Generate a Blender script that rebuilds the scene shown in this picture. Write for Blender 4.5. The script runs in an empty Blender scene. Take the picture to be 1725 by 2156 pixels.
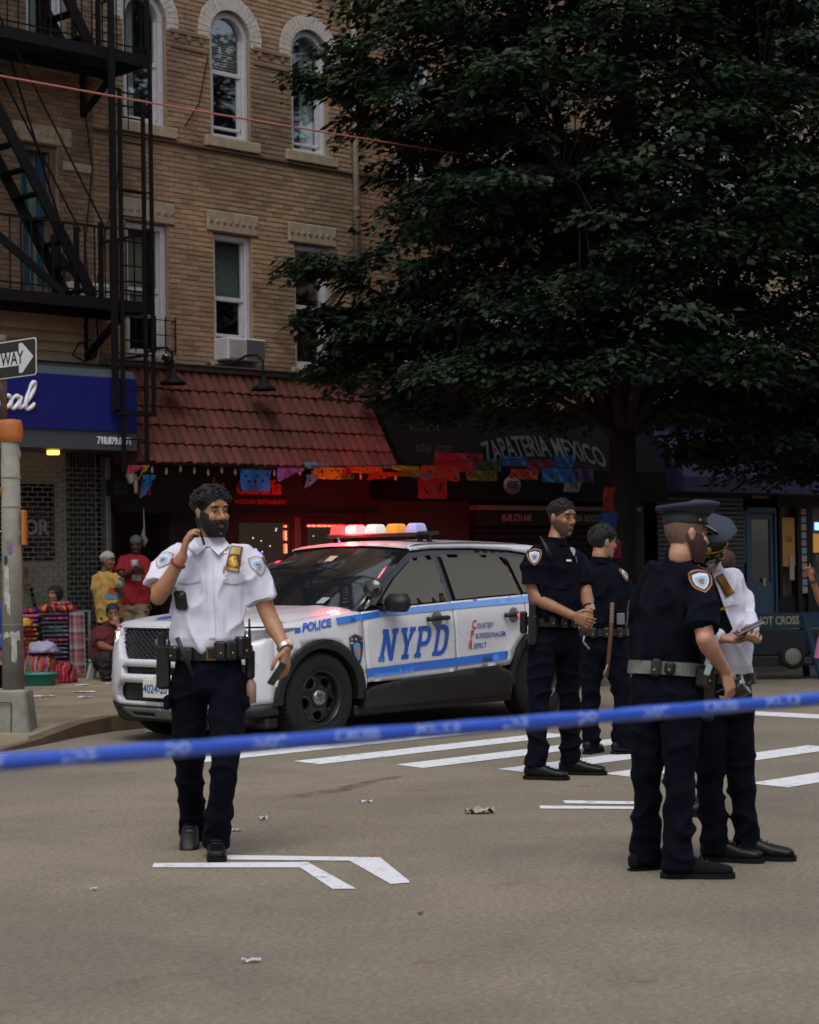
import bpy, bmesh, math, random
import numpy as np
from mathutils import Matrix, Vector, Euler, noise, geometry
R = math.radians
rnd = random.Random(7)
scene = bpy.context.scene
COL = scene.collection
# world axes: X runs along the avenue (away to the right), Y runs from the camera to the facades, Z up

# ---------------------------------------------------------------- camera
cam_data = bpy.data.cameras.new('camera'); cam = bpy.data.objects.new('camera', cam_data); COL.objects.link(cam)
FPX = 4200.0
cam_data.sensor_fit = 'HORIZONTAL'; cam_data.sensor_width = 24.0
cam_data.lens = 24.0 * FPX / 1725.0
cam_data.clip_start = 0.1; cam_data.clip_end = 2000
YAW = -R(45.4)
CAM_R = Matrix.Rotation(YAW, 4, 'Z') @ Matrix.Rotation(math.pi/2 + math.atan(102/4200.0), 4, 'X') @ Matrix.Rotation(R(-0.9), 4, 'Z')
cam.matrix_world = Matrix.Translation((0, 0, 1.47)) @ CAM_R
cam_data.dof.use_dof = True; cam_data.dof.focus_distance = 13.0; cam_data.dof.aperture_fstop = 3.8
scene.camera = cam

# ---------------------------------------------------------------- sky, sun, exposure
SUN_EL, SUN_AZ = R(60), R(232)      # azimuth measured so that the soft sun stands behind the camera, to the left
world = bpy.data.worlds.new('World'); scene.world = world; world.use_nodes = True
wn = world.node_tree; wn.nodes.clear()
wo = wn.nodes.new('ShaderNodeOutputWorld'); wb = wn.nodes.new('ShaderNodeBackground')
sk = wn.nodes.new('ShaderNodeTexSky'); sk.sky_type = 'NISHITA'; sk.sun_disc = False
sk.sun_elevation = SUN_EL; sk.sun_rotation = SUN_AZ; sk.air_density = 1.2; sk.dust_density = 2.0; sk.ozone_density = 1.5
hs = wn.nodes.new('ShaderNodeHueSaturation'); hs.inputs['Saturation'].default_value = 0.40
wn.links.new(sk.outputs[0], hs.inputs['Color']); wn.links.new(hs.outputs[0], wb.inputs[0]); wn.links.new(wb.outputs[0], wo.inputs[0])
wb.inputs[1].default_value = 0.10
sd = bpy.data.lights.new('sun', 'SUN'); sd.energy = 0.75; sd.angle = R(35); sd.color = (1.0, 0.94, 0.85)
sun = bpy.data.objects.new('sun', sd); COL.objects.link(sun)
_sv = Vector((math.sin(SUN_AZ)*math.cos(SUN_EL), math.cos(SUN_AZ)*math.cos(SUN_EL), math.sin(SUN_EL)))
sun.rotation_euler = _sv.to_track_quat('Z', 'Y').to_euler(); sun.location = _sv*50
vs = scene.view_settings; vs.view_transform = 'Standard'; vs.look = 'None'; vs.gamma = 1.0; vs.exposure = 0.88; vs.use_curve_mapping = False
scene.render.engine = 'CYCLES'

# ---------------------------------------------------------------- materials
MATS = {}
def lin(c):
    return tuple(((x/12.92) if x <= 0.04045 else ((x+0.055)/1.055)**2.4) for x in c)
def hx(h):
    h = h.lstrip('#'); return lin(tuple(int(h[i:i+2], 16)/255 for i in (0, 2, 4)))
def M(name, col=(0.5, 0.5, 0.5), rough=0.6, metal=0.0, var=0.0, vscale=6.0, col2=None, bump=0.0, bscale=60.0, emit=None, estr=0.0, spec=None, coat=0.0, alpha=None, trans=0.0, stretch=None, detail=4.0):
    if name in MATS: return MATS[name]
    m = bpy.data.materials.new(name); m.use_nodes = True; MATS[name] = m
    nt = m.node_tree; b = nt.nodes['Principled BSDF']
    b.inputs['Base Color'].default_value = (*col, 1); b.inputs['Roughness'].default_value = rough; b.inputs['Metallic'].default_value = metal
    if spec is not None: b.inputs['Specular IOR Level'].default_value = spec
    if coat: b.inputs['Coat Weight'].default_value = coat; b.inputs['Coat Roughness'].default_value = 0.05
    if trans: b.inputs['Transmission Weight'].default_value = trans
    if emit: b.inputs['Emission Color'].default_value = (*emit, 1); b.inputs['Emission Strength'].default_value = estr
    if alpha is not None: b.inputs['Alpha'].default_value = alpha
    if var or bump:
        tc = nt.nodes.new('ShaderNodeTexCoord'); mp = nt.nodes.new('ShaderNodeMapping')
        nt.links.new(tc.outputs['Object'], mp.inputs[0])
        if stretch: mp.inputs['Scale'].default_value = stretch
    if var:
        nz = nt.nodes.new('ShaderNodeTexNoise'); nz.inputs['Scale'].default_value = vscale; nz.inputs['Detail'].default_value = detail; nz.inputs['Roughness'].default_value = 0.65
        nt.links.new(mp.outputs[0], nz.inputs['Vector'])
        rp = nt.nodes.new('ShaderNodeValToRGB'); nt.links.new(nz.outputs['Fac'], rp.inputs[0])
        c2 = col2 if col2 else tuple(min(1, x*(1-var)) for x in col)
        c1 = col if col2 else tuple(min(1, x*(1+var*0.6)) for x in col)
        rp.color_ramp.elements[0].position = 0.32; rp.color_ramp.elements[0].color = (*c2, 1)
        rp.color_ramp.elements[1].position = 0.68; rp.color_ramp.elements[1].color = (*c1, 1)
        nt.links.new(rp.outputs[0], b.inputs['Base Color'])
        mr = nt.nodes.new('ShaderNodeMapRange'); mr.inputs['To Min'].default_value = max(0.02, rough-0.1); mr.inputs['To Max'].default_value = min(1, rough+0.1)
        nt.links.new(nz.outputs['Fac'], mr.inputs[0]); nt.links.new(mr.outputs[0], b.inputs['Roughness'])
    if bump:
        n2 = nt.nodes.new('ShaderNodeTexNoise'); n2.inputs['Scale'].default_value = bscale; n2.inputs['Detail'].default_value = 3
        nt.links.new(mp.outputs[0], n2.inputs['Vector'])
        bp = nt.nodes.new('ShaderNodeBump'); bp.inputs['Strength'].default_value = bump; bp.inputs['Distance'].default_value = 0.01
        nt.links.new(n2.outputs['Fac'], bp.inputs['Height']); nt.links.new(bp.outputs[0], b.inputs['Normal'])
    return m
def objrand(m, amt=0.35, hue=0.0):
    """per-object brightness variation on an existing material"""
    nt = m.node_tree; b = nt.nodes['Principled BSDF']; oi = nt.nodes.new('ShaderNodeObjectInfo')
    h = nt.nodes.new('ShaderNodeHueSaturation'); mr = nt.nodes.new('ShaderNodeMapRange')
    mr.inputs['To Min'].default_value = 1-amt; mr.inputs['To Max'].default_value = 1+amt
    nt.links.new(oi.outputs['Random'], mr.inputs[0]); nt.links.new(mr.outputs[0], h.inputs['Value'])
    bc = b.inputs['Base Color']
    if bc.is_linked:
        s = bc.links[0].from_socket; nt.links.new(s, h.inputs['Color'])
    else: h.inputs['Color'].default_value = bc.default_value
    nt.links.new(h.outputs[0], bc)
    return m

# ---------------------------------------------------------------- mesh helpers
def tag(o, label=None, cat=None, group=None, kind=None):
    if label: o['label'] = label
    if cat: o['category'] = cat
    if group: o['group'] = group
    if kind: o['kind'] = kind
    return o
def thing(name, label, cat, loc=(0, 0, 0), rz=0.0, group=None, kind=None):
    o = bpy.data.objects.new(name, None); COL.objects.link(o); o.empty_display_size = 0.1
    o.location = loc; o.rotation_euler = (0, 0, rz)
    return tag(o, label, cat, group, kind)
def addobj(name, me, parent=None, loc=None, rz=None):
    o = bpy.data.objects.new(name, me); COL.objects.link(o)
    if parent: o.parent = parent
    if loc is not None: o.location = loc
    if rz is not None: o.rotation_euler = (0, 0, rz)
    return o
def vec(p): return Vector(p)
class MB:
    def __init__(s): s.v = []; s.f = []; s.mi = []; s.sm = []
    def add(s, vs, fs, mi=0, smooth=False):
        k = len(s.v); s.v.extend([tuple(p) for p in vs])
        for f in fs: s.f.append(tuple(i+k for i in f)); s.mi.append(mi); s.sm.append(smooth)
        return s
    def box(s, x0, x1, y0, y1, z0, z1, mi=0):
        return s.add([(x0,y0,z0),(x1,y0,z0),(x1,y1,z0),(x0,y1,z0),(x0,y0,z1),(x1,y0,z1),(x1,y1,z1),(x0,y1,z1)],
                     [(0,3,2,1),(4,5,6,7),(0,1,5,4),(1,2,6,5),(2,3,7,6),(3,0,4,7)], mi)
    def bbox(s, x0, x1, y0, y1, z0, z1, b=0.01, mi=0):
        """box with chamfered edges"""
        b = min(b, (x1-x0)*.45, (y1-y0)*.45, (z1-z0)*.45)
        vs = []; cx = ((x0, 1), (x1, -1)); 
        idx = {}
        for i, (x, dx) in enumerate(((x0, b), (x1, -b))):
            for j, (y, dy) in enumerate(((y0, b), (y1, -b))):
                for k, (z, dz) in enumerate(((z0, b), (z1, -b))):
                    idx[i, j, k, 0] = len(vs); vs.append((x, y+dy, z+dz))
                    idx[i, j, k, 1] = len(vs); vs.append((x+dx, y, z+dz))
                    idx[i, j, k, 2] = len(vs); vs.append((x+dx, y+dy, z))
        fs = []
        q = [(0,0),(1,0),(1,1),(0,1)]
        fs.append([idx[0,a,c,0] for a, c in q][::-1]); fs.append([idx[1,a,c,0] for a, c in q])
        fs.append([idx[a,0,c,1] for a, c in q]); fs.append([idx[a,1,c,1] for a, c in q][::-1])
        fs.append([idx[a,c,0,2] for a, c in q][::-1]); fs.append([idx[a,c,1,2] for a, c in q])
        for a in (0, 1):
            for c in (0, 1):
                fs.append([idx[0,a,c,1], idx[1,a,c,1], idx[1,a,c,2], idx[0,a,c,2]])
                fs.append([idx[a,0,c,0], idx[a,1,c,0], idx[a,1,c,2], idx[a,0,c,2]])
                fs.append([idx[a,c,0,0], idx[a,c,1,0], idx[a,c,1,1], idx[a,c,0,1]])
        for i in (0, 1):
            for j in (0, 1):
                for k in (0, 1): fs.append([idx[i,j,k,0], idx[i,j,k,1], idx[i,j,k,2]])
        s.add(vs, fs, mi); s.fixn = True
        return s
    def obox(s, mat, sx, sy, sz, mi=0, b=0.0):
        t = MB(); (t.bbox(-sx/2, sx/2, -sy/2, sy/2, -sz/2, sz/2, b) if b else t.box(-sx/2, sx/2, -sy/2, sy/2, -sz/2, sz/2))
        if b: s.fixn = True
        return s.add([mat @ Vector(p) for p in t.v], t.f, mi)
    def bar(s, a, b, w, h=None, mi=0, up=(0, 0, 1)):
        """rectangular bar from a to b; w across, h along 'up'"""
        a = Vector(a); b = Vector(b); d = b-a; L = d.length; d.normalize(); up = Vector(up)
        if abs(d.dot(up)) > 0.98: up = Vector((0, 1, 0)) if abs(d.y) < 0.9 else Vector((1, 0, 0))
        x = d.cross(up).normalized(); y = x.cross(d).normalized(); h = h or w
        vs = [p + x*sx*w/2 + y*sy*h/2 for p in (a, b) for sx, sy in ((-1,-1),(1,-1),(1,1),(-1,1))]
        return s.add(vs, [(0,1,2,3),(7,6,5,4),(0,4,5,1),(1,5,6,2),(2,6,7,3),(3,7,4,0)], mi)
    def tube(s, path, r, n=8, mi=0, smooth=True, caps=True, ell=None):
        P = [Vector(p) for p in path]; k = len(P)
        rr = r if hasattr(r, '__len__') else [r]*k
        T = []
        for i in range(k):
            t = (P[min(i+1, k-1)]-P[max(i-1, 0)]); T.append(t.normalized() if t.length > 1e-9 else Vector((0,0,1)))
        up = Vector((0, 0, 1)) if abs(T[0].z) < 0.9 else Vector((1, 0, 0))
        x = T[0].cross(up).normalized(); rings = []
        for i in range(k):
            x = (x - T[i]*x.dot(T[i])).normalized(); y = T[i].cross(x)
            e = ell if ell else (1, 1)
            rings.append([P[i] + x*math.cos(2*math.pi*j/n)*rr[i]*e[0] + y*math.sin(2*math.pi*j/n)*rr[i]*e[1] for j in range(n)])
        return s.rings(rings, mi, smooth, caps)
    def rings(s, rings, mi=0, smooth=True, caps=True, closed=True):
        n = len(rings[0]); vs = [p for r in rings for p in r]; fs = []
        m = n if closed else n-1
        for i in range(len(rings)-1):
            for j in range(m): fs.append((i*n+j, i*n+(j+1) % n, (i+1)*n+(j+1) % n, (i+1)*n+j))
        s.add(vs, fs, mi, smooth)
        if caps and closed:
            k = len(s.v)-len(vs)
            s.f.append(tuple(k+j for j in range(n))[::-1]); s.mi.append(mi); s.sm.append(False)
            s.f.append(tuple(k+(len(rings)-1)*n+j for j in range(n))); s.mi.append(mi); s.sm.append(False)
        return s
    def lathe(s, prof, n=24, mat=None, mi=0, smooth=True, caps=False):
        rings = []
        for r, z in prof: rings.append([Vector((r*math.cos(2*math.pi*j/n), r*math.sin(2*math.pi*j/n), z)) for j in range(n)])
        if mat is not None: rings = [[mat @ p for p in r] for r in rings]
        return s.rings(rings, mi, smooth, caps)
    def prism(s, poly, z0, z1, mat=None, mi=0, mi_side=None):
        n = len(poly); vs = [Vector((x, y, z)) for z in (z0, z1) for x, y in poly]
        if mat is not None: vs = [mat @ p for p in vs]
        fs = [tuple(range(n))[::-1], tuple(range(n, 2*n))]
        k = len(s.v); s.add(vs, fs, mi)
        for j in range(n):
            s.f.append((k+j, k+(j+1) % n, k+n+(j+1) % n, k+n+j)); s.mi.append(mi if mi_side is None else mi_side); s.sm.append(False)
        return s
    def ball(s, c, r, n=12, m=8, mi=0, sc=(1, 1, 1), rot=None):
        vs = []; 
        for i in range(m+1):
            a = math.pi*i/m
            for j in range(n):
                b = 2*math.pi*j/n; p = Vector((math.sin(a)*math.cos(b)*sc[0], math.sin(a)*math.sin(b)*sc[1], math.cos(a)*sc[2]))*r
                if rot is not None: p = rot @ p
                vs.append(Vector(c)+p)
        fs = [(i*n+j, (i+1)*n+j, (i+1)*n+(j+1) % n, i*n+(j+1) % n) for i in range(m) for j in range(n)]
        return s.add(vs, fs, mi, True)
    def mesh(s, name, mats=None):
        me = bpy.data.meshes.new(name); me.from_pydata([tuple(p) for p in s.v], [], s.f)
        if mats:
            for m in (mats if isinstance(mats, (list, tuple)) else [mats]): me.materials.append(m)
        me.polygons.foreach_set('material_index', s.mi); me.polygons.foreach_set('use_smooth', s.sm)
        if getattr(s, 'fixn', False):
            bm = bmesh.new(); bm.from_mesh(me); bmesh.ops.recalc_face_normals(bm, faces=bm.faces); bm.to_mesh(me); bm.free()
        me.update(); return me
    def build(s, name, mats, parent=None, label=None, cat=None, group=None, kind=None, loc=None, rz=None):
        o = addobj(name, s.mesh(name, mats), parent, loc, rz)
        return tag(o, label, cat, group, kind)
def npmesh(name, V, Fq, mats, smooth=True, mi=None):
    """fast mesh from numpy quads or tris"""
    me = bpy.data.meshes.new(name); V = np.asarray(V, np.float32); Fq = np.asarray(Fq, np.int32); k = Fq.shape[1]
    me.vertices.add(len(V)); me.vertices.foreach_set('co', V.ravel()); me.loops.add(Fq.size); me.loops.foreach_set('vertex_index', Fq.ravel())
    me.polygons.add(len(Fq)); me.polygons.foreach_set('loop_start', np.arange(0, Fq.size, k, dtype=np.int32))
    for m in (mats if isinstance(mats, (list, tuple)) else [mats]): me.materials.append(m)
    me.polygons.foreach_set('use_smooth', np.full(len(Fq), smooth))
    if mi is not None: me.polygons.foreach_set('material_index', np.asarray(mi, np.int32))
    me.update(calc_edges=True); return me
def text_mesh(s, size=0.1, extrude=0.0, shear=0.0, bold=0.0, align='CENTER', spacing=1.0, sx=1.0, res=3):
    c = bpy.data.curves.new('lettering', 'FONT'); c.body = s; c.size = size; c.extrude = extrude; c.shear = shear; c.offset = bold
    c.align_x = align; c.align_y = 'CENTER'; c.space_character = spacing; c.resolution_u = res
    o = bpy.data.objects.new('lettering', c); COL.objects.link(o); dg = bpy.context.evaluated_depsgraph_get(); dg.update()
    me = bpy.data.meshes.new_from_object(o.evaluated_get(dg)); bpy.data.objects.remove(o); bpy.data.curves.remove(c)
    if sx != 1.0:
        for v in me.vertices: v.co.x *= sx
    return me
FACE_STREET = Matrix(((1,0,0,0),(0,0,-1,0),(0,1,0,0),(0,0,0,1)))       # letters' x -> +X, y -> +Z, facing -Y (the street)
def text(name, s, mat, pos, size, rot=None, parent=None, fn=None, **kw):
    me = text_mesh(s, size, **kw); me.transform((rot if rot is not None else FACE_STREET))
    if fn: 
        for v in me.vertices: v.co = fn(v.co)
    me.transform(Matrix.Translation(pos)); me.materials.clear(); me.materials.append(mat)
    return addobj(name, me, parent)
def smoothstep(a, b, x):
    t = np.clip((x-a)/(b-a), 0, 1); return t*t*(3-2*t)
# ================================================================ GROUND
def asphalt():
    m = M('asphalt', hx('#5b5347'), 0.9); nt = m.node_tree; b = nt.nodes['Principled BSDF']; L = nt.links.new
    tc = nt.nodes.new('ShaderNodeTexCoord')
    def nz(sc, det=5, rough=.6):
        n = nt.nodes.new('ShaderNodeTexNoise'); n.inputs['Scale'].default_value = sc; n.inputs['Detail'].default_value = det; n.inputs['Roughness'].default_value = rough; L(tc.outputs['Object'], n.inputs['Vector']); return n
    def ramp(n, a, b_, ca, cb):
        r = nt.nodes.new('ShaderNodeValToRGB'); r.color_ramp.elements[0].position = a; r.color_ramp.elements[1].position = b_
        r.color_ramp.elements[0].color = (*ca, 1); r.color_ramp.elements[1].color = (*cb, 1); L(n.outputs['Fac'], r.inputs[0]); return r
    def mix(a, b_, fac, mode='MIX'):
        x = nt.nodes.new('ShaderNodeMix'); x.data_type = 'RGBA'; x.blend_type = mode
        if isinstance(fac, float): x.inputs[0].default_value = fac
        else: L(fac, x.inputs[0])
        L(a, x.inputs[6]); L(b_, x.inputs[7]); return x.outputs[2]
    fine = ramp(nz(260, 2), .3, .75, (.185, .160, .121), (.335, .290, .222))
    mid = ramp(nz(38, 4), .35, .7, (.62, .62, .62), (1.1, 1.08, 1.05))
    big = ramp(nz(0.55, 6, .7), .38, .62, (.74, .75, .78), (1.05, 1.02, .98))
    c = mix(fine.outputs[0], mid.outputs[0], 1.0, 'MULTIPLY'); c = mix(c, big.outputs[0], 1.0, 'MULTIPLY')
    st = ramp(nz(1.7, 7, .75), .60, .72, (1, 1, 1), (.55, .53, .52)); c = mix(c, st.outputs[0], 0.8, 'MULTIPLY')
    cr = nt.nodes.new('ShaderNodeTexVoronoi'); cr.feature = 'DISTANCE_TO_EDGE'; cr.inputs['Scale'].default_value = 0.28
    nd = nz(1.5, 5); ad = nt.nodes.new('ShaderNodeMix'); ad.data_type = 'RGBA'; ad.inputs[0].default_value = .16; L(tc.outputs['Object'], ad.inputs[6]); L(nd.outputs['Color'], ad.inputs[7]); L(ad.outputs[2], cr.inputs['Vector'])
    cm = nt.nodes.new('ShaderNodeMapRange'); cm.inputs['From Max'].default_value = 0.006; cm.inputs['To Min'].default_value = 0.62; cm.inputs['To Max'].default_value = 1.0; L(cr.outputs['Distance'], cm.inputs[0])
    c = mix(c, cm.outputs[0], 0.22, 'MULTIPLY')
    L(c, b.inputs['Base Color'])
    bp = nt.nodes.new('ShaderNodeBump'); bp.inputs['Strength'].default_value = .5; bp.inputs['Distance'].default_value = .008; L(nz(220, 3).outputs['Fac'], bp.inputs['Height']); L(bp.outputs[0], b.inputs['Normal'])
    return m
MA = asphalt()
b = MB(); b.add([(-150,-120,0),(250,-120,0),(250,200,0),(-150,200,0)], [(0,1,2,3)]); b.build('road', MA, kind='structure')
mwalk = M('sidewalk concrete', hx('#7d725f'), .9, var=.35, vscale=1.6, bump=.35, bscale=120, detail=8)
mcurb = M('curb stone', hx('#5e4c3c'), .85, var=.35, vscale=5, bump=.3, bscale=60)
mcurb2 = M('granite curb', hx('#6b665c'), .85, var=.3, vscale=5, bump=.3, bscale=60)
# sidewalk outline: straight kerb along the avenue, a dropped corner on the left
edge = [(-8, 14.6), (7.4, 14.3), (8.4, 13.75), (9.05, 13.5), (9.5, 13.7), (10.25, 14.12), (10.7, 14.3), (12, 14.45), (62, 14.45)]
def ztop(x): return 0.02 + 0.11*min(1, max(0, (x-9.2)/1.3)) if x > 7 else 0.13
poly = edge + [(62, 21.2), (-8, 21.2)]
b = MB(); n_ = len(poly)
zs = [ztop(x) if i < len(edge) else 0.13 for i, (x, y) in enumerate(poly)]
inner = [(-8, 15.2), (7.0, 15.2), (8.4, 15.0), (9.05, 14.9), (9.6, 14.9), (10.3, 14.9), (10.9, 14.9), (12, 14.9), (62, 14.9)]
vs = [(x, y, ztop(x)) for x, y in edge] + [(x, y, .13) for x, y in inner]
k = len(edge); fs = [(i, i+1, k+i+1, k+i) for i in range(k-1)]
b.add(vs, fs); b.add([(x, y, .13) for x, y in inner]+[(62, 21.2, .13), (-8, 21.2, .13)], [tuple(range(len(inner)+2))])
b.add([(x, y, z) for z in (0, .13) for x, y in [(-8, 15.2), (7, 15.2)]], [])
side = MB()
sidewalk = b.build('sidewalk', mwalk, kind='structure')
# kerb stones: individual lengths
kerb = thing('kerb', None, None, kind='structure')
for i in range(len(edge)-1):
    a = Vector((*edge[i], 0)); c = Vector((*edge[i+1], 0)); L = (c-a).length; nseg = max(1, round(L/1.6)) if edge[i][0] > 7 else 1
    if edge[i][0] >= 12: nseg = 22; c = Vector((47, 14.45, 0)); 
    for j in range(nseg):
        p = a.lerp(c, j/nseg); q = a.lerp(c, (j+1)/nseg); dd = (q-p).normalized(); nn = Vector((dd.y, -dd.x, 0)); g = 0.004
        p = p+dd*g; q = q-dd*g
        z1, z2 = ztop(p.x)+.004, ztop(q.x)+.004
        o = MB(); w = .15
        o.add([p+nn*.004, q+nn*.004, q-nn*w, p-nn*w] + [Vector((*(p+nn*.0).xy, z1)), Vector((*(q).xy, z2)), Vector((*(q-nn*w).xy, z2)), Vector((*(p-nn*w).xy, z1))],
              [(0,1,5,4),(1,2,6,5),(2,3,7,6),(3,0,4,7),(4,5,6,7)])
        o.build('kerb_stone', mcurb if p.x < 11 else mcurb2, kerb)
# painted markings
mpaint = M('road paint', hx('#cfd0d6'), .75, var=.18, vscale=14, bump=.25, bscale=160, detail=9)
def worn_paint(name, col, lo=.27, hi=.45, sc=11):
    m = M(name, col, .8); nt = m.node_tree; b = nt.nodes['Principled BSDF']
    tc = nt.nodes.new('ShaderNodeTexCoord'); n = nt.nodes.new('ShaderNodeTexNoise'); n.inputs['Scale'].default_value = sc; n.inputs['Detail'].default_value = 8; n.inputs['Roughness'].default_value = .7
    r = nt.nodes.new('ShaderNodeMapRange'); r.inputs['From Min'].default_value = lo; r.inputs['From Max'].default_value = hi
    nt.links.new(tc.outputs['Object'], n.inputs['Vector']); nt.links.new(n.outputs['Fac'], r.inputs[0]); nt.links.new(r.outputs[0], b.inputs['Alpha']); return m
mpw = worn_paint('worn road paint', hx('#d3d4da'))
def patch(name, pts, mat, z=.004, label=None, cat=None, group=None, th=None):
    o = MB(); c = Vector((sum(p[0] for p in pts)/len(pts), sum(p[1] for p in pts)/len(pts), 0))
    o.add([(p[0]-c.x, p[1]-c.y, z) for p in pts], [tuple(range(len(pts)))])
    return o.build(name, mat, None, label, cat, group, loc=c)
def ccw(pts):
    a = sum(pts[i][0]*pts[(i+1) % len(pts)][1]-pts[(i+1) % len(pts)][0]*pts[i][1] for i in range(len(pts))); return pts if a > 0 else pts[::-1]
cw = thing('crosswalk', None, None, kind='structure')
for i, (y0, x0, x1) in enumerate([(11.5, 9.47, 12.62), (10.68, 9.85, 12.74), (9.88, 10.12, 12.85), (9.08, 10.33, 12.95), (8.30, 10.53, 13.05), (7.18, 10.64, 13.3), (6.4, 10.7, 13.4), (5.6, 10.8, 13.5)]):
    o = MB(); w = .33
    o.add([(x0, y0-.0, .004), (x1, y0, .004), (x1+.02, y0+w, .004), (x0+.05, y0+w, .004)], [(0,1,2,3)]); o.build('stripe', mpw, cw)
sb = thing('stop_line', None, None, kind='structure')
o = MB(); o.add([(15.25, 2.0, .004), (15.65, 2.0, .004), (15.65, 11.0, .004), (15.25, 11.0, .004)], [(0,1,2,3)]); o.build('stripe', mpw, sb)
o = MB(); o.add([(-3, 12.62, .004), (9.6, 12.75, .004), (9.6, 12.87, .004), (-3, 12.74, .004)], [(0,1,2,3)]); o.build('stripe', mpw, sb)
o = MB(); o.add([(-3, 13.05, .004), (8.9, 13.18, .004), (8.9, 13.26, .004), (-3, 13.13, .004)], [(0,1,2,3)]); o.build('stripe', mpw, sb)

# row of buildings across the avenue, behind the viewpoint: seen only in reflections
ob_ = thing('opposite_row', None, None, kind='structure')
for (x0, x1, h, c) in ((7, 17, 13, '#a88c64'), (17.05, 27, 14, '#937452'), (27.05, 60, 13, '#9a8468'), (-50, -9, 14, '#957b5c')):
    o = MB(); o.box(x0, x1, -16, -6.5, 0, h); o.build('facade', M('opposite wall '+c, hx(c), .9, var=.2), ob_)
    x = x0+1
    while x < x1-1.2 and x0 < 20:
        for z in (4.4, 7.4):
            o = MB(); o.box(x, x+.9, -6.5, -6.46, z, z+1.7); o.build('window', M('opposite window', (.02, .02, .022), .2), ob_)
        x += 2.2
    if x0 < 20: o = MB(); o.box(x0+.3, x1-.3, -6.5, -6.3, .3, 3.2); o.build('shop_window', M('opposite window', (.02, .02, .022), .2), ob_)
nb_ = thing('unseen_neighbour_row', None, None, kind='structure')  # unseen block on the left, added to hold back low sky light
o = MB(); o.box(-55, -1.5, 21.0, 33, 0, 12); o.build('facade', MATS['opposite wall #957b5c'], nb_)
mspray = worn_paint('orange spray', hx('#a8603a'), .50, .78, 9)
mskid = worn_paint('tyre skid', hx('#4a3a30'), .42, .8, 5)
T = thing('lane_mark', None, None, kind='structure')
for pts in [[(6.51,7.76),(6.94,7.09),(6.49,6.43),(6.40,6.47),(6.77,7.13),(6.41,7.64)], [(6.11,7.83),(6.61,7.26),(6.21,6.50),(6.14,6.58),(6.47,7.16),(6.02,7.73)],
            [(9.27,7.87),(9.50,7.49),(9.39,7.40),(9.17,7.77)], [(8.99,7.82),(9.30,7.33),(9.21,7.27),(8.89,7.72)], [(9.56,7.33),(9.66,7.12),(9.35,6.80),(9.17,6.69),(9.37,6.91),(9.35,7.16)]]:
    pts = ccw(pts); o = MB()
    o.add([(x, y, .004) for x, y in pts], [tuple(range(len(pts)))]); o.build('painted_line', mpw, T)
SP = thing('spray_mark', None, None, kind='structure')
for (x, y, a, L, w, mt) in [(7.65, 8.06, 2.45, .36, .09, mspray), (7.72, 8.0, 2.2, .26, .05, mspray), (5.26, 5.06, 2.2, .2, .12, mspray), (10.01, 8.18, 2.4, .4, .1, mspray), (8.9, 9.44, .25, 1.6, .16, mskid), (7.9, 6.95, 2.3, .3, .05, mspray)]:
    o = MB(); c, s_ = math.cos(a), math.sin(a); k = 14; pts = []
    for i in range(k): t = 2*math.pi*i/k; u, v = math.cos(t)*L/2, math.sin(t)*w/2*(1+.4*math.sin(3*t)); pts.append((x+u*c-v*s_, y+u*s_+v*c, .005))
    o.add(pts, [tuple(range(k))]); o.build('paint_smear', mt, SP)

# ================================================================ BUILDINGS
FW = 20.9
mmort = M('mortar', hx('#8d7a65'), .95, var=.2, vscale=3)
def brickmat(name, c1, c2, c3):
    m = M(name, c1, .9); nt = m.node_tree; b = nt.nodes['Principled BSDF']; L = nt.links.new
    g = nt.nodes.new('ShaderNodeNewGeometry'); oi = nt.nodes.new('ShaderNodeObjectInfo'); ad = nt.nodes.new('ShaderNodeMath'); ad.operation = 'ADD'
    L(g.outputs['Random Per Island'], ad.inputs[0]); L(oi.outputs['Random'], ad.inputs[1]); fr = nt.nodes.new('ShaderNodeMath'); fr.operation = 'FRACT'; L(ad.outputs[0], fr.inputs[0])
    r = nt.nodes.new('ShaderNodeValToRGB'); L(fr.outputs[0], r.inputs[0]); e = r.color_ramp.elements
    e[0].color = (*c2, 1); e[1].color = (*c3, 1); k = e.new(.45); k.color = (*c1, 1)
    nz = nt.nodes.new('ShaderNodeTexNoise'); nz.inputs['Scale'].default_value = .9; nz.inputs['Detail'].default_value = 7; L(g.outputs['Position'], nz.inputs['Vector'])
    rr = nt.nodes.new('ShaderNodeValToRGB'); rr.color_ramp.elements[0].position = .35; rr.color_ramp.elements[0].color = (.62, .60, .60, 1); rr.color_ramp.elements[1].position = .65; rr.color_ramp.elements[1].color = (1.08, 1.05, 1, 1); L(nz.outputs['Fac'], rr.inputs[0])
    mx = nt.nodes.new('ShaderNodeMix'); mx.data_type = 'RGBA'; mx.blend_type = 'MULTIPLY'; mx.inputs[0].default_value = 1; L(r.outputs[0], mx.inputs[6]); L(rr.outputs[0], mx.inputs[7]); L(mx.outputs[2], b.inputs['Base Color'])
    n2 = nt.nodes.new('ShaderNodeTexNoise'); n2.inputs['Scale'].default_value = 70; L(g.outputs['Position'], n2.inputs['Vector']); bp = nt.nodes.new('ShaderNodeBump'); bp.inputs['Strength'].default_value = .4; bp.inputs['Distance'].default_value = .004; L(n2.outputs['Fac'], bp.inputs['Height']); L(bp.outputs[0], b.inputs['Normal'])
    return m
mbrick = brickmat('tan brick', hx('#937b62'), hx('#836c55'), hx('#9f876c'))
mbrickA = brickmat('brown brick', hx('#74604f'), hx('#645142'), hx('#816c58'))
mbrickC = brickmat('buff brick', hx('#846a53'), hx('#705945'), hx('#937860'))
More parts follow.
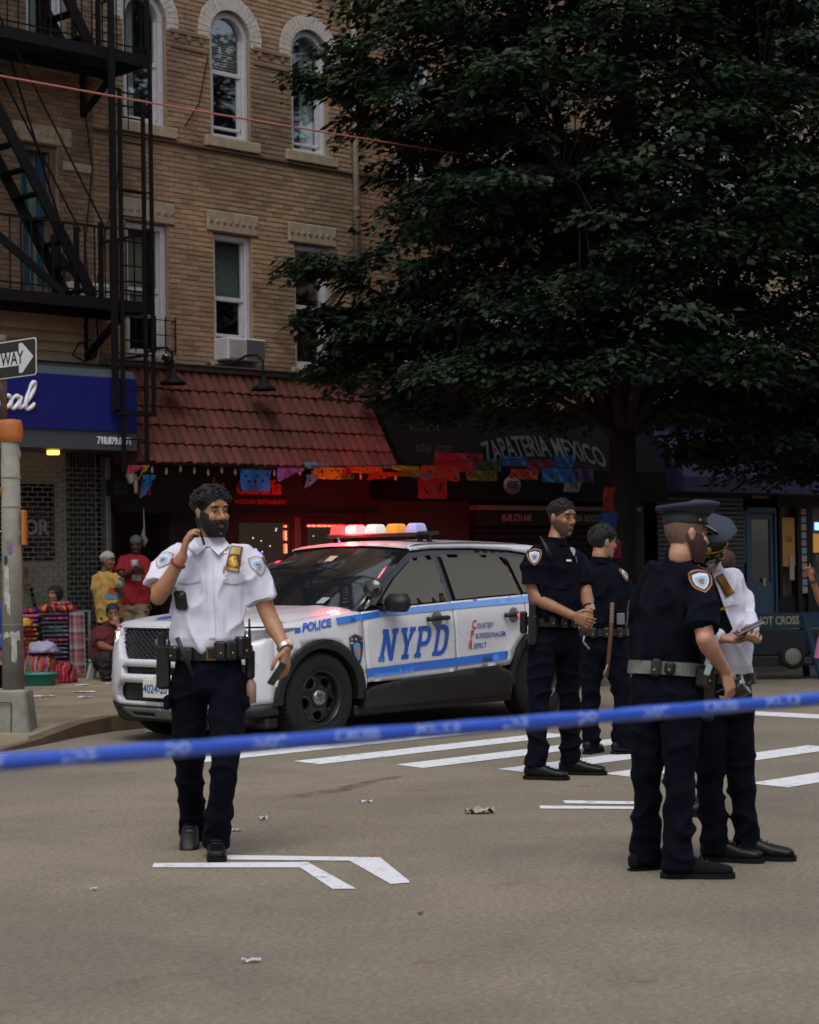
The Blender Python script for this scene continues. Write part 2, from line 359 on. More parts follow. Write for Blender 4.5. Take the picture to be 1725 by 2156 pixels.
mstone = M('carved stone', hx('#968872'), .85, var=.25, vscale=9, bump=.5, bscale=45)
mwhite = M('white window paint', hx('#b3b3b8'), .55, var=.12, vscale=8)
mhood = M('whitewashed brick', hx('#b0aaa2'), .85, var=.2, vscale=12, bump=.5, bscale=40)
mglass = M('window glass', (.012, .015, .017), .04, spec=1.0, alpha=.16)
_nt = mglass.node_tree; _tr = _nt.nodes.new('ShaderNodeBsdfTransparent'); _gl = _nt.nodes.new('ShaderNodeBsdfGlossy'); _gl.inputs['Roughness'].default_value = .03; _gl.inputs['Color'].default_value = (.72, .80, .84, 1); _mx = _nt.nodes.new('ShaderNodeMixShader'); _mx.inputs[0].default_value = .24
_tr.inputs[0].default_value = (.80, .86, .86, 1); _nt.links.new(_tr.outputs[0], _mx.inputs[1]); _nt.links.new(_gl.outputs[0], _mx.inputs[2]); _nt.links.new(_mx.outputs[0], _nt.nodes['Material Output'].inputs[0])
mglassd = M('dark glass', (.01, .011, .013), .05, spec=.8)
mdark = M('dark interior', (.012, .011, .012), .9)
mblind = M('blind slats', hx('#a8a48c'), .7)
miron = M('black iron', (.0035, .003, .0042), .7, spec=.2, var=.4, vscale=30, bump=.3, bscale=90)
mcurt = M('curtain cloth', hx('#9ea79a'), .9, var=.25, vscale=5, stretch=(8, 8, .6))
mcurtb = M('blue curtain', hx('#356d92'), .9, var=.35, vscale=5, stretch=(9, 9, .5))

def brick_wall(parent, x0, x1, z0, z1, openings, mat, nparts=300, y=FW, bw=.205, bh=.068, j=.009, nobuild=None):
    """running-bond bricks proud of a mortar bed; openings: list of functions z -> (xa, xb) or None"""
    rows = int((z1-z0)/bh); bricks = []
    for r in range(rows):
        za = z0+r*bh; zb = za+bh-j; zm = (za+zb)/2
        iv = [(x0, x1)]
        for op in openings:
            sp = op(zm)
            if not sp: continue
            nv = []
            for a, c in iv:
                if sp[1] <= a or sp[0] >= c: nv.append((a, c)); continue
                if sp[0] > a: nv.append((a, sp[0]))
                if sp[1] < c: nv.append((sp[1], c))
            iv = nv
        off = (r % 2)*bw/2
        for a, c in iv:
            k = math.floor((a-x0-off)/bw)
            while True:
                s0 = x0+off+k*bw; e0 = s0+bw-j; k += 1
                if s0 >= c: break
                s1 = max(s0, a+.002); e1 = min(e0, c-.002)
                if e1-s1 < .03: continue
                bricks.append((s1, e1, za, zb))
    rr = random.Random(int(x0*10)); 
    full = [b_ for b_ in bricks if abs((b_[1]-b_[0])-(bw-j)) < 1e-4]
    if nobuild: full = [b_ for b_ in full if not nobuild(b_)]
    full.sort(key=lambda b_: b_[0]+.3*abs(b_[2]-6.5)); chosen = set(full[:nparts])
    o = MB(); o.bbox(0, bw-j, 0, .03, 0, bh-j, .004); me = o.mesh('brick', mat)
    for (a, c, za, zb) in full[:nparts]:
        ob = addobj('brick', me, parent); ob.location = (a, y-.012+rr.uniform(-.002, .002), za)
    V = []; Fq = []
    for bk in bricks:
        if bk in chosen: continue
        a, c, za, zb = bk; yy = y-.012+rr.uniform(-.002, .002); k = len(V); e = .004
        V += [(a+e,yy,za+e),(c-e,yy,za+e),(c-e,yy,zb-e),(a+e,yy,zb-e),(a,yy+.012,za),(c,yy+.012,za),(c,yy+.012,zb),(a,yy+.012,zb)]
        Fq += [(k,k+1,k+2,k+3),(k+4,k+5,k+1,k),(k+5,k+6,k+2,k+1),(k+6,k+7,k+3,k+2),(k+7,k+4,k,k+3)]
    ob = addobj('brickwork', npmesh('brickwork', V, Fq, mat, False), parent); ob['kind'] = 'stuff'
def rect_op(xa, xb, za, zb): return lambda z: (xa, xb) if za <= z <= zb else None
def arch_op(xc, r, za, zs): 
    def f(z):
        if za <= z <= zs: return (xc-r, xc+r)
        if zs < z < zs+r: w = math.sqrt(r*r-(z-zs)**2); return (xc-w, xc+w)
    return f
def wall_with_holes(o, x0, x1, z0, z1, y, rects):
    """mortar bed as boxes around rectangular holes"""
    xs = sorted({x0, x1, *[r[0] for r in rects], *[r[1] for r in rects]}); zs = sorted({z0, z1, *[r[2] for r in rects], *[r[3] for r in rects]})
    for i in range(len(xs)-1):
        for k in range(len(zs)-1):
            xm, zm = (xs[i]+xs[i+1])/2, (zs[k]+zs[k+1])/2
            if x0 < xm < x1 and z0 < zm < z1 and not any(r[0] < xm < r[1] and r[2] < zm < r[3] for r in rects):
                o.add([(xs[i],y,zs[k]),(xs[i+1],y,zs[k]),(xs[i+1],y,zs[k+1]),(xs[i],y,zs[k+1])], [(0,1,2,3)])
    for (a, c, za, zb) in rects:
        d = .3
        o.add([(a,y,za),(a,y+d,za),(a,y+d,zb),(a,y,zb)], [(0,1,2,3)]); o.add([(c,y,za),(c,y,zb),(c,y+d,zb),(c,y+d,za)], [(0,1,2,3)])
        o.add([(a,y,za),(c,y,za),(c,y+d,za),(a,y+d,za)], [(0,1,2,3)]); o.add([(a,y,zb),(a,y+d,zb),(c,y+d,zb),(c,y,zb)], [(0,1,2,3)])

def blinds(parent, xa, xb, za, zb, y, n, mat=None):
    o = MB()
    for i in range(n):
        z = za+(zb-za)*(i+.5)/n; h = (zb-za)/n
        o.add([(xa,y,z-h*.4),(xb,y,z-h*.4),(xb,y+.02,z+h*.4),(xa,y+.02,z+h*.4)], [(0,1,2,3)])
    ob = o.build('blind', mat or mblind, parent); return ob
def sash_window(parent, xc, w, za, zb, arched=False, frame=mwhite, mid=.5, blind=None, curtain=None, y=FW, open_low=0.0, deep=.10):
    """frame part with sash rails, panes and blinds as sub-parts"""
    xa, xb = xc-w/2, xc+w/2; yf = y+deep; t = .075; r = w/2; zs = zb-r if arched else zb
    o = MB()
    def arcpts(rad, n=16): return [(xc+rad*math.cos(math.pi*i/n), zs+rad*math.sin(math.pi*i/n)) for i in range(n+1)]
    o.bbox(xa, xa+t, yf-.05, yf+.06, za, zs, .008); o.bbox(xb-t, xb, yf-.05, yf+.06, za, zs, .008); o.bbox(xa+t, xb-t, yf-.05, yf+.06, za, za+.06, .008)
    o.bbox(xa+t+.002, xa+t+.03, yf-.0, yf+.05, za+.06, zs, .004); o.bbox(xb-t-.03, xb-t-.002, yf, yf+.05, za+.06, zs, .004)
    if arched:
        A, B = arcpts(r), arcpts(r-t)
        for i in range(16):
            p, q, p2, q2 = A[i], A[i+1], B[i], B[i+1]
            o.add([(p[0],yf-.05,p[1]),(q[0],yf-.05,q[1]),(q2[0],yf-.05,q2[1]),(p2[0],yf-.05,p2[1]),(p2[0],yf+.06,p2[1]),(q2[0],yf+.06,q2[1])], [(0,1,2,3),(3,2,5,4)])
    else: o.bbox(xa+t, xb-t, yf-.05, yf+.06, zb-.08, zb, .008)
    o.fixn = True
    win = o.build('window', frame, parent)
    zm = za+(zb-za)*mid
    o = MB(); o.bbox(xa+t, xb-t, yf-.01, yf+.03, zm-.03, zm+.03, .006); o.bbox(xa+t+.028, xa+t+.06, yf+.01, yf+.045, za+.06, zm-.03, .004); o.bbox(xb-t-.06, xb-t-.028, yf+.01, yf+.045, za+.06, zm-.03, .004)
    if open_low: o.bbox(xa+t, xb-t, yf+.0, yf+.04, za+.06+open_low, za+.10+open_low, .006)
    else: o.bbox(xa+t, xb-t, yf+.0, yf+.04, za+.062, za+.105, .006)
    o.build('sash_rail', frame, win)
    for (p, q, yy) in ((zm+.03, zb-(.08 if not arched else 0), yf+.02), (za+.1+open_low, zm-.03, yf+.035)):
        o = MB()
        if arched and p > zm:
            pts = [(xa+t, p), (xb-t, p), (xb-t, zs)] + [(xc+(r-t)*math.cos(math.pi*i/12), zs+(r-t)*math.sin(math.pi*i/12)) for i in range(1, 12)] + [(xa+t, zs)]
            o.add([(x, yy, z) for x, z in pts], [tuple(range(len(pts)))])
        else: o.add([(xa+t, yy, p), (xb-t, yy, p), (xb-t, yy, q), (xa+t, yy, q)], [(0,1,2,3)])
        o.build('pane', mglass, win)
    if blind: blinds(win, xa+t, xb-t, za+(zb-za)*blind[0], za+(zb-za)*blind[1], yf+.10, blind[2], blind[3] if len(blind) > 3 else None)
    if curtain:
        o = MB(); n = 24; c0, c1 = curtain[0], curtain[1]
        for side in curtain[2]:
            xs = [xa+t+(w-2*t)*(c0+(c1-c0)*i/n) if side < 0 else xb-t-(w-2*t)*(c0+(c1-c0)*i/n) for i in range(n+1)]
            vs_ = [(x, yf+.12+.012*math.sin(i*1.7), z) for z in (za+.05, zb) for i, x in enumerate(xs)]
            o.add(vs_, [(i, i+1, n+2+i, n+1+i) for i in range(n)], 0, True)
        o.build('curtain', curtain[3] if len(curtain) > 3 else mcurt, win)
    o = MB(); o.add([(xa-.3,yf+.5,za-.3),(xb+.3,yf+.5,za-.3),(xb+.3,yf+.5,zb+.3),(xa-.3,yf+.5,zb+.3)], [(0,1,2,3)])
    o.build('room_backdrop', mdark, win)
    return win
def sill(parent, xc, w, z, h=.13, proud=.06, mat=mstone):
    o = MB(); o.bbox(xc-w/2, xc+w/2, FW-proud, FW+.12, z-h, z, .012); o.build('sill', mat, parent)
def lintel(parent, xa, xb, za, zb, mat=mstone, carve=True):
    o = MB(); o.bbox(xa, xb, FW-.035, FW+.1, za, zb, .012)
    if carve:
        n = int((xb-xa)/.11)
        for i in range(n):
            cx = xa+(xb-xa)*(i+.5)/n; m4 = Matrix.Translation((cx, FW-.034, (za+zb)/2)) @ Matrix.Rotation(math.pi/2, 4, 'X')
            o.lathe([(.036, 0), (.03, .012), (.02, .002), (.012, .014), (0.0005, .014)], 10, m4)
    o.fixn = True; o.build('lintel', mat, parent)

XC = [16.32, 17.80, 19.28]
# ---- middle brick building with arched windows
bB = thing('apartment_building', 'tan brick apartment building with white arched windows above the red tiled roof', 'building')
ops = [arch_op(x, .355, 7.3, 8.72) for x in XC] + [rect_op(x-.345, x+.345, 4.22, 5.99) for x in XC] + [rect_op(x-.46, x+.46, 6.0, 6.29) for x in XC] + [rect_op(x-.5, x+.5, 7.14, 7.30) for x in XC]
def hood_op(xc):
    def f(z):
        if 8.66 <= z <= 8.72: return (xc-.56, xc+.56)
        if 8.72 < z < 8.72+.58: w = math.sqrt(.58**2-(z-8.72)**2); return (xc-w, xc+w)
    return f
ops += [hood_op(x) for x in XC]
brick_wall(bB, 15.46, 20.09, 4.0, 10.9, ops, mbrick, 300)
o = MB(); wall_with_holes(o, 15.46, 20.09, 4.0, 11.5, FW+.0, [(x-.355, x+.355, 7.3, 9.08) for x in XC] + [(x-.345, x+.345, 4.22, 5.99) for x in XC]); o.build('wall', mmort, bB)
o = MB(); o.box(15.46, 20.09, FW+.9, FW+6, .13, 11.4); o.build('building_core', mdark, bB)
# belt under the upper windows, its shadow line put into the colour; corbelled brick bands between the arches
o = MB(); o.bbox(15.46, 20.09, FW-.05, FW+.02, 7.095, 7.135, .008); o.build('belt_course', M('shadow line brick', hx('#4d3d31'), .9, var=.3), bB)
for i, (a, c) in enumerate([(15.46, XC[0]-.42), (XC[0]+.42, XC[1]-.42), (XC[1]+.42, XC[2]-.42), (XC[2]+.42, 20.09)]):
    o = MB(); o.bbox(a, c, FW-.03, FW, 8.40, 8.44, .006); o.bbox(a, c, FW-.035, FW, 8.60, 8.66, .006)
    k = max(1, int((c-a)/.16))
    for q in range(k): x = a+(c-a)*(q+.5)/k; o.bbox(x-.035, x+.035, FW-.03, FW, 8.53, 8.60, .005)
    o.build('corbel_band', mbrickC, bB)
for x in XC:
    o = MB(); n = 20; r0, r1, yy = .365, .57, FW-.022
    for i in range(n):
        a0, a1 = math.pi*i/n+.006, math.pi*(i+1)/n-.006
        pr = lambda r, a: (x+r*math.cos(a), 8.72+r*math.sin(a))
        q = [pr(r0,a0), pr(r1,a0), pr(r1,a1), pr(r0,a1)]
        o.add([(p[0],yy,p[1]) for p in q]+[(p[0],yy+.14,p[1]) for p in q], [(3,2,1,0),(0,1,5,4),(1,2,6,5),(2,3,7,6),(3,0,4,7)])
    for sg in (-1, 1):
        o.bbox(x+sg*.4675-.1, x+sg*.4675+.1, yy, FW+.1, 8.62, 8.715, .006)
    o.fixn = True; o.build('arch_hood', mhood, bB)
    sill(bB, x, .98, 7.30, .15, .07); lintel(bB, x-.46, x+.46, 6.0, 6.28); sill(bB, x, .86, 4.22, .11, .06)
sash_window(bB, XC[0], .70, 7.30, 9.07, True, mid=.47, curtain=(0, .45, (-1,)))
sash_window(bB, XC[1], .70, 7.30, 9.07, True, mid=.52, open_low=.08, blind=(.55, 1.0, 22, M('roller blind', hx('#9b9684'), .8)))
sash_window(bB, XC[2], .70, 7.30, 9.07, True, mid=.56, open_low=.06, curtain=(.05, .5, (1,)))
w1 = sash_window(bB, XC[0], .69, 4.22, 5.98, mid=.5, blind=(.30, 1.0, 40, M('cream blind', hx('#bdb89e'), .7)))
w2 = sash_window(bB, XC[1], .69, 4.22, 5.98, mid=.50, open_low=.30, blind=(.5, 1.0, 34, M('sage blind', hx('#98a695'), .7)))
w3 = sash_window(bB, XC[2], .69, 4.22, 5.98, mid=.5)
# rusty window guard on the left lower window
gd = MB()
for k in range(5): x = XC[0]-.28+k*.165; gd.bar((x, FW-.1, 4.26), (x, FW-.1, 4.75), .014)
for z in (4.3, 4.5, 4.7): gd.bar((XC[0]-.3, FW-.1, z), (XC[0]+.4, FW-.1, z), .012)
for z in (4.3, 4.7): gd.bar((XC[0]+.4, FW-.1, z), (XC[0]+.4, FW+.02, z), .012); gd.bar((XC[0]-.3, FW-.1, z), (XC[0]-.3, FW+.02, z), .012)
gd.build('window_guard', miron, bB)
# downspout at the party line
o = MB(); o.tube([(20.12, FW-.06, 4.0), (20.12, FW-.06, 11)], .045, 10); 
for z in (5, 6.6, 8.2, 9.8): o.lathe([(.052, z-.03), (.056, z), (.052, z+.03)], 10, Matrix.Translation((20.12, FW-.06, 0)))
o.build('downspout', M('painted pipe', hx('#77705f'), .6, var=.2), None, 'thin grey downspout running down the party line of the tan brick building', 'downspout')
o = MB(); o.bbox(17.44, 18.12, FW-.30, FW+.15, 4.225, 4.53, .015); ac = o.build('case', mwhite, None)
acT = thing('air_conditioner', 'white air conditioner jutting from the lower middle window', 'air conditioner'); ac.parent = acT
o = MB()
for k in range(9): z = 4.26+k*.028; o.bbox(17.47, 17.74, FW-.312, FW-.30, z, z+.014, .003)
o.build('louver', mwhite, acT)
o = MB(); o.bbox(17.77, 18.10, FW-.308, FW-.301, 4.25, 4.51, .003); o.build('grille', M('ac grille', hx('#4b4b52'), .6), acT)
o = MB(); o.bar((18.05, FW-.28, 4.22), (18.05, FW+.0, 4.0), .03); o.build('bracket', mwhite, acT)

# ---- left brick building with the fire escape
bA = thing('corner_building', 'brown brick building behind the black fire escape', 'building')
opsA = [rect_op(14.33, 14.91, 4.9, 6.8), rect_op(14.22, 15.11, 6.8, 7.05), rect_op(14.98, 15.45, 6.5, 6.62), rect_op(14.45, 15.05, 8.1, 10.2), rect_op(12.6, 13.2, 4.9, 6.8), rect_op(11.0, 15.46, 3.9, 4.82)]
brick_wall(bA, 11.0, 15.455, 4.0, 10.9, opsA, mbrickA, 300, nobuild=lambda b_: b_[0] < 13.7)
o = MB(); wall_with_holes(o, 8.5, 15.455, 3.0, 11.5, FW, [(14.33, 14.91, 4.9, 6.8), (14.45, 15.05, 8.1, 10.2), (12.6, 13.2, 4.9, 6.8)]); o.build('wall', mmort, bA)
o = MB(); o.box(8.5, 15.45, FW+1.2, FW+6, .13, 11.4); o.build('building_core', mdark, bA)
lintel(bA, 14.22, 15.11, 6.81, 7.05); lintel(bA, 14.98, 15.44, 6.51, 6.62, carve=False); sill(bA, 14.62, .8, 4.9)
sash_window(bA, 14.62, .58, 4.9, 6.8, mid=.5, frame=M('brown window paint', hx('#5a4a3d'), .6), curtain=(0, 1.0, (-1,), mcurt))
sash_window(bA, 12.9, .6, 4.9, 6.8, mid=.5); sash_window(bA, 14.75, .6, 8.1, 10.2, mid=.5, curtain=(0, .5, (-1,)))
o = MB(); n = 16
for sgn, (a, c) in ((1, (14.37, 14.52)), (1, (14.70, 14.86))):
    vs_ = [((a+(c-a)*i/n)+(.06*(1-zf) if a < 14.5 else 0), FW+.16+.012*math.sin(i*1.9), 4.95+1.8*zf) for zf in (0, 1) for i in range(n+1)]
    o.add(vs_, [(i, i+1, n+2+i, n+1+i) for i in range(n)], 0, True)
o.build('blue_curtain', mcurtb, bA)
# clapboard bay under the platform
mclap = M('cream clapboard', hx('#8f836a'), .7, var=.22, vscale=2.5)
for k in range(6):
    z = 4.06+k*.127
    o = MB(); o.add([(11, FW-.06, z), (15.47, FW-.06, z), (15.47, FW-.03, z+.135), (11, FW-.03, z+.135), (11, FW-.01, z), (15.47, FW-.01, z)], [(0,1,2,3),(4,5,1,0)]); o.build('plank', mclap, bA)
o = MB(); o.bbox(15.40, 15.48, FW-.075, FW, 4.05, 4.86, .006); o.bbox(11, 15.40, FW-.075, FW, 4.82, 4.86, .006); o.build('trim_board', mclap, bA)
o = MB(); o.tube([(15.44, FW-.1, 4.9), (15.41, FW-.1, 4.6), (15.44, FW-.1, 4.35), (15.38, FW-.12, 4.15), (15.2, FW-.12, 4.07), (15.02, FW-.12, 4.15), (15.12, FW-.12, 4.3), (15.33, FW-.12, 4.36)], .012, 6); o.build('loose_cable', miron, bA)
for pts in ([(15.36, FW-.03, 8.0), (15.34, FW-.03, 7.2), (15.42, FW-.04, 6.6), (15.3, FW-.03, 5.6), (15.36, FW-.03, 4.9)], [(15.9, FW-.05, 7.2), (15.8, FW-.05, 6.4), (15.55, FW-.05, 5.6), (15.45, FW-.05, 5.0)], [(16.95, FW-.05, 7.35), (17.2, FW-.05, 7.7), (17.38, FW-.04, 8.4)]):
    o = MB(); o.tube(pts, .008, 6); o.build('loose_cable', miron, bA if pts[0][0] < 15.6 else bB)
acT = thing('air_conditioner', 'white louvered air conditioner behind the fire escape railing', 'air conditioner', (15.2, FW-.1, 4.92))
o = MB(); o.bbox(-.28, .28, -.2, .1, -.14, .14, .012); o.build('case', mwhite, acT)
for k in range(8): o = MB(); o.bbox(-.26, .26, -.225, -.2, -.125+k*.031, -.107+k*.031, .003); o.build('louver', mwhite, acT)

# ---- fire escape
fe = thing('fire_escape', 'black iron fire escape with stair and drop ladder on the brown brick building', 'fire escape')
YO = 19.95
def fbar(name, a, c, w, h=None): o = MB(); o.bar(a, c, w, h); return o.build(name, miron, fe)
for z, xr in ((4.73, 15.6), (7.86, 15.62), (11.0, 15.6)):
    fbar('beam', (11, YO, z-.03), (xr, YO, z-.03), .05, .14); fbar('beam', (11, FW-.08, z-.03), (xr, FW-.08, z-.03), .05, .12)
    fbar('end_beam', (xr, YO-.03, z-.03), (xr, FW-.02, z-.03), .05, .13)
    for k in range(15): y = YO+.06+k*.056; fbar('platform_slat', (11, y, z+.02), (xr, y, z+.02), .038, .012)
    for x in (15.28, 12.4):
        fbar('bracket', (x, FW-.03, z-.62), (x, FW-.03, z), .05, .06); fbar('bracket', (x, FW-.03, z-.6), (x, YO+.05, z-.08), .05, .08)
    # railing
    fbar('rail', (11, YO, z+.92), (15.0 if z < 9 else xr, YO, z+.92), .025, .03); fbar('rail', (xr, YO, z+.92), (xr, FW, z+.92), .025, .03); fbar('rail', (11, YO, z+.12), (xr, YO, z+.12), .018)
    x = 11.05
    while x < xr-.02:
        if not (15.0 < x < 15.6): fbar('baluster', (x, YO, z+.03), (x, YO, z+.92), .014)
        x += .155
    for k in range(5): y = YO+.12+k*.17; fbar('baluster', (xr, y, z+.03), (xr, y, z+.92), .014)
    fbar('post', (xr, YO, z-.1), (xr, YO, z+.98), .05)
    # stair up to the next platform
    for y in (YO+.08, YO+.58):
        fbar('stringer', (14.80, y, z+.05), (14.80-1.94, y, z+3.1), .035, .14)
        fbar('handrail', (14.98, y, z+.95), (14.98-1.94, y, z+3.98), .018)
        fbar('newel', (14.92, y, z), (14.92, y, z+1.0), .05)
    for k in range(11):
        t = (k+.35)/11; fbar('tread', (14.80-1.94*t, YO+.06, z+.05+3.05*t), (14.80-1.94*t, YO+.60, z+.05+3.05*t), .17, .022)
fbar('newel', (14.78, FW-.12, 4.73), (14.78, FW-.12, 5.65), .09)
fbar('brace', (12.6, YO, 5.9), (14.3, YO, 4.78), .03, .1); fbar('brace', (14.78, FW-.1, 5.45), (15.4, FW-.25, 4.78), .03, .09)
fbar('tie_rod', (13.7, YO+.3, 7.8), (14.95, FW-.05, 5.7), .02); fbar('tie_rod', (15.3, YO, 7.8), (16.02, FW-.03, 7.15), .014)
YL = YO-.05
fbar('ladder_guide', (15.02, YL, 3.36), (15.02, YL, 8.9), .075, .05); fbar('ladder_guide', (15.62, YL, 3.36), (15.62, YL, 8.0), .04)
fbar('ladder_guide', (15.0, YL, 3.36), (15.64, YL, 3.36), .05, .06)
fbar('ladder_rail', (15.14, YL, 2.62), (15.14, YL, 7.4), .05, .03); fbar('ladder_rail', (15.50, YL, 2.62), (15.50, YL, 7.3), .05, .03)
for k in range(16): fbar('rung', (15.14, YL, 2.72+k*.31), (15.50, YL, 2.72+k*.31), .02)
for z in (4.1, 5.0, 5.66, 6.15, 7.2): fbar('guide_strap', (15.02, YL-.01, z), (15.62, YL-.01, z), .02)
fbar('ladder_hook', (15.04, YL, 7.4), (15.14, YL, 7.4), .03)
# ================================================================ GROUND FLOOR SHOPS
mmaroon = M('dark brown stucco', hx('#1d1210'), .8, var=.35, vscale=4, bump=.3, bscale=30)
mblack = M('black paint', (.006, .0055, .0065), .7, spec=.2)
mfasc = M('grey aluminium composite', hx('#3d444c'), .5)
mblue = M('royal blue sign panel', hx('#121a66'), .45, var=.12, vscale=2)
mlet = M('white letters', hx('#d5d8e0'), .5)
# ---- blue sign on the corner shop
sg = thing('shop_sign', 'royal blue shop sign with white script letters above the roll-down gate', 'sign')
o = MB(); o.prism([(FW, 2.90), (20.02, 2.90), (20.02, 3.80), (20.10, 3.90), (FW, 4.05)], 8.0, 15.44, Matrix(((0,0,1,0),(1,0,0,0),(0,1,0,0),(0,0,0,1)))); o.fixn = True; o.build('sign_box', mfasc, sg)
o = MB(); o.bbox(8.0, 15.43, 19.995, 20.022, 3.13, 3.80, .004); o.build('blue_panel', mblue, sg)
for nm_, pts in (('c', [(.20,.19),(.15,.245),(.07,.235),(.01,.15),(.02,.04),(.10,0),(.21,.07)]), ('a', [(.41,.19),(.36,.245),(.28,.23),(.22,.14),(.23,.04),(.30,.0),(.38,.08),(.44,.245),(.42,.10),(.44,.01),(.54,.07)]), ('l', [(.54,.07),(.64,.24),(.72,.44),(.70,.54),(.63,.50),(.58,.28),(.57,.08),(.62,.0),(.72,.05),(.78,.13)])):
    P3 = [Vector((13.40+.60*(u+.22*v), 19.99, 3.35+.60*v)) for u, v in pts]; Q3 = []
    for i in range(len(P3)-1):
        a0, a1, a2, a3 = P3[max(i-1, 0)], P3[i], P3[i+1], P3[min(i+2, len(P3)-1)]
        for k in range(6): t = k/6; Q3.append(.5*((2*a1)+(-a0+a2)*t+(2*a0-5*a1+4*a2-a3)*t*t+(-a0+3*a1-3*a2+a3)*t**3))
    Q3.append(P3[-1]); o = MB(); o.tube(Q3, [.017+.013*abs(math.sin(i*.23)) for i in range(len(Q3))], 8); o.build('script_letter', mlet, sg)
text('phone_number', '718.879.6171', mlet, (15.08, 20.01, 3.01), .125, parent=sg, extrude=.006, bold=.003, sx=.78)
for z in (3.72, 3.64): o = MB(); o.box(13.32, 13.42, 19.985, 19.996, z, z+.03); o.build('letter_stroke', mlet, sg)
o = MB(); o.lathe([(.0005, 0), (.075, 0), (.08, .02), (.08, .05)], 16, Matrix.Translation((14.4, 20.35, 2.84))); o.build('soffit_lamp', M('yellow lamp glow', (.9, .6, .1), .4, emit=(1, .62, .12), estr=1.2), sg)
# ---- roll-down grille of the corner shop
gr = thing('roll_down_gate', 'closed metal grille gate of the shop under the blue sign', 'gate')
mgal = M('galvanised steel', hx('#6d7470'), .5, metal=.6, var=.25, vscale=12)
V = MB(); z = .22; k = 0
while z < 2.75:
    V.bar((10.0, 20.62, z), (15.33, 20.62, z), .012, .012)
    x = 10.0+(k % 2)*.075
    while x < 15.33: V.bar((x, 20.62, z), (x, 20.62, z+.062), .010); x += .15
    z += .062; k += 1
ob = V.build('grille_links', mgal, gr); ob['kind'] = 'stuff'
for x in (15.36, 10.0): o = MB(); o.bbox(x, x+.07, 20.56, 20.7, .13, 2.85, .006); o.build('gate_track', mgal, gr)
o = MB(); o.bbox(10, 15.36, 20.58, 20.68, .14, .24, .01); o.build('bottom_bar', mgal, gr)
mshop = M('painted shop wall', hx('#8b9080'), .8, var=.15, vscale=3)
cs = thing('corner_shop', 'dim shop front with posters behind the roll-down grille', 'shop front')
o = MB(); o.box(8.5, 15.42, 20.86, 20.9, .13, 2.9); o.build('wall', mshop, cs)
o = MB(); o.box(13.9, 14.75, 20.83, 20.86, 1.55, 2.5); o.build('window', mglassd, cs)
o = MB(); o.box(8.6, 13.85, 20.83, 20.86, .5, 2.5); o.build('window', mglassd, cs)
o = MB()
for k in range(8): o.box(14.95+k*.055, 14.975+k*.055, 20.80, 20.86, .13, 2.9)
o.build('shutter_slat', M('dark shutter', hx('#3b4140'), .6), cs)
text('window_lettering', '  TOR', M('faded white', hx('#8d938c'), .8), (14.32, 20.825, 1.95), .26, parent=cs, bold=.008)
o = MB(); o.tube([(14.05, 20.80, 1.42), (14.32, 20.80, 1.46), (14.34, 20.80, 1.25), (14.1, 20.80, 1.22), (14.05, 20.80, 1.40)], .025, 6); o.build('orange_handle', M('orange plastic', hx('#a5621c'), .5), cs)
o = MB(); o.bar((14.36, 20.79, 1.2), (14.52, 20.79, .5), .03); o.build('broom_stick', mblack, cs)
for z, c in ((1.2, '#b08d1c'), (1.32, '#b5771f'), (1.44, '#a39a3c'), (1.02, '#c2a324')):
    o = MB(); o.box(15.365, 15.425, 20.552, 20.559, z, z+.1); o.build('sticker', M('sticker '+c, hx(c), .6), gr)

# ---- tiled canopy of the restaurant
cn = thing('tiled_canopy', 'sloping red clay tile canopy over the restaurant front', 'canopy')
mtile = M('clay tile', hx('#5c2a1e'), .85, var=.45, vscale=7, bump=.35, bscale=50, col2=hx('#3d1b14'))
objrand(mtile, .30)
top = Vector((0, 20.72, 4.02)); bot = Vector((0, 19.98, 2.78)); sl = (bot-top); nrm = Vector((0, -sl.z, sl.y)).normalized()
if nrm.y > 0: nrm = -nrm
ROWS = 5; TW = .150
rowL = sl.length/ROWS; sd_ = sl.normalized()
o = MB(); n = 8; L_ = rowL+.05
ring = []
for t, rr in ((0, .068), (1, .080)):
    ring.append([Vector((math.cos(math.pi*i/n)*rr, 0, 0)) + nrm*(math.sin(math.pi*i/n)*rr*.75) + sd_*(t*L_) + nrm*(.0 if t == 0 else .022) for i in range(n+1)])
o.rings(ring, 0, True, False, closed=False)
inner = [[p - nrm*.016 for p in r] for r in ring]; inner = [[Vector((p.x*.86, p.y, p.z)) for p in r] for r in inner]
o.add(ring[1]+inner[1], [(i, n+1+i, n+2+i, i+1) for i in range(n)])
tm = o.mesh('tile', mtile)
ncol = int((20.09-15.5)/TW)
rt = random.Random(3)
for r in range(ROWS):
    for c in range(ncol):
        ob = addobj('tile', tm, cn); p = top + sd_*(rowL*r); ob.location = (15.58+c*TW+rt.uniform(-.004, .004), p.y+rt.uniform(-.004, .004), p.z+rt.uniform(-.006, .004)); ob.rotation_euler = (rt.uniform(-.012, .012), rt.uniform(-.02, .02), rt.uniform(-.01, .01))
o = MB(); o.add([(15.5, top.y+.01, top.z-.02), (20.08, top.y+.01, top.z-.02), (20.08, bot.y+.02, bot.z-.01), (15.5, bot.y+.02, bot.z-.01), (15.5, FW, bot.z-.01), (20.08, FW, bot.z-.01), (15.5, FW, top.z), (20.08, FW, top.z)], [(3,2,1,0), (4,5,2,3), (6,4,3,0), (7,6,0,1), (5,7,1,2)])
o.build('tile_bed', M('brown tile bed', hx('#4a271e'), .9, var=.3), cn)  # mottled brown bed under the tiles
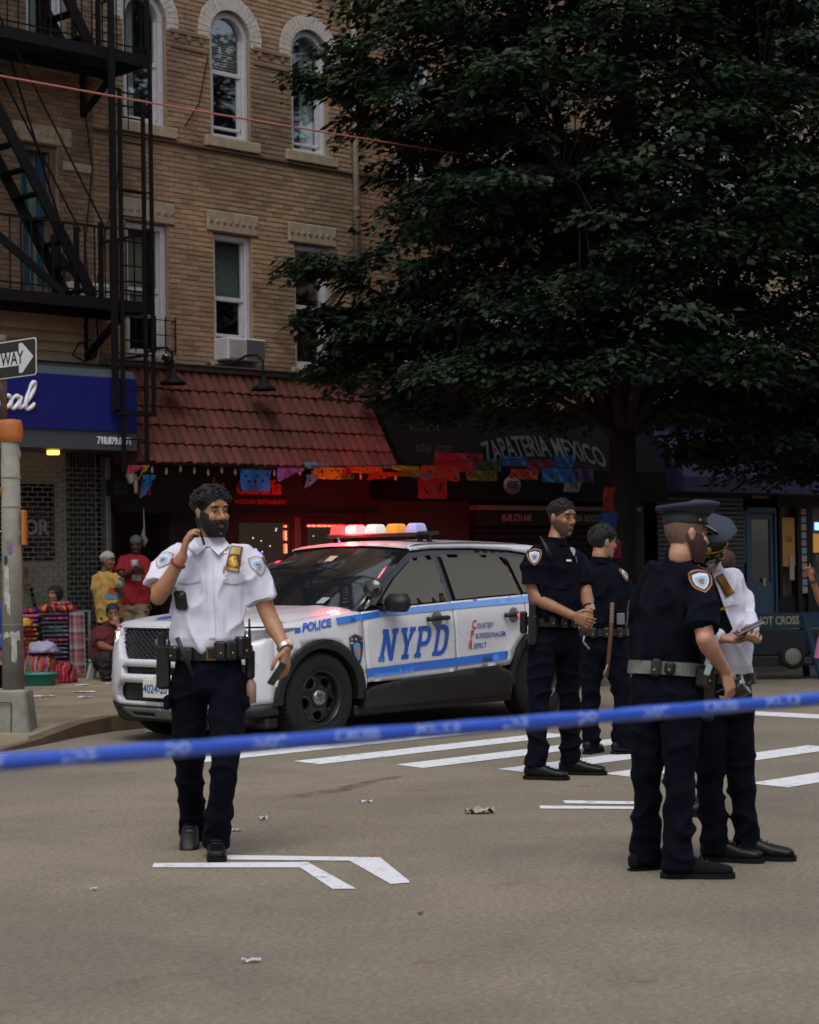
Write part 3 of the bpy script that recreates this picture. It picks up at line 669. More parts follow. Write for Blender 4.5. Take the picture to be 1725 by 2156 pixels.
o = MB(); o.bbox(15.46, 20.09, 20.62, FW, 4.03, 4.10, .01); o.bbox(15.46, 20.09, 20.58, 20.66, 4.10, 4.125, .005); o.build('coping', M('lead coping', hx('#4b4340'), .6, var=.2), cn)
# gooseneck lamps on the coping
def gooseneck(x, label):
    g = thing('gooseneck_lamp', label, 'lamp', (x, FW-.2, 4.15), 0, 'gooseneck lamps on the canopy coping')
    o = MB(); o.tube([(-.32, .1, -.03), (-.22, 0, 0), (-.1, -.12, .02), (.02, -.28, .12), (.10, -.40, .12), (.14, -.46, .04), (.14, -.48, -.1), (.14, -.48, -.2)], .018, 8); o.build('arm', miron, g)
    o = MB(); o.lathe([(.02, 0), (.035, -.02), (.04, -.08), (.09, -.12), (.155, -.16), (.175, -.20), (.17, -.20), (.1, -.15), (.03, -.11)], 20, Matrix.Translation((.14, -.48, -.16))); o.build('lamp_shade', miron, g)
    o = MB(); o.lathe([(.05, -.03), (.05, .03)], 12, Matrix.Translation((-.34, .1, -.03)) @ Matrix.Rotation(math.pi/2, 4, 'X')); o.build('wall_flange', miron, g)
gooseneck(17.60, 'black gooseneck lamp hanging over the red tiles below the air conditioner')
gooseneck(16.05, 'black gooseneck lamp behind the drop ladder of the fire escape')
gooseneck(19.6, 'black gooseneck lamp at the dark right end of the tiled canopy')
cm_ = thing('security_camera', 'small white security camera above the tiles beside the ladder', 'camera', (16.38, FW-.34, 4.15))
o = MB(); o.tube([(0, .2, .02), (0, 0, 0)], .015, 6); o.build('arm', mwhite, cm_); o = MB(); o.obox(Matrix.Rotation(.5, 4, 'X'), .09, .2, .08, 0, .015); o.build('housing', mblack, cm_); o = MB(); o.lathe([(.0005, .05), (.03, .04), (.04, 0)], 10, Matrix.Translation((0, .05, .03))); o.build('dome', mwhite, cm_)

# ---- restaurant front under the canopy
rf = thing('restaurant_front', 'dark restaurant front with red lettering and lit windows under the tiled canopy', 'shop front')
YS = 20.75
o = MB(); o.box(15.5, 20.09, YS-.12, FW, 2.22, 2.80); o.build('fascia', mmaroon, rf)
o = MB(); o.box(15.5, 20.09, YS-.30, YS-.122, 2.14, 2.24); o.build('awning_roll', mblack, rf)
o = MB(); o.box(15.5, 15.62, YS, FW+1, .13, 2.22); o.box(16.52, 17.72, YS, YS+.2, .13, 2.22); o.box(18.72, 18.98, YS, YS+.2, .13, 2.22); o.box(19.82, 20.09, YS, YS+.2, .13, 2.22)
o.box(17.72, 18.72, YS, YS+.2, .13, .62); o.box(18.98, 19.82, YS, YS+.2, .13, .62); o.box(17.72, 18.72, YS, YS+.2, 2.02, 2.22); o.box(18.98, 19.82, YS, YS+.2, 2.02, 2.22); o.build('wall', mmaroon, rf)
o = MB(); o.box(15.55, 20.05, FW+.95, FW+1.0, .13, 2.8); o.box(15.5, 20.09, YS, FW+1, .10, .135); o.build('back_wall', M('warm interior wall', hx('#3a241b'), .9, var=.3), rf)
o = MB(); o.bbox(18.74, 18.84, YS-.02, YS+.0, .3, 2.1, .004); o.build('pilaster', M('grey pilaster', hx('#4d4547'), .7), rf)
for xa, xb in ((17.72, 18.72), (18.98, 19.82)):
    o = MB(); o.add([(xa, YS+.05, .62), (xb, YS+.05, .62), (xb, YS+.05, 2.02), (xa, YS+.05, 2.02)], [(0,1,2,3)]); o.build('pane', mglass, rf)
mred = M('red sign letters', hx('#b3271c'), .5)
text('sign_lettering', 'La', mred, (17.22, YS-.135, 2.50), .30, parent=rf, extrude=.012, shear=.25, bold=.006, sx=.92); text('sign_lettering', 'Cabaña', mred, (17.95, YS-.135, 2.50), .30, parent=rf, extrude=.012, shear=.25, bold=.006, sx=.92)
text('sign_lettering', 'MEXICAN', mred, (17.72, YS-.135, 2.30), .085, parent=rf, bold=.001); text('sign_lettering', 'RESTAURANT', mred, (18.20, YS-.135, 2.30), .085, parent=rf, bold=.001)
text('house_number', '4503', mred, (15.98, YS-.135, 2.42), .16, parent=rf, extrude=.006, bold=.004, sx=.85)
mled = M('red led', (.9, .05, .03), .4, emit=(1, .06, .03), estr=7)
mledw = M('fairy light', (.8, .7, .8), .4, emit=(1, .85, .95), estr=1.6)
def leds(name, pts, mat, r=.009):
    o = MB()
    for p in pts: o.ball(p, r, 6, 4)
    return o.build(name, mat, rf)
leds('led_strip', [(18.60, YS+.03, .7+i*.026) for i in range(50) if i % 7 < 5], mled, .014)
leds('led_strip', [(19.0+i*.026, YS+.03, 1.98) for i in range(28) if i % 4 < 3] + [(19.72, YS+.03, 1.98-.03*i) for i in range(5)], mled, .011)
rl = random.Random(11)
leds('fairy_lights', [(rl.uniform(17.8, 18.58), YS+.2, rl.uniform(1.1, 1.95)) for _ in range(24)] + [(rl.uniform(19.05, 19.8), YS+.2, rl.uniform(1.0, 1.95)) for _ in range(22)], mledw, .008)
for r0, a0, a1, colr, nm in ((.19, .3, 3.4, (.12, .12, 1), 'blue'), (.155, .3, 3.2, (.1, .9, .2), 'green'), (.12, 2.6, 5.2, (.15, .9, .15), 'green'), (.19, -1.0, .6, (.35, .25, 1), 'blue'), (.1, -.6, 1.8, (1, .35, .08), 'orange'), (.16, 3.6, 5.0, (.1, .8, .2), 'green')):
    leds('led_parrot', [(18.05+r0*.8*math.cos(a0+(a1-a0)*i/16), YS+.03, 1.43+r0*math.sin(a0+(a1-a0)*i/16)) for i in range(17)], M('led '+nm, colr, .4, emit=colr, estr=3.0), .013)
text('window_lettering', 'Cabana', M('window vinyl', hx('#a79a9c'), .6), (18.3, YS+.04, 1.28), .24, parent=rf, shear=.3)
text('window_lettering', 'MEXICAN RESTAURANT', M('window vinyl', hx('#a79a9c'), .6), (18.2, YS+.04, 1.05), .07, parent=rf)
o = MB()
for p in [(19.08, 1.3, .1), (19.1, 1.1, .06), (19.4, 1.15, .08)]: o.lathe([(p[2]*.5, -p[2]), (p[2]*.75, 0), (p[2]*.6, p[2])], 6, Matrix.Translation((p[0], YS+.25, p[1])))
o.build('lit_lamp', M('white shop lamp', (.9, .9, .85), .4, emit=(.95, 1, .9), estr=2.5), rf)
# hanging bulbs under the canopy edge
bulbs = thing('string_lights', 'row of pale bulbs strung along the canopy edge', 'string lights')
mbulb = M('pale bulb', hx('#c9c4b6'), .4)
for i in range(20):
    x = 15.75+i*.23; o = MB(); o.lathe([(.0005, -.09), (.014, -.075), (.02, -.05), (.012, -.02), (.01, 0)], 8, Matrix.Translation((x, 20.12, 2.72-.02*math.sin(i*2.1)))); o.build('bulb', mbulb, bulbs)
o = MB(); o.tube([(15.6+i*.23, 20.12, 2.725) for i in range(21)], .006, 5); o.build('wire', mblack, bulbs)
for x, z, r in ((15.62, 2.62, .055), (15.70, 2.5, .03)): 
    o = MB(); o.lathe([(.0005, -.12), (r*.6, -.1), (r, -.02), (r*.7, .1), (.01, .13)], 10, Matrix.Translation((x, 20.4, z))); o.build('lantern', mbulb, bulbs)
o = MB(); o.tube([(15.86, 20.45, 2.2), (15.87, 20.45, 1.95), (15.84, 20.44, 1.85), (15.88, 20.44, 1.78), (15.86, 20.45, 1.7)], [.008, .012, .03, .035, .015], 7)
o.build('hanging_rope', M('knotted rope', hx('#847b70'), .9), None, 'pale knotted rope hanging in the dark doorway', 'rope')
o = MB(); o.bbox(15.3, 15.5, 20.3, 20.5, 2.35, 2.55, .01); o.build('junction_box', mblack, rf)

# ---- black awning of the shoe shop and its neighbours (behind the tree)
bC = thing('shoe_shop_building', 'buff brick building behind the tree, with the shoe shop at street level', 'building')
brick_wall(bC, 20.16, 24.5, 4.0, 10.9, [rect_op(21.0, 21.8, 7.2, 9.0), rect_op(21.0, 21.8, 4.4, 6.0), rect_op(23, 23.8, 7.2, 9), rect_op(23, 23.8, 4.4, 6), rect_op(20.16, 24.5, 7.1, 7.17)], mbrickC, 220)
o = MB(); wall_with_holes(o, 20.09, 26.6, 2.6, 12, FW, [(21.0, 21.8, 7.2, 9.0), (21.0, 21.8, 4.4, 6.0), (23, 23.8, 7.2, 9), (23, 23.8, 4.4, 6)]); o.build('wall', M('far buff wall', hx('#7d6550'), .9, var=.25, vscale=3), bC)
o = MB(); o.box(20.12, 26.55, FW+.9, FW+6, .13, 11.8); o.build('building_core', mdark, bC)
o = MB(); o.bbox(20.16, 26.6, FW-.06, FW, 7.1, 7.16, .008); o.build('belt_course', MATS['shadow line brick'], bC)  # dark course again, shadow line put into its colour
for xc_ in (21.4, 23.4):
    sash_window(bC, xc_, .8, 7.2, 9.0); sash_window(bC, xc_, .8, 4.4, 6.0, blind=(.4, 1, 24))
aw = thing('shoe_shop_awning', 'black shop awning with arched grey lettering behind the tree', 'awning')
mawn = M('black awning vinyl', (.0035, .0032, .004), .85, var=.2, vscale=4, spec=.1)
mgl = M('grey lettering', hx('#5c6068'), .7)
o = MB(); o.prism([(FW, 2.35), (20.05, 2.35), (20.05, 2.85), (20.6, 3.75), (FW, 3.85)], 20.2, 26.4, Matrix(((0,0,1,0),(1,0,0,0),(0,1,0,0),(0,0,0,1)))); o.fixn = True; o.build('canvas', mawn, aw)
def arcfn(co): return Vector((co.x, co.y+max(0, (co.z)*.0), co.z+.34*(1-(co.x/1.9)**2)))
slope = Matrix.Rotation(-math.atan2(.55, .9), 4, 'X')
text('arched_lettering', 'ZAPATERIA MEXICO', M('pale awning lettering', hx('#65686a'), .8), (23.45, 20.03, 2.84), .40, parent=aw, fn=lambda co: Vector((co.x, .61*(co.z+.34*(1-(co.x/1.95)**2))*.9, co.z*1.15+.30*(1-(co.x/1.95)**2)+.05)), bold=.006, sx=.78, extrude=.004)
for s_, x, z, sz in (('NOTICES', 21.0, 3.38, .26), ('NEW HERES', 21.0, 3.06, .24), ('718-6-73', 21.05, 2.86, .13)):
    text('small_lettering', s_, M('dim lettering', hx('#3d4046'), .8), (x, 20.04+.61*(z-2.85)-.004, z), sz, parent=aw, sx=.6)
o = MB(); o.lathe([(.0005, .012), (.19, .012), (.19, 0)], 24, Matrix.Translation((22.55, 20.045, 2.58)) @ Matrix.Rotation(math.pi/2, 4, 'X') @ Matrix.Diagonal((1.0, .72, 1, 1))); o.build('number_disc', mgl, aw)
text('house_number', '4505', mblack, (22.55, 20.03, 2.58), .17, parent=aw, bold=.004, sx=.8)
o = MB(); o.prism([(23.75, 2.50), (24.1, 2.50), (24.2, 2.68), (23.8, 2.68)], 20.035, 20.048, FACE_STREET @ Matrix.Diagonal((1, 1, -1, 1))); o.build('phone_disc', mgl, aw)
text('phone_number', '718', mblack, (23.98, 20.03, 2.59), .14, parent=aw, bold=.003)
text('phone_number', '57', mgl, (20.9, 20.045, 2.55), .16, parent=aw)
zs_ = thing('roller_shutter', 'dark roller shutter with white address lettering under the black awning', 'shutter')
o = MB(); o.bbox(22.3, 26.3, 20.5, FW, 2.22, 2.30, .01); o.build('head_rail', M('grey rail', hx('#575961'), .5), zs_)
o = MB(); o.bbox(22.3, 26.3, 20.55, FW, 1.98, 2.22, .01); o.build('shutter_box', mblack, zs_)
for s_, x in (('45-05 5TH AVE', 23.2), ('ZAPATERIA MEXICO', 24.75), ('347-', 26.05)): text('address_lettering', s_, M('white address vinyl', hx('#8f939b'), .7), (x, 20.54, 2.10), .15, parent=zs_, bold=.002, sx=.72)
msl = M('dark shutter slat', hx('#171619'), .75, var=.2, spec=.15)
o = MB(); o.bbox(22.35, 26.25, 20.66, 20.70, 0, .088, .012); me = o.mesh('slat', msl)
for k in range(18): ob = addobj('slat', me, zs_); ob.location = (0, 0, .2+k*.098)
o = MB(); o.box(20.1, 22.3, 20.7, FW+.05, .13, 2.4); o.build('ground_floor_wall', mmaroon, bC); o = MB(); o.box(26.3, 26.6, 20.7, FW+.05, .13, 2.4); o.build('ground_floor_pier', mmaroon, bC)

bD = thing('blue_awning_building', 'cream brick building behind the tree trunk with blue awning and blue door', 'building')
o = MB(); wall_with_holes(o, 26.6, 44, 2.5, 12, FW+.1, [(27.6, 28.4, 4.6, 6.3), (29.4, 30.2, 4.6, 6.3), (31.2, 32, 4.6, 6.3), (27.6, 28.4, 7.6, 9.3), (29.4, 30.2, 7.6, 9.3), (31.2, 32, 7.6, 9.3)]); o.build('wall', M('cream brick far', hx('#8a7964'), .9, var=.3, vscale=2.5), bD)
o = MB(); o.box(26.65, 44, FW+1, FW+6, .13, 11.8); o.build('building_core', mdark, bD)
for xc_ in (28.0, 29.8, 31.6):
    for za in (4.6, 7.6): sash_window(bD, xc_, .8, za, za+1.7, y=FW+.1)
mbaw = M('blue awning canvas', hx('#0d1240'), .8, var=.2, vscale=5); mbawl = M('light blue valance', hx('#3f55a0'), .7)
ba = thing('blue_awning', 'blue canvas awning above the blue door on the right', 'awning')
o = MB(); o.prism([(FW+.1, 2.55), (20.0, 2.55), (20.0, 2.8), (FW, 3.85), (FW+.1, 3.85)], 26.8, 33.5, Matrix(((0,0,1,0),(1,0,0,0),(0,1,0,0),(0,0,0,1)))); o.fixn = True; o.build('canvas', mbaw, ba)
o = MB(); o.bbox(26.0, 29.0, FW-.3, FW, 3.86, 4.12, .01); o.build('sign_board', mbawl, ba)
text('awning_lettering', 'DELI  GROCERY', M('yellow vinyl', hx('#b98d2d'), .7), (29.5, 19.985, 2.68), .2, parent=ba) if False else None
df = thing('blue_door', 'weathered blue double door beside the shuttered shop on the right', 'door', (30.18, 20.85, .13))
mbd = M('blue door paint', hx('#1d4163'), .6, var=.3, vscale=5)
o = MB(); o.bbox(-.46, -.40, -.05, .05, 0, 2.2, .006); o.bbox(.40, .46, -.05, .05, 0, 2.2, .006); o.bbox(-.40, .40, -.05, .05, 2.1, 2.2, .006); o.build('door_frame', mbd, df)
o = MB(); o.bbox(-.39, .39, -.02, .02, .02, .85, .006); o.bbox(-.39, -.28, -.02, .02, .85, 2.09, .004); o.bbox(.28, .39, -.02, .02, .85, 2.09, .004); o.bbox(-.28, .28, -.02, .02, 1.98, 2.09, .004); lf = o.build('door_leaf', mbd, df)
o = MB(); o.bbox(-.3, .3, -.03, -.02, .15, .7, .004); o.build('door_panel', mbd, lf); o = MB(); o.add([(-.28,0,.85),(.28,0,.85),(.28,0,1.98),(-.28,0,1.98)], [(0,1,2,3)]); o.build('pane', mglassd, lf)
o = MB(); o.box(.02, .1, -.032, -.02, .78, .92); o.build('notice', M('notice paper', hx('#a39d95'), .8), lf)
o = MB(); o.bbox(-.52, -.47, -.06, .05, .3, 2.15, .006); o.bbox(-.58, -.46, -.05, .05, 1.2, 2.15, .006); o.build('door_post', mbd, df)
zs2 = thing('roller_shutter', 'grey roller shutter left of the blue door, behind the capped officers', 'shutter')
o = MB(); o.bbox(27.0, 29.5, 20.72, 20.76, 0, .07, .012); me = o.mesh('slat', M('grey shutter slat', hx('#36383d'), .6, var=.2))
for k in range(30): ob = addobj('slat', me, zs2); ob.location = (0, 0, .16+k*.078)
o = MB(); o.bbox(26.9, 29.62, 20.6, FW, 2.48, 2.8, .01); o.build('shutter_box', mblack, zs2)
sf = thing('lit_shop_front', 'lit shop front with yellow poster and stickers at the right edge', 'shop front')
o = MB(); o.box(30.72, 40, 20.84, FW+.1, .13, .7); o.box(30.72, 40, 20.84, FW+.1, 2.35, 2.8); o.box(30.72, 30.80, 20.8, FW, .7, 2.35); o.box(31.3, 31.42, 20.8, FW, .13, 2.35); o.box(31.62, 31.82, 20.8, FW, .13, 2.35); o.build('frame', mblack, sf)
o = MB(); o.box(30.8, 40, FW+.05, FW+.1, .7, 2.35); o.build('interior', M('shop interior', hx('#5b5046'), .9, var=.6, vscale=7), sf)
o = MB(); o.box(30.86, 31.26, 20.83, 20.85, 1.25, 2.15); o.build('yellow_poster', M('yellow poster', hx('#b67f1e'), .6, var=.2), sf)
text('poster_lettering', 'Che', mblack, (31.06, 20.825, 1.75), .14, parent=sf)
for i in range(11):
    o = MB(); z = .75+i*.145; o.box(31.44, 31.60, 20.80, 20.82, z, z+.12); o.build('sticker', M('sticker%d' % (i % 4), hx(['#9c9389', '#6f87a0', '#a06a66', '#8a8f86'][i % 4]), .6), sf)
o = MB(); o.box(31.06, 31.2, 20.815, 20.828, 1.0, 1.45); o.build('notice', MATS['notice paper'], sf)
o = MB(); o.box(31.85, 32.6, 20.82, 20.84, 1.5, 1.85); o.build('lit_sign', M('amber lit panel', hx('#a8792c'), .5, emit=hx('#a8792c'), estr=.35), sf)
o = MB(); o.box(31.9, 32.15, 20.8, 20.815, 1.92, 2.06); o.build('screen', M('blue screen', (.2, .4, 1), .4, emit=(.25, .5, 1), estr=1.2), sf)
text('window_lettering', 'TTIES', MATS['white address vinyl'], (32.1, 20.80, 1.38), .17, parent=sf)
# ================================================================ TREES
def leafmat(name, c1, c2, c3):
    m = M(name, c1, .6, spec=.18); nt = m.node_tree; b = nt.nodes['Principled BSDF']; L = nt.links.new
    g = nt.nodes.new('ShaderNodeNewGeometry'); r = nt.nodes.new('ShaderNodeValToRGB'); L(g.outputs['Random Per Island'], r.inputs[0]); e = r.color_ramp.elements
    e[0].color = (*c2, 1); e[1].color = (*c3, 1); k = e.new(.5); k.color = (*c1, 1); L(r.outputs[0], b.inputs['Base Color'])
    tr = nt.nodes.new('ShaderNodeBsdfTranslucent'); tr.inputs[0].default_value = (c3[0]*1.2, c3[1]*1.3, c3[2]*.6, 1)
    mx = nt.nodes.new('ShaderNodeMixShader'); mx.inputs[0].default_value = .12; L(b.outputs[0], mx.inputs[1]); L(tr.outputs[0], mx.inputs[2]); L(mx.outputs[0], nt.nodes['Material Output'].inputs[0])
    return m
mleaf = leafmat('elm leaf', (.0115, .027, .0165), (.005, .014, .010), (.029, .048, .019))
mbark = M('bark', (.005, .0042, .0036), .95, var=.45, vscale=9, bump=.9, bscale=22, stretch=(1, 1, .25))
def make_tree(name, label, base, limbs, sprays, nleaf, seed, trunk_r=.17, fork=3.0, lsize=.118):
    rg = np.random.default_rng(seed); t = thing(name, label, 'tree', base, 0, 'street trees')
    o = MB(); path = [(0, 0, -.05), (.01, 0, .12), (.02, .01, .6), (.04, .02, 1.6), (.02, 0, fork)]
    o.tube(path, [trunk_r*1.55, trunk_r*1.25, trunk_r*1.05, trunk_r, trunk_r*.95], 14)
    node_pts = []
    for (ex, ey, ez, r0) in limbs:
        a = Vector((.02, 0, fork-.25)); e = Vector((ex, ey, ez)); pts = []; n = 9
        for i in range(n+1):
            s = i/n; p = a.lerp(e, s); lift = math.sin(s*math.pi)*.12*(e-a).length
            p = p + Vector((rg.normal()*.07*s, rg.normal()*.07*s, lift+rg.normal()*.05*s)); pts.append(p)
        o.tube(pts, [r0*(1-.82*i/n) for i in range(n+1)], 8); node_pts += pts[2:]
    trunk = o.build('trunk', mbark, t)
    NP = np.array([list(p) for p in node_pts]); tw = MB(); V = []; Fq = []; cnt = 0
    for (cx, cy, cz, size, dens) in sprays:
        c = np.array([cx, cy, cz]); k = np.argmin(((NP-c)**2).sum(1)+.6*np.maximum(0, NP[:, 2]-cz)**2); p0 = NP[k]
        out = c-np.array([0, 0, cz]); out[2] = 0; nr = np.linalg.norm(out); out = out/nr if nr > .2 else rg.normal(size=3); out[2] = 0; out /= np.linalg.norm(out)+1e-6
        side = np.array([-out[1], out[0], 0])
        mid = (p0+c)/2+np.array([0, 0, .12]); (tw.tube([tuple(p0), tuple(mid), tuple(c)], [.014, .009, .004], 4, caps=False) if np.linalg.norm(p0-c) < 1.3 else None)
        # a flat drooping spray: several twigs fanning outwards, leaves along them
        ntw = 7; n = int(nleaf*dens)
        tt = rg.integers(0, ntw, n); ang = (tt/(ntw-1)-.5)*2.4+rg.normal(size=n)*.10; s = rg.uniform(.05, 1, n)**.8*size
        pos = c + (np.cos(ang)*s)[:, None]*out + (np.sin(ang)*s*.85)[:, None]*side - out*size*.35
        pos[:, 2] += -.30*(s/size)**2*size+rg.normal(size=n)*.055*size + .05
        pos += rg.normal(size=(n, 3))*.03
        d = np.cos(ang+rg.normal(size=n)*.7)[:, None]*out+np.sin(ang+rg.normal(size=n)*.7)[:, None]*side; d[:, 2] -= rg.uniform(.05, .7, n); d /= np.linalg.norm(d, axis=1)[:, None]
        nm = np.stack([rg.normal(size=n)*.38, rg.normal(size=n)*.38, np.ones(n)], 1)+out*.25; sd = np.cross(d, nm); sd /= np.linalg.norm(sd, axis=1)[:, None]; up = np.cross(sd, d)
        l = lsize*rg.uniform(.6, 1.35, n)[:, None]; w = l*.30
        v0 = pos; v1 = pos+d*l*.45+sd*w+up*l*.06; v2 = pos+d*l; v3 = pos+d*l*.45-sd*w+up*l*.06
        base_i = cnt+4*np.arange(n)
        V.append(np.stack([v0, v1, v2, v3], 1).reshape(-1, 3)); Fq.append(np.concatenate([np.stack([base_i, base_i+1, base_i+2], 1), np.stack([base_i, base_i+2, base_i+3], 1)])); cnt += 4*n
    tw.build('twigs', mbark, trunk)['kind'] = 'stuff'
    ob = addobj('crown', npmesh('crown', np.concatenate(V), np.concatenate(Fq), mleaf, False), t); ob['kind'] = 'stuff'
    return t
def view_offset(dx, dz, dy): 
    """metres to the right as seen from the street corner, up, and away -> tree-local offset"""
    c, s = math.cos(YAW), math.sin(YAW); return (dx*c-dy*s, dx*s+dy*c, dz)
rs = np.random.default_rng(5)
def rmax(z, left):                                # crown half width by height
    if left: return float(np.interp(z, [2.6, 3.4, 4.2, 4.9, 5.4, 6.2, 6.9, 7.5, 9, 11, 12.5], [2.2, 2.9, 3.1, 3.0, 2.6, 2.95, 3.2, 3.5, 3.4, 2.8, 1.0]))
    return float(np.interp(z, [2.6, 3.4, 4.5, 6, 8, 10, 12.5], [2.2, 3.1, 3.8, 4.0, 3.9, 3.2, 1.2]))
sp = []
while len(sp) < 1350:
    z = rs.uniform(3.45, 12.2); a = rs.uniform(0, 2*math.pi); dx, dy = math.cos(a), math.sin(a)
    R_ = rmax(z, dx < 0); r = R_*math.sqrt(rs.uniform(.08, 1)); 
    if dx*r < -1 and z < 3.6 and dx*r < -2.6: continue
    p = view_offset(dx*r, z, dy*r*.95)
    if 15.15+p[1] > 20.3: continue
    sp.append((p[0], p[1], z-.25, rs.uniform(.5, .85), rs.uniform(.7, 1.15)))
def branch(x0, z0, x1, z1, y0, y1, n, spread):
    for i in range(n):
        s = i/(n-1); p = view_offset(x0+(x1-x0)*s+rs.normal()*spread, z0+(z1-z0)*s+rs.normal()*spread*.5, y0+(y1-y0)*s+rs.normal()*spread); sp.append((*p, rs.uniform(.35, .6), .8))
branch(-3.0, 6.9, -3.85, 7.05, -.6, -.9, 7, .12)           # upper branch reaching over the arched window
branch(-2.8, 7.3, -3.2, 7.4, .2, .1, 5, .2)
branch(-3.0, 4.9, -3.85, 4.75, -.8, -1.0, 10, .14); branch(-3.1, 4.3, -3.85, 4.2, -.6, -.8, 8, .14); branch(-3.0, 3.8, -3.6, 3.6, -.4, -.6, 8, .2)   # low branch in front of the third window
branch(-2.4, 3.45, -1.2, 3.4, -2.0, -2.2, 14, .15); branch(-1.4, 3.4, .2, 3.4, -2.2, -2.4, 12, .15)
branch(.9, 3.3, 2.6, 2.9, -.5, .3, 18, .3); branch(2.0, 2.75, 3.6, 2.6, .3, .9, 18, .3); branch(.6, 3.5, 3.4, 3.3, -1.6, -1.0, 26, .35); branch(1.2, 3.2, 3.8, 2.9, .6, 1.6, 26, .35); branch(1.6, 2.9, 4.0, 2.5, -.8, -.2, 26, .3); branch(.7, 3.2, 4.6, 2.9, .6, 1.2, 46, .34); branch(.9, 2.7, 4.6, 2.6, 1.2, 2.0, 40, .3); branch(.8, 3.0, 4.2, 2.8, -1.6, -1.2, 30, .3); branch(-3.4, 4.2, -1.4, 3.75, -1.0, -.8, 26, .25); branch(-1.4, 3.7, .6, 3.7, -1.6, -2.0, 24, .25); branch(-.9, 3.65, 1.4, 3.6, -.9, -1.1, 34, .22); branch(2.6, 2.6, 4.4, 2.3, .4, 1.4, 22, .3); branch(-3.3, 3.9, -2.0, 3.5, -.6, -.4, 20, .22); branch(-3.0, 3.5, -1.6, 3.2, .4, .9, 16, .25)
branch(-2.6, 5.3, -1.2, 5.4, -2.0, -2.6, 12, .25); branch(-.6, 4.7, 1.6, 4.9, -2.9, -3.0, 14, .25); branch(.8, 6.2, 2.6, 6.4, -3.0, -2.8, 14, .25); branch(-2.4, 6.3, -.8, 6.6, -2.4, -2.8, 12, .25)
limbs = []
for (dx, z, dy, r) in [(-3.0, 6.6, -.5, .09), (-3.2, 4.6, -.7, .085), (-2.2, 3.3, -1.6, .06), (-1.5, 9.5, .5, .1), (.4, 11.5, 0, .12), (2.4, 8.5, .6, .1), (2.8, 5.8, -.4, .09), (2.4, 3.4, .3, .06), (-.8, 5.6, -2.4, .08), (1.2, 6.4, -2.5, .08), (-1.0, 7, 2.4, .08), (1.6, 4.6, 2.6, .08), (.2, 8.6, -2.2, .08)]:
    p = view_offset(dx, z, dy); limbs.append((p[0], p[1], z, r))
make_tree('street_tree', 'large dark green tree on the sidewalk in front of the shoe shop', (19.05, 15.15, .13), limbs, sp, 118, 4)
sp = []
while len(sp) < 640:
    z = rs.uniform(2.7, 12); a = rs.uniform(0, 2*math.pi); R_ = float(np.interp(z, [3, 4.5, 8, 12], [2.6, 3.6, 3.8, 1.8])); r = R_*math.sqrt(rs.uniform(.1, 1))
    p = (math.cos(a)*r, math.sin(a)*r)
    if 15.3+p[1] > 20.3: continue
    sp.append((p[0], p[1], z-.2, rs.uniform(.5, .85), rs.uniform(.6, 1.0)))
lim = [(math.cos(a)*2.4, math.sin(a)*2.4, z, .08) for a, z in ((0, 5), (1.2, 7), (2.3, 4.6), (3.3, 6), (4.2, 8), (5.2, 5), (.6, 10))]
make_tree('street_tree', 'second green tree at the right edge, beyond the large tree', (25.6, 15.4, .13), lim, sp, 95, 9)
# ================================================================ POLICE SUV
def inpoly(p, poly):
    x, y = p; c = False; j = len(poly)-1
    for i in range(len(poly)):
        xi, yi = poly[i]; xj, yj = poly[j]
        if ((yi > y) != (yj > y)) and (x < (xj-xi)*(y-yi)/(yj-yi)+xi): c = not c
        j = i
    return c
def densify(poly, sp):
    out = []
    for i in range(len(poly)):
        a = poly[i]; b_ = poly[(i+1) % len(poly)]; d = math.hypot(b_[0]-a[0], b_[1]-a[1]); k = max(1, int(math.ceil(d/sp)))
        for j in range(k): out.append((a[0]+(b_[0]-a[0])*j/k, a[1]+(b_[1]-a[1])*j/k))
    return out
def cdt(outline, holes=(), sp=.06):
    loops = [densify(outline, sp)] + [densify(h, sp) for h in holes]
    pts = []; edges = []
    for lp in loops:
        k = len(pts); pts += lp; edges += [(k+i, k+(i+1) % len(lp)) for i in range(len(lp))]
    xs = [p[0] for p in loops[0]]; ys = [p[1] for p in loops[0]]
    nb = len(pts); B = np.array(pts)
    x = min(xs)+sp*.5
    while x < max(xs):
        y = min(ys)+sp*.5
        while y < max(ys):
            if inpoly((x, y), loops[0]) and not any(inpoly((x, y), h) for h in loops[1:]) and ((B-np.array([x, y]))**2).sum(1).min() > (sp*.45)**2: pts.append((x, y))
            y += sp
        x += sp
    vs, es, fs, *_ = geometry.delaunay_2d_cdt([Vector(p) for p in pts], edges, [], 0, 1e-6)
    vs = [(v.x, v.y) for v in vs]; tri = []
    for f in fs:
        c = (sum(vs[i][0] for i in f)/3, sum(vs[i][1] for i in f)/3)
        if inpoly(c, loops[0]) and not any(inpoly(c, h) for h in loops[1:]): tri.append(tuple(f))
    return vs, tri
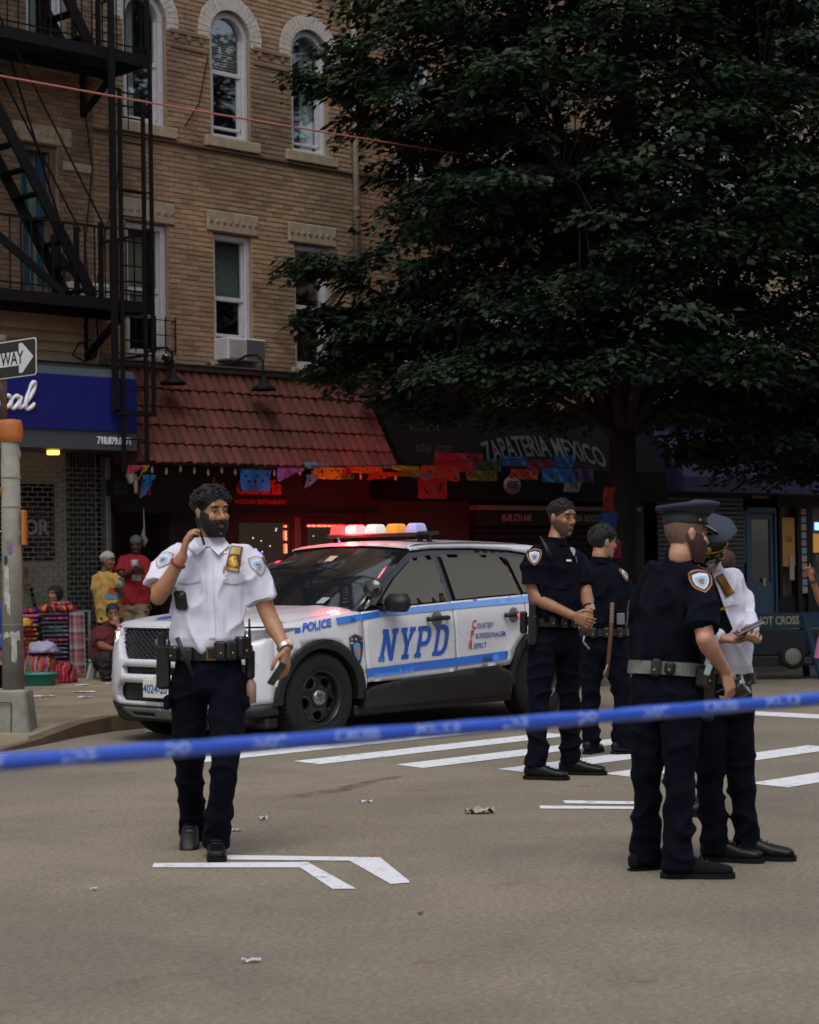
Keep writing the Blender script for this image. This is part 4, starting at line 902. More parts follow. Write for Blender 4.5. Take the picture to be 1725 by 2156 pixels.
def panel(name, outline, holes, fn, mat, parent, sp=.06, inset=None, off=0.0, skirt=.02):
    """fn(a, b, off) -> 3D; off is the distance outwards"""
    vs, tri = cdt(outline, holes, sp); o = MB()
    V = [Vector(fn(a, b_, off)) for a, b_ in vs]; o.add(V, tri, 0, True)
    if skirt:
        ec = {}
        for t in tri:
            for i in range(3): e = (t[i], t[(i+1) % 3]); ec[tuple(sorted(e))] = ec.get(tuple(sorted(e)), []) + [e]
        W = [Vector(fn(a, b_, off-skirt)) for a, b_ in vs]
        for k, es in ec.items():
            if len(es) == 1: a, b_ = es[0]; o.add([V[b_], V[a], W[a], W[b_]], [(0,1,2,3)], 0, False)
    ob = o.build(name, mat, parent); me = ob.data
    bm = bmesh.new(); bm.from_mesh(me); bmesh.ops.remove_doubles(bm, verts=bm.verts, dist=1e-5); bmesh.ops.recalc_face_normals(bm, faces=bm.faces); bm.to_mesh(me); bm.free()
    return ob
NE = 3.2
def plan_y(x):
    if x > 0: return .985*max(0.0, 1-(min(x, .929)/.93)**NE)**(1/NE)
    if x < -3.2: return .985-.10*((-3.2-x)/.9)**2
    return .985
def ysurf(x, z):
    y = plan_y(x)
    if z < .55: y -= .045*((.55-z)/.35)**2
    if z > .80: y -= .035*((z-.80)/.35)**2 if z < 1.15 else .035
    y += .010*math.exp(-((z-1.03)/.03)**2) + .008*math.exp(-((z-.62)/.06)**2)
    if z > 1.15: y -= .19*(z-1.15)/.5+.03*max(0, (z-1.5)/.2)**2
    # flares over the arches
    for xa in (0, -3.025):
        r = math.hypot(x-xa, z-.39); y += .022*math.exp(-((r-.52)/.09)**2)*(1 if z < 1.0 else 0)
    return y
def side(x, z, off=0.0): return (x, ysurf(x, z)+off, z)
def xfront(z): return float(np.interp(z, [.18, .28, .36, .48, .60, .70, .80, .92, 1.00, 1.06, 1.12], [.78, .86, .90, .925, .93, .925, .905, .875, .845, .80, .72]))
_tab = []
_s = 0; _px, _py = .93, 0.0
for i in range(0, 901):
    th = math.pi/2*i/900; cx = .93*max(0, math.cos(th))**(2/NE); cy = .985*max(0, math.sin(th))**(2/NE); _s += math.hypot(cx-_px, cy-_py); _px, _py = cx, cy; _tab.append((_s, cx, cy))
_ts = [t[0] for t in _tab]; _tx = [t[1] for t in _tab]; _ty = [t[2] for t in _tab]
def s_of_y(y): return float(np.interp(y, _ty, _ts))
def s_of_x(x): return float(np.interp(-x, [-t for t in _tx], _ts))
def wrap(s, z, off=0.0):
    """front end surface: s runs from the middle of the nose round the corner"""
    sg = 1 if s >= 0 else -1; a = abs(s); x = float(np.interp(a, _ts, _tx)); y = float(np.interp(a, _ts, _ty)); x2 = float(np.interp(a+.01, _ts, _tx)); y2 = float(np.interp(a+.01, _ts, _ty))
    nx, ny = (y2-y), -(x2-x); L = math.hypot(nx, ny)+1e-9; nx /= L; ny /= L
    k = max(0.0, x/.93); x = x + (xfront(z)-.93)*k; yy = y+(ysurf(min(x, .5), z)-plan_y(min(x, .5)))*(1-k)*1.0
    return (x+nx*off, sg*(yy+ny*off), z)
CAR = thing('police_car', 'white police SUV with blue lettering and a lit roof light bar', 'car', (10.98, 12.886, 0), math.pi+R(3.5)); CAR.scale = (.98, .98, .93)
mcw = M('white car paint', hx('#cfd0d8'), .3, var=.06, vscale=3, coat=.6)
mcb = M('car blue vinyl', hx('#2f6fd0'), .4, coat=.3); mcbl = M('car pale blue vinyl', hx('#6f9be6'), .4, coat=.3)
mblk = M('black plastic', hx('#101113'), .55, var=.25, vscale=20); mgloss = M('gloss black', (.012, .012, .013), .12, coat=.5)
mcg = M('car glass', (.17, .145, .105), .04, metal=1.0); mtyre = M('tyre rubber', hx('#0e0d0b'), .9, var=.3, vscale=25, bump=.3, bscale=70); mchr = M('chrome', hx('#a7a8a6'), .22, metal=1.0, var=.15)  # car glass: bronze tint puts a tan reflection into the colour
msilver = M('silver skid plate', hx('#7d8183'), .45, metal=.6)
def arch(xc, r, a0, a1, n=20): return [(xc+r*math.cos(R(a0+(a1-a0)*i/n)), .39+r*math.sin(R(a0+(a1-a0)*i/n))) for i in range(n+1)]
AR = .505
for SG in (1, -1):
    sd_f = (lambda x, z, off=0.0: (x, SG*(ysurf(x, z)+off), z))
    f = [(-.535, .47), (-.53, .8), (-.515, 1.12), (-.3, 1.112), (-.1, 1.095), (.15, 1.07), (.35, 1.045), (.5, 1.025), (.5, .41)] + arch(0, AR, 3, 177)[0:] + [(-.52, .40)]
    panel('front_fender', f, [], sd_f, mcw, CAR, .07)
    fd = [(-.548, .50), (-.543, .8), (-.53, 1.125), (-.9, 1.15), (-1.745, 1.185), (-1.755, .52), (-1.2, .495)]
    d1 = panel('front_door', fd, [], sd_f, mcw, CAR, .07)
    rd = [(-1.769, .52), (-1.76, 1.187), (-2.3, 1.208), (-2.80, 1.225), (-2.80, 1.0)] + arch(-3.025, AR+.02, 112, 30)[::-1][-9:-1][::-1] 
    rd = [(-1.769, .52), (-1.76, 1.187), (-2.3, 1.208), (-2.81, 1.225), (-2.80, .93), (-2.74, .87)] + [(-3.025+.535*math.cos(R(a)), .39+.535*math.sin(R(a))) for a in (56, 46, 36, 28)] + [(-2.50, .56), (-2.35, .535)]
    d2 = panel('rear_door', rd, [], sd_f, mcw, CAR, .07)
    qp = [(-2.823, 1.226), (-3.62, 1.262), (-3.95, 1.24), (-4.06, 1.0), (-4.08, .75), (-4.02, .55), (-3.6, .50), (-3.53, .42)] + arch(-3.025, AR, 177, 60) + [(-2.73, .875), (-2.812, .93)]
    panel('rear_quarter', qp, [], sd_f, mcw, CAR, .07)
    panel('wheel_arch', arch(0, AR+.012, -4, 184, 28) + arch(0, .435, 184, -4, 28), [], sd_f, mblk, CAR, .05, off=.012, skirt=.12)
    panel('wheel_arch', arch(-3.025, AR+.012, -4, 184, 28) + arch(-3.025, .435, 184, -4, 28), [], sd_f, mblk, CAR, .05, off=.012, skirt=.12)
    # sill cladding
    panel('sill_cladding', [(-.50, .26), (-.51, .415), (-.60, .455), (-.9, .49), (-1.5, .52), (-2.0, .55), (-2.34, .56), (-2.52, .48), (-2.53, .26)], [], sd_f, mblk, CAR, .06, off=.022, skirt=.10)
    o = MB(); o.bbox(-2.6, -.45, SG*.90-.05, SG*.90+.05, .20, .30, .02); o.build('rocker', mblk, CAR)
    # pillars and roof rail, windows
    top = [(-.62, 1.165), (-1.06, 1.46), (-1.40, 1.63), (-1.75, 1.655), (-2.3, 1.655), (-2.85, 1.63), (-3.3, 1.57), (-3.66, 1.30)]
    panel('window_surround', [(-.55, 1.13), (-.62, 1.20), (-1.04, 1.50), (-1.38, 1.665), (-1.75, 1.69), (-2.3, 1.69), (-2.85, 1.665), (-3.32, 1.605), (-3.72, 1.29), (-3.62, 1.262), (-2.81, 1.226), (-1.76, 1.187), (-.9, 1.152)], [], sd_f, mgloss, CAR, .06, off=-.022, skirt=0)
    w = panel('door_window', [(-.75, 1.175), (-1.08, 1.42), (-1.40, 1.60), (-1.70, 1.63), (-1.72, 1.20), (-1.2, 1.178)], [], sd_f, mcg, d1, .07, off=.002, skirt=0)
    w = panel('door_window', [(-1.83, 1.205), (-1.82, 1.635), (-2.3, 1.63), (-2.70, 1.612), (-2.79, 1.24), (-2.3, 1.225)], [], sd_f, mcg, d2, .07, off=.002, skirt=0)
    panel('quarter_window', [(-2.84, 1.245), (-2.76, 1.61), (-3.0, 1.59), (-3.27, 1.545), (-3.58, 1.30), (-3.5, 1.275)], [], sd_f, mcg, CAR, .07, off=.002, skirt=0)
    rail = [(-1.38, 1.668), (-1.75, 1.694), (-2.3, 1.694), (-2.85, 1.669), (-3.325, 1.609), (-3.725, 1.294), (-3.62, 1.264), (-3.95, 1.24), (-3.88, 1.40), (-3.72, 1.60), (-3.6, 1.68), (-3.0, 1.735), (-2.3, 1.755), (-1.75, 1.745), (-1.44, 1.715)]
    panel('roof_rail', rail, [], sd_f, mcw, CAR, .07, off=0.002)
    o = MB(); pts = [(-.50, SG*.90, 1.135), (-.75, SG*.872, 1.30), (-1.05, SG*.80, 1.50), (-1.40, SG*.718, 1.675)]; o.tube(pts, [.04, .042, .042, .035], 8, ell=(1.0, .6)); o.build('windshield_pillar', mgloss, CAR)
    # mirror
    o = MB(); o.obox(Matrix.Translation((-.84, SG*1.10, 1.20)) @ Matrix.Rotation(SG*.12, 4, 'Z'), .17, .25, .165, 0, .055); mr_ = o.build('mirror_housing', mblk, CAR); 
    for p in mr_.data.polygons: p.use_smooth = True
    o = MB(); o.obox(Matrix.Translation((-.80, SG*.965, 1.15)), .10, .12, .05, 0, .015); o.build('mirror_arm', mblk, mr_)
    for xh, dd in ((-1.50, d1), (-2.60, d2)):
        yy = ysurf(xh, 1.03); o = MB(); o.tube([(xh+.14, SG*(yy+.005), 1.035), (xh+.11, SG*(yy+.045), 1.035), (xh, SG*(yy+.055), 1.04), (xh-.11, SG*(yy+.045), 1.04), (xh-.14, SG*(yy+.005), 1.04)], .022, 8); o.build('door_handle', mblk, dd)
        o = MB(); o.lathe([(.0005, .004), (.07, .003), (.075, 0)], 14, Matrix.Translation((xh, SG*(yy+.003), 1.035)) @ Matrix.Rotation(-SG*math.pi/2, 4, 'X')); o.build('handle_cup', msilver, dd)
    # fender top shoulder to the hood
    ft = [(x, z) for x, z in [(-.515, 1.12), (-.3, 1.112), (-.1, 1.095), (.15, 1.07), (.35, 1.045), (.5, 1.025)]]
    o = MB(); A_ = [(x, SG*ysurf(x, z), z) for x, z in ft]; C_ = [(x, SG*(ysurf(x, z)-.05), z+.018) for x, z in ft]; D_ = [(x, SG*(ysurf(x, z)-.13), z+.012) for x, z in ft]; n = len(ft)
    o.add(A_+C_+D_, [(i, i+1, n+i+1, n+i) for i in range(n-1)]+[(n+i, n+i+1, 2*n+i+1, 2*n+i) for i in range(n-1)], 0, True); o.build('fender_top', mcw, CAR)
    # front end: bumper skin half
    s5 = s_of_x(.5)
    wf = (lambda s, z, off=0.0: wrap(SG*s, z, off))
    fascia = [(0, .34), (.60, .34), (.80, .355), (.95, .37), (1.1, .38), (s5, .39), (s5, 1.022), (s5-.30, 1.022), (.66, 1.0), (.62, 1.035), (0, 1.035)]
    holes = [[(.0, .75), (.47, .75), (.53, .79), (.62, .94), (.62, 1.02), (0.0, 1.02)], [(0, .62), (.46, .62), (.49, .685), (0, .685)], [(0, .38), (.55, .38), (.60, .42), (.57, .50), (.50, .545), (0, .545)], [(.74, .52), (.90, .50), (.93, .55), (.93, .70), (.76, .735), (.73, .70)], [(.66, .90), (.80, .885), (1.0, .93), (1.22, 1.0), (1.22, 1.012), (.66, .99)]]
    # shift hole edges that touch the centre line slightly off it
    eps = .0
    fas = [(0, .34), (.60, .34), (.80, .355), (.95, .37), (1.1, .38), (s5, .39), (s5, 1.022), (s5-.30, 1.022), (.66, 1.0), (.64, 1.035), (.0, 1.035), (.0, 1.02), (.62, 1.02), (.62, .94), (.53, .79), (.47, .75), (0, .75), (0, .685), (.49, .685), (.46, .62), (0, .62), (0, .545), (.50, .545), (.57, .50), (.60, .42), (.55, .38), (0, .38)]
    panel('front_bumper', fas, [holes[3], holes[4]], wf, mcw, CAR, .06, skirt=.05)
    panel('fog_pocket', holes[3], [], wf, mblk, CAR, .05, off=-.05, skirt=0)
    # headlamp
    sx_ = s_of_x(.29); hol = [(.66, .90), (.80, .885), (1.0, .925), (sx_-.1, .985), (sx_, 1.018), (sx_-.25, 1.018), (.9, 1.005), (.66, .99)]
    hl = panel('headlight', hol, [], wf, M('headlamp lens', hx('#b9bcc2'), .06, spec=.8, alpha=.28, coat=.8), CAR, .05, off=.006, skirt=0)
    panel('lamp_bowl', holes[4], [], wf, M('lamp bowl', hx('#77787a'), .3, metal=.7), hl, .05, off=-.05, skirt=0)
    panel('lamp_tail', [(1.02, .935), (sx_-.1, .985), (sx_, 1.016), (sx_-.25, 1.014), (1.02, 1.0)], [], wf, M('lamp bowl', hx('#77787a'), .3, metal=.7), hl, .05, off=.004, skirt=0)
    for ss, zz, r in ((.73, .94, .035), (.84, .945, .03)):
        p = wrap(SG*ss, zz, -.03); o = MB(); o.ball(p, r, 12, 8, 0, (.7, 1, 1)); o.build('bulb', M('lit headlamp', (.9, .9, .8), .3, emit=(1, .95, .82), estr=3.2), hl)
    panel('turn_signal', [(.66, .985), (.80, .992), (.80, .975), (.66, .965)], [], wf, M('amber lamp', hx('#c5771e'), .3, emit=(1, .45, .05), estr=.5), hl, .04, off=.012, skirt=0)
    # lower black valance and skid plate
    panel('lower_valance', [(0, .20), (.55, .20), (.80, .25), (1.05, .27), (s5, .28), (s5, .386), (1.1, .376), (.95, .366), (.8, .35), (.6, .335), (0, .335)], [], wf, mblk, CAR, .06, off=.01, skirt=.06)
    panel('skid_plate', [(0, .225), (.42, .235), (.52, .30), (.50, .325), (0, .325)], [[(.1, .25), (.38, .255), (.40, .285), (.1, .285)]], wf, msilver, CAR, .05, off=.022, skirt=.02)
    # tail lamp and rear
    panel('tail_light', [(-3.80, 1.0), (-3.98, 1.0), (-4.03, 1.15), (-3.9, 1.2), (-3.80, 1.16)], [], sd_f, M('tail lamp red', hx('#7a1010'), .2, coat=.5), CAR, .05, off=.006, skirt=.0)
# grille: dark backing and mesh bars
o = MB(); ys = [-.66, -.4, 0, .4, .66]
for za, zb, yw in ((.73, 1.03, .66), (.60, .70, .55), (.36, .56, .62)):
    vsx = [];
    for z in (za, zb):
        for i in range(9): y = -yw+2*yw*i/8; x = wrap(math.copysign(s_of_y(abs(y)), y), z, -.06)[0]; vsx.append((x, y, z))
    o.add(vsx, [(i, i+1, 10+i, 9+i) for i in range(8)], 0, True)
o.build('grille_backing', mblk, CAR)
o = MB()
def gp(y, z): p = wrap(math.copysign(s_of_y(min(abs(y), .9)), y), z, -.025); return Vector(p)
def hw(z): return float(np.interp(z, [.75, .79, .94, 1.02], [.44, .50, .585, .60]))
k = -2.0
while k < 2.0:
    for sgn in (1, -1):
        seg = []
        for i in range(9):
            z = .755+.26*i/8; y = k+sgn*(z-.75)*1.6
            seg.append((y, z))
        for (a, c) in zip(seg[:-1], seg[1:]):
            if abs(a[0]) < hw(a[1]) and abs(c[0]) < hw(c[1]): o.bar(gp(*a), gp(*c), .009, .006)
    k += .065
ob = o.build('grille_mesh', M('grille plastic', hx('#34363b'), .45), CAR); ob['kind'] = 'stuff'
o = MB(); o.obox(Matrix.Translation(wrap(.0, .90, .0)), .02, .16, .055, 0, .02); o.build('grille_badge', msilver, CAR)
# licence plate
lp = MB(); px = xfront(.50)+.03; lp.bbox(px-.01, px, -.155, .155, .42, .58, .006); pl = lp.build('licence_plate', M('plate', hx('#c9c7c0'), .5), CAR)
RX = Matrix(((0,0,1,0),(1,0,0,0),(0,1,0,0),(0,0,0,1)))
text('plate_number', '4024-20', M('plate blue', hx('#1f5a9c'), .5), (px+.003, 0.0, .495), .105, rot=RX, parent=pl, bold=.002, sx=.85)
# hood
o = MB(); NX, NY = 22, 24; vs = []
for i in range(NX+1):
    t = i/NX
    for j in range(NY+1):
        v = -1+2*j/NY; yh = .66+.20*min(1, t*2.2)**.7 if t < .45 else .86+.0*t
        yh = float(np.interp(t, [0, .12, .3, 1], [.88, .885, .885, .885])); y = v*yh
        xf = wrap(s_of_y(abs(y)), 1.035)[0]; xc_ = -.44-.14*v*v; x = xf+(xc_-xf)*t
        z = float(np.interp(t, [0, .04, .15, .5, 1], [1.037, 1.066, 1.088, 1.125, 1.165]))+.02*(1-v*v)*min(1, t*6) - (.035*max(0, abs(v)-.8)/.2)*min(1, t*4)
        z += .012*math.exp(-((abs(v)-.55)/.06)**2)*min(1, t*5)
        vs.append((x, y, z))
o.add(vs, [(i*(NY+1)+j, i*(NY+1)+j+1, (i+1)*(NY+1)+j+1, (i+1)*(NY+1)+j) for i in range(NX) for j in range(NY)], 0, True); o.fixn = True; hood = o.build('hood', mcw, CAR)
def hoodz(x, y):
    v = abs(y)/.86; t = min(1, max(0, (.80-x)/1.24)); return float(np.interp(t, [0, .04, .15, .5, 1], [1.037, 1.066, 1.088, 1.125, 1.165]))+.02*(1-v*v)+.012*math.exp(-((v-.55)/.06)**2)+.006
# windshield
o = MB(); NX, NY = 10, 16; vs = []
for i in range(NX+1):
    t = i/NX
    for j in range(NY+1):
        v = -1+2*j/NY; yb, yt = .86, .70; y = v*(yb+(yt-yb)*t); x = (-.43-.12*v*v)*(1-t)+(-1.36-.08*v*v)*t+.03*math.sin(t*math.pi); z = 1.16*(1-t)+(1.71-.02*v*v)*t+.02*math.sin(t*math.pi); vs.append((x, y, z))
o.add(vs, [(i*(NY+1)+j, i*(NY+1)+j+1, (i+1)*(NY+1)+j+1, (i+1)*(NY+1)+j) for i in range(NX) for j in range(NY)], 0, True); o.fixn = True; ws = o.build('windshield', M('windshield glass', (.010, .011, .013), .03, spec=1.0, coat=.6), CAR)
for (y, zt, c) in ((.50, .10, '#8f9c94'), (-.45, .10, '#7f8c86'), (.05, .78, '#b3a58a')):
    t = zt; x = (-.43-.12*(y/.86)**2)*(1-t)+(-1.36)*t+.03*math.sin(t*math.pi)+.012; z = 1.16*(1-t)+1.71*t+.02*math.sin(t*math.pi)+.008
    o = MB(); m4 = Matrix.Translation((x, y, z)) @ Matrix.Rotation(-R(60), 4, 'Y'); o.obox(m4, .003, .09, .10); o.build('sticker', M('inspection sticker '+c, hx(c), .5), ws)
# roof
o = MB(); NX, NY = 16, 16; vs = []
rx = [(-1.38, 1.700, .705), (-1.5, 1.735, .71), (-1.75, 1.748, .70), (-2.3, 1.757, .70), (-3.0, 1.738, .70), (-3.6, 1.683, .70), (-3.78, 1.64, .68)]
for i in range(NX+1):
    x = -1.38-2.40*i/NX; z0 = float(np.interp(-x, [-a[0] for a in rx], [a[1] for a in rx])); yw = float(np.interp(-x, [-a[0] for a in rx], [a[2] for a in rx]))
    for j in range(NY+1): v = -1+2*j/NY; vs.append((x, v*yw, z0+.035*(1-v*v)-.004))
o.add(vs, [(i*(NY+1)+j, i*(NY+1)+j+1, (i+1)*(NY+1)+j+1, (i+1)*(NY+1)+j) for i in range(NX) for j in range(NY)], 0, True); o.fixn = True; o.build('roof', mcw, CAR)
# rear end (not seen from here): tailgate, glass, bumper
o = MB(); prof = [(-3.78, 1.67, .68), (-3.92, 1.45, .76), (-4.02, 1.22, .86), (-4.10, 1.0, .90), (-4.12, .75, .91), (-4.06, .52, .91), (-4.0, .35, .88), (-3.9, .25, .85)]
for i in range(len(prof)-1):
    (x0, z0, y0), (x1, z1, y1) = prof[i], prof[i+1]; o.add([(x0,-y0,z0),(x0,y0,z0),(x1,y1,z1),(x1,-y1,z1)], [(0,1,2,3)], 0 if i not in (0, 1) else 1)
    if i > 4: o.mi[-1] = 2
o.fixn = True; o.build('tailgate', [mcw, mcg, mblk], CAR)
# underbody, inner wells, interior block
o = MB(); o.bbox(-3.9, .70, -.80, .80, .20, .42, .03); o.build('underbody', M('underbody', (.01, .01, .01), .9), CAR)
o = MB(); o.bbox(-3.75, -.60, -.74, .74, .42, 1.13, .05); o.build('cabin_floor', M('underbody', (.01, .01, .01), .9), CAR)
o = MB(); o.bbox(-.55, .62, -.66, .66, .42, .98, .05); o.build('engine_bay', M('underbody', (.01, .01, .01), .9), CAR)
for x, w in ((.95, .3), (1.25, .2)): pass
o = MB(); o.bbox(.42, .56, .55, .90, .16, .27, .02); o.bbox(.42, .56, -.90, -.55, .16, .27, .02); o.build('air_deflector', mblk, CAR)
# wheels
def wheel(x, sgn):
    yc = .865*sgn; hub = Matrix.Translation((x, yc, .395)) @ Matrix.Rotation(-sgn*math.pi/2, 4, 'X')     # local z points outwards
    o = MB(); o.lathe([(.235, -.12), (.30, -.125), (.36, -.118), (.388, -.10), (.395, -.06), (.395, .06), (.388, .10), (.36, .118), (.30, .125), (.25, .118), (.236, .105)], 48, hub); 
    for k in range(60):
        a = 2*math.pi*k/60
        for zz, da in ((-.055, 0), (.055, .05)): o.obox(hub @ Matrix.Rotation(a+da, 4, 'Z') @ Matrix.Translation((.394, 0, zz)), .012, .022, .075)
    ty = o.build('wheel', mtyre, CAR)
    holes_ = []
    for k in range(5):
        a = 2*math.pi*k/5+.3; c, s = math.cos(a), math.sin(a); holes_.append([(c*(.155+.040*math.cos(t))-s*.052*math.sin(t), s*(.155+.040*math.cos(t))+c*.052*math.sin(t)) for t in [2*math.pi*i/14 for i in range(14)]])
    disc = [(.222*math.cos(2*math.pi*i/40), .222*math.sin(2*math.pi*i/40)) for i in range(40)]
    def fnw(a, b_, off):
        r = math.hypot(a, b_); return hub @ Vector((a, b_, .052+.030*math.exp(-((r-.10)/.05)**2)+.02*math.exp(-((r-.19)/.03)**2)+off))
    panel('rim_disc', disc, holes_, fnw, M('black steel wheel', hx('#1c1c1e'), .38, var=.2, vscale=14), ty, .035, skirt=.035)
    o = MB(); o.lathe([(.238, .108), (.243, .118), (.238, .122), (.228, .112), (.222, .05), (.222, -.05)], 40, hub); o.lathe([(.0005, -.04), (.225, -.04)], 30, hub); o.build('rim', MATS['black steel wheel'], ty)
    o = MB(); o.lathe([(.072, .075), (.070, .098), (.055, .108), (.03, .112), (.0005, .113)], 24, hub)
    for k in range(5): a = 2*math.pi*k/5; o.ball(hub @ Vector((.047*math.cos(a), .047*math.sin(a), .108)), .0105, 8, 6)
    o.build('hub_cap', M('worn hub cap', hx('#8b8a84'), .35, metal=.85, var=.4, vscale=30), ty)
for x in (0, -3.025):
    for sgn in (1, -1): wheel(x, sgn)
# decals on both flanks
def decal(name, outlines, holes, mat, x0, z0, sx, sz, shear=0.0, tilt=0.0, off=.006):
    for SG in (1, -1):
        for ol, hl_ in zip(outlines, holes):
            def fnd(a, b_, of): x = x0+(-SG if False else -1)*0; return None
        vs = []
    return
def flank_poly(name, ol, hs_, mat, off=.006, sp=.08, sides=(1, -1), parent=None):
    """ol in car (x, z) on the driver's flank; mirrored flank keeps reading direction by shifting"""
    for SG in sides: panel(name, ol, hs_, lambda x, z, of=0.0: (x, SG*(ysurf(x, z)+of), z), mat, parent or CAR, sp, off=off, skirt=0)
LET = {'N': ([(0,0),(.38,0),(.38,.14),(.30,.14),(.30,.60),(.66,0),(.88,0),(.88,.86),(.96,.86),(.96,1),(.58,1),(.58,.86),(.66,.86),(.66,.42),(.32,1),(0,1),(0,.86),(.08,.86),(.08,.14),(0,.14)], []),
 'Y': ([(.28,0),(.72,0),(.72,.14),(.61,.14),(.61,.40),(.88,.86),(.97,.86),(.97,1),(.60,1),(.60,.86),(.66,.86),(.50,.58),(.34,.86),(.40,.86),(.40,1),(.03,1),(.03,.86),(.12,.86),(.39,.40),(.39,.14),(.28,.14)], []),
 'P': ([(0,0),(.42,0),(.42,.14),(.31,.14),(.31,.36),(.62,.36),(.80,.44),(.88,.58),(.88,.78),(.80,.92),(.62,1),(0,1),(0,.86),(.09,.86),(.09,.14),(0,.14)], [[(.31,.51),(.31,.85),(.55,.85),(.65,.78),(.65,.58),(.55,.51)]]),
 'D': ([(0,0),(.55,0),(.78,.08),(.90,.25),(.90,.75),(.78,.92),(.55,1),(0,1),(0,.86),(.09,.86),(.09,.14),(0,.14)], [[(.31,.15),(.31,.85),(.52,.85),(.66,.72),(.66,.28),(.52,.15)]])}
mny = M('car deep blue vinyl', hx('#1d55b0'), .4, coat=.3)
def nypd(sgn):
    # driver's flank: text runs towards the rear (-x); passenger's flank: towards the front
    for k, ch in enumerate('NYPD'):
        ol, hs_ = LET[ch]; W, H_ = .215, .285
        def mp(p):
            u = k*.24+p[0]*W+.16*p[1]*H_/.285*.5; z = .675+p[1]*H_+.02*u
            return (-.69-u, z) if sgn > 0 else (-1.70+u, z)
        flank_poly('door_lettering', [mp(p) for p in ol], [[mp(p) for p in h] for h in hs_], mny, sides=(sgn,), sp=.07, off=.007)
nypd(1); nypd(-1)
flank_poly('lower_stripe', [(-.52, .54), (-.52, .62), (-1.75, .66), (-2.49, .69), (-2.46, .61), (-1.75, .58)], [], mcb)
flank_poly('upper_stripe', [(-.76, 1.075), (-.74, 1.13), (-1.74, 1.172), (-2.8, 1.21), (-3.6, 1.23), (-3.6, 1.17), (-2.8, 1.15), (-1.75, 1.115)], [], mcbl)
flank_poly('upper_stripe', [(-.20, 1.03), (-.20, 1.085), (-.45, 1.105), (-.74, 1.127), (-.80, 1.10), (-.76, 1.075)], [], mcb)
flank_poly('upper_stripe', [(.30, .965), (.30, 1.01), (.24, 1.02), (.24, .975)], [], mcb)
def flank_text(name, s, mat, x, z, size, SG=1, shear=.25, bold=.002, align='LEFT', tilt=.02, sx=1.0):
    me = text_mesh(s, size, shear=shear, bold=bold, align=align, sx=sx)
    for v in me.vertices:
        u, w = v.co.x, v.co.y; X = x-SG*u; Z = z+w+tilt*u; v.co = (X, SG*(ysurf(X, Z)+.008), Z)
    me.materials.clear(); me.materials.append(mat); return addobj(name, me, CAR)
for SG in (1, -1):
    flank_text('fender_lettering', 'POLICE', M('police lettering', hx('#3a68c2'), .4), .225 if SG > 0 else -.18, 1.01 if SG > 0 else 1.03, .10, SG, bold=.004, tilt=.09*SG, sx=1.05)
    for i, (a, c) in enumerate((('C', 'OURTESY'), ('P', 'ROFESSIONALISM'), ('R', 'ESPECT'))):
        x0 = -1.98+.03*i if SG > 0 else -2.5; z0 = .955-.095*i
        flank_text('motto_initial', a, M('motto red', hx('#b5252b'), .4), x0, z0, .115, SG, bold=.003, sx=.8)
        flank_text('motto_lettering', c, M('motto blue', hx('#27488f'), .4), x0-SG*.075, z0-.012, .07, SG, bold=.001, sx=.80)
# shield on the fender
def shield_pts(cx, cz, w, h): return [(cx+w*p[0], cz+h*p[1]) for p in [(0,-.5),(.22,-.34),(.40,-.10),(.48,.15),(.46,.40),(.30,.44),(0,.5),(-.30,.44),(-.46,.40),(-.48,.15),(-.40,-.10),(-.22,-.34)]]
mnav = M('shield navy', hx('#171f45'), .4); mgold = M('shield gold', hx('#b98a3c'), .4); mcyan = M('shield light blue', hx('#4f8fc4'), .4); mor = M('shield orange', hx('#c26a2a'), .4)
for w, h, mt, of in ((.20, .30, mgold, .006), (.185, .28, mnav, .008), (.105, .17, mcyan, .010), (.055, .085, mor, .012)):
    flank_poly('shield_emblem', shield_pts(-.415, .79 if w > .15 else .775, w, h), [], mt, off=of, sp=.05)
for SG in (1, -1):
    flank_text('shield_lettering', 'POLICE', M('shield white', hx('#c9cbd2'), .5), -.415, .888, .036, SG, shear=0, align='CENTER', tilt=0)
    flank_text('shield_lettering', 'DEPARTMENT', M('shield white', hx('#c9cbd2'), .5), -.415, .862, .028, SG, shear=0, align='CENTER', tilt=0, sx=.9)
# lettering on the hood
for k, ch in enumerate('NYPD'):
    ol, hs_ = LET[ch]
    mp = lambda p: (.60-.0+p[1]*.16, -(-.30+k*.155+p[0]*.14+.05*p[1])) if False else (.56+p[1]*.17, -.30+k*.155+p[0]*.14+.04*p[1])
    panel('hood_lettering', [mp(p) for p in ol], [[mp(p) for p in h] for h in hs_], lambda x, y, of=0.0: (x, y, hoodz(x, y)+of), mny, hood, .06, off=.004, skirt=0)
# spotlight
o = MB(); m4 = Matrix.Translation((-.66, .985, 1.33)) @ Matrix.Rotation(R(78), 4, 'Y') @ Matrix.Rotation(R(-25), 4, 'X'); o.lathe([(.0005, -.075), (.03, -.07), (.065, -.045), (.082, 0), (.085, .03), (.075, .04), (.0005, .042)], 24, m4); sl_ = o.build('spotlight', mgloss, CAR)
o = MB(); o.tube([(-.655, .97, 1.27), (-.63, .94, 1.19), (-.60, .90, 1.14)], [.016, .02, .02], 8); o.build('spotlight_stem', mchr, sl_)
